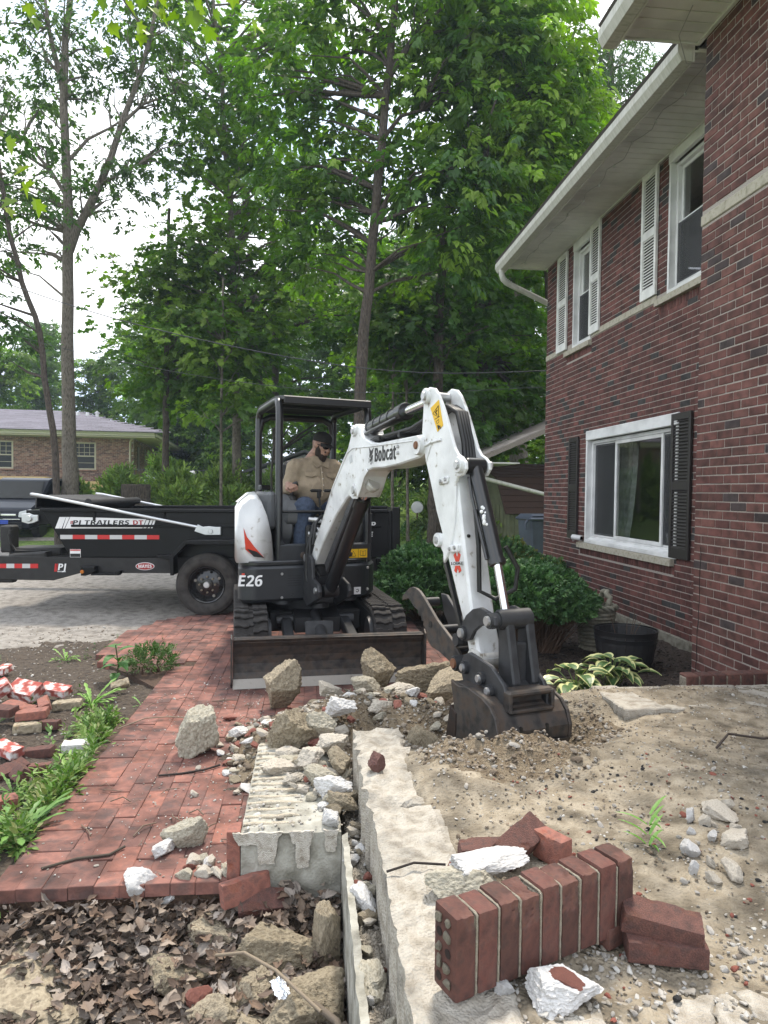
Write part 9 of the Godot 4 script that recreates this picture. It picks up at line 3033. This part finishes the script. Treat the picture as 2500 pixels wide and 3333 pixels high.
	for k in 8:
		var b := MB.new()
		b.box(Vector3(k * 0.1, 0.045 + 0.001 * k, 0), Vector3(0.088, 0.09, 0.1), 0.006)
		put("brick", b, tones[0 if k % 3 else 2], ec)
	var mb_ := MB.new()
	mb_.box(Vector3(0.35, 0.04, 0), Vector3(0.8, 0.075, 0.085), 0.01)
	put("mortar_bed", mb_, mt("rowmortar", Color(0.55, 0.52, 0.46)), ec)
	loose_brick("red brick slab at the right edge on the broken porch slab", Vector3(2.95, 0.45, -4.02), Vector3(0.05, 0.3, 0.1), tones[1])
	var rc := thing("brick_course", "old brick course sunk behind the bucket's right side", "bricks", Vector3(1.62, 0.02, -4.5), -4)
	for j in 3:
		for k in 4:
			var b := MB.new()
			b.box(Vector3(k * 0.16 + (j % 2) * 0.05, 0.05 + j * 0.068, -j * 0.06), Vector3(0.15, 0.057, 0.1), 0.006)
			put("brick", b, tones[(k + j) % 2], rc)
	# half barrel planter
	var hb := thing("barrel_planter", "black half-barrel planter with a few dead stalks on the mulch", "planter", Vector3(2.98, gh(2.98, -6.4) - 0.01, -6.4))
	var wd := mt("barrelwood", Color(0.035, 0.033, 0.034), 0.6, {"t": "blotch", "ts": 2.0, "b": "bumpf", "bs": 0.15})
	for k in 22:
		var a := TAU * k / 22.0
		var b := MB.new()
		b.xf = Transform3D(Basis(Vector3.UP, a), Vector3.ZERO)
		var w := PI / 22.0 * 0.97
		for q in [[0.0, 0.215], [0.13, 0.252], [0.26, 0.275], [0.36, 0.285]]:
			pass
		var pr := [[0.0, 0.215], [0.13, 0.252], [0.26, 0.275], [0.37, 0.285]]
		for i in 3:
			for rin in [0.0, 0.022]:
				var r0: float = pr[i][1] - rin
				var r1: float = pr[i + 1][1] - rin
				b.poly([Vector3(-r0 * w, pr[i][0], r0), Vector3(r0 * w, pr[i][0], r0), Vector3(r1 * w, pr[i + 1][0], r1), Vector3(-r1 * w, pr[i + 1][0], r1)], Vector3(0, 0, 1 if rin == 0.0 else -1))
		b.poly([Vector3(-0.285 * w, 0.37, 0.285), Vector3(0.285 * w, 0.37, 0.285), Vector3(0.263 * w, 0.37, 0.263), Vector3(-0.263 * w, 0.37, 0.263)], Vector3.UP)
		put("stave", b, wd, hb)
	for q in [[0.06, 0.235], [0.3, 0.283], [0.365, 0.289]]:
		var b := MB.new()
		b.lathe([Vector2(q[1] - 0.006, q[0] - 0.02), Vector2(q[1], q[0] - 0.02), Vector2(q[1] + 0.005, q[0] + 0.02), Vector2(q[1] - 0.002, q[0] + 0.02)], 32)
		put("hoop", b, mt("hoopm", Color(0.012, 0.012, 0.013), 0.4), hb)
	var so := MB.new()
	so.cyl(Vector3(0, 0.1, 0), Vector3(0, 0.24, 0), 0.2, 24, 0.25)
	put("soil", so, mt("mulch", Color(1, 1, 1)), hb)
	for k in 6:
		var b := MB.new()
		var a := k * 1.9
		b.tube([Vector3(cos(a) * 0.08, 0.23, sin(a) * 0.08), Vector3(cos(a) * 0.1, 0.35, sin(a) * 0.1), Vector3(cos(a) * 0.15, rr(0.42, 0.56), sin(a) * 0.14)], 0.003, 5)
		put("dead_stalk", b, mt("stem", Color(0.16, 0.1, 0.065)), hb)
	# basket-weave urn
	var bk := thing("basket_planter", "grey concrete basket-weave planter with rope handle beside the bush", "planter", Vector3(3.02, gh(3.02, -7.2) - 0.02, -7.2))
	var gc := mt("basketconc", Color(0.6, 0.58, 0.5), 0.95, {"t": "conc", "ts": 2.0, "b": "bumpf", "bs": 0.3})
	var core := MB.new()
	core.lathe([Vector2(0.17, 0), Vector2(0.17, 0.03), Vector2(0.145, 0.06), Vector2(0.19, 0.42), Vector2(0.21, 0.46), Vector2(0.17, 0.46), Vector2(0.15, 0.4), Vector2(0, 0.4)], 28)
	put("bowl", core, gc, bk)
	for k in 9:
		var y := 0.08 + k * 0.04
		var r := lerpf(0.15, 0.19, (y - 0.06) / 0.36)
		var b := MB.new()
		var p := []
		for i in 49:
			var a := TAU * i / 48.0
			var q := r + 0.006 * (1.0 if (i + k) % 2 == 0 else -0.4)
			p.append(Vector3(cos(a) * q, y, sin(a) * q))
		b.tube(p, 0.017, 6, false)
		put("woven_strand", b, gc, bk)
	var rp := MB.new()
	for ph in 2:
		var p := []
		for i in 60:
			var a := TAU * i / 59.0
			var t := i * 0.9 + ph * PI
			p.append(Vector3(cos(a) * (0.2 + 0.018 * cos(t)), 0.465 + 0.018 * sin(t), sin(a) * (0.2 + 0.018 * cos(t))))
		rp.tube(p, 0.018, 6, false)
	put("rope_rim", rp, gc, bk)
	var hd := MB.new()
	var hp := []
	for i in 14:
		var a := PI * i / 13.0
		hp.append(Vector3(0.1 + 0.02 * sin(i * 2.0), 0.46 + 0.16 * sin(a), -0.12 * cos(a) + 0.0))
	hd.tube(hp, 0.03, 8)
	put("handle", hd, gc, bk)
	# wheeled bin and wooden pallet by the corner
	var tb := thing("rubbish_bin", "blue-grey wheeled rubbish bin standing past the house corner", "bin", Vector3(4.78, 0.0, -14.6), 10)
	tb.position.y = far_y(-14.6)
	var bgm := mt("binm", Color(0.06, 0.075, 0.105), 0.5, {"t": "dusty"})
	var b1 := MB.new()
	b1.prism(v2([-0.22, 0.0, 0.22, 0.0, 0.29, 0.98, -0.29, 0.98]), -0.3, 0.3, "z", 0.03)
	put("body", b1, bgm, tb)
	var b2 := MB.new()
	b2.box(Vector3(0, 1.0, 0.0), Vector3(0.66, 0.07, 0.7), 0.03)
	b2.prism(v2([-0.32, 1.03, 0.32, 1.03, 0.24, 1.1, -0.24, 1.1]), -0.3, 0.3, "z", 0.03)
	put("lid", b2, bgm, tb)
	var b3 := MB.new()
	b3.tube([Vector3(-0.33, 0.98, 0.25), Vector3(-0.38, 0.9, 0.25), Vector3(-0.38, 0.78, 0.25)], 0.03, 8)
	put("handle", b3, bgm, tb)
	for s in [-1.0, 1.0]:
		var bw := MB.new()
		bw.cyl(Vector3(s * 0.2, 0.12, -0.3), Vector3(s * 0.26, 0.12, -0.3), 0.13, 16, -1, 0.02)
		put("wheel", bw, mt("carplastic", Color(0.012, 0.012, 0.013)), tb)
	var pa := thing("wooden_pallet", "orange-brown wooden pallet on the ground before the olive shed", "pallet", Vector3(4.3, far_y(-15.2), -15.2), 25)
	var pw := mt("palletwood", Color(1.0, 0.72, 0.45), 0.9, {"t": "wood", "ts": Vector3(0.5, 3, 3)})
	for k in 3:
		var b := MB.new()
		b.box(Vector3(0, 0.08, -0.45 + k * 0.45), Vector3(1.1, 0.1, 0.05), 0.006)
		put("stringer", b, pw, pa)
	for k in 6:
		var b := MB.new()
		b.box(Vector3(-0.5 + k * 0.2, 0.143, 0), Vector3(0.12, 0.022, 1.0), 0.004)
		put("board", b, pw, pa)
	var bm2 := MB.new()
	bm2.obox(Vector3(-0.2, 0.3, 0.1), Basis.from_euler(Vector3(0.1, 0.4, 0.15)), Vector3(0.9, 0.14, 0.05), 0.006)
	put("board", bm2, pw, pa)
	# crumpled foil among the stones
	var fo := rock(411, 4, 10, 0.22)
	solo("foil_wrapper", fo, mt("foil", Color(0.75, 0.76, 0.78), 0.25, {"m": 0.9}), "crumpled silver foil on the mossy stone at the bottom", "litter", Transform3D(Basis.from_euler(Vector3(0.5, 0.4, 0.3)).scaled_local(Vector3(0.045, 0.02, 0.075)), Vector3(-0.08, -0.075, -2.36)))
	# lines overhead
	var cab := mt("cable", Color(0.03, 0.03, 0.032), 0.4)
	for q in [["thicker service cable sagging from the upper left to the house corner", V([-11.5, 7.9, -16.5, -7.4, 6.2, -15.6, -3.9, 4.95, -14.6, -0.4, 4.1, -13.6, 2.0, 3.75, -12.8, 4.2, 3.72, -12.0]), 0.01], ["thin wire below the thicker cable, behind the canopy", V([-11.5, 6.6, -17.5, -6.5, 4.9, -16.2, -2.5, 3.95, -15, 1.0, 3.5, -13.8, 4.3, 3.5, -12.4]), 0.006]]:
		var b := MB.new()
		var pts := []
		var l: Array = q[1]
		for i in (l.size() - 1) * 5 + 1:
			var k := mini(i / 5, l.size() - 2)
			pts.append(Vector3(l[k]).cubic_interpolate(l[k + 1], l[maxi(k - 1, 0)], l[mini(k + 2, l.size() - 1)], i / 5.0 - k))
		b.tube(pts, q[2], 6)
		solo("cable", b, cab, q[0], "cable")
	# dark iron fence on the bank
	var fe := thing("iron_fence", "black iron fence far off under the trees left of the excavator", "fence", Vector3(-9.6, far_y(-36), -36))
	for y in [0.15, 1.0]:
		var b := MB.new()
		b.bar(Vector3(-0.2, y, 0), Vector3(5.0, y, 0), 0.04, 0.04)
		put("rail", b, cab, fe)
	for k in 34:
		var b := MB.new()
		b.box(Vector3(k * 0.15, 0.55, 0.0), Vector3(0.025, 1.1, 0.025))
		put("picket", b, cab, fe)
	for q in [[-7.3, -35, 1.1, "grey covered patio grill beyond the iron fence, wider one"], [-5.9, -35.3, 0.9, "grey covered patio chair beyond the iron fence"]]:
		stone("covered_furniture", q[3], "cover", Vector3(q[0], far_y(q[1]), q[1]), Vector3(q[2], 1.1, 0.8), int(q[2] * 500), mt("covergrey", Color(0.35, 0.37, 0.38), 0.8), Vector3.ZERO, 3, 5, 0.06)
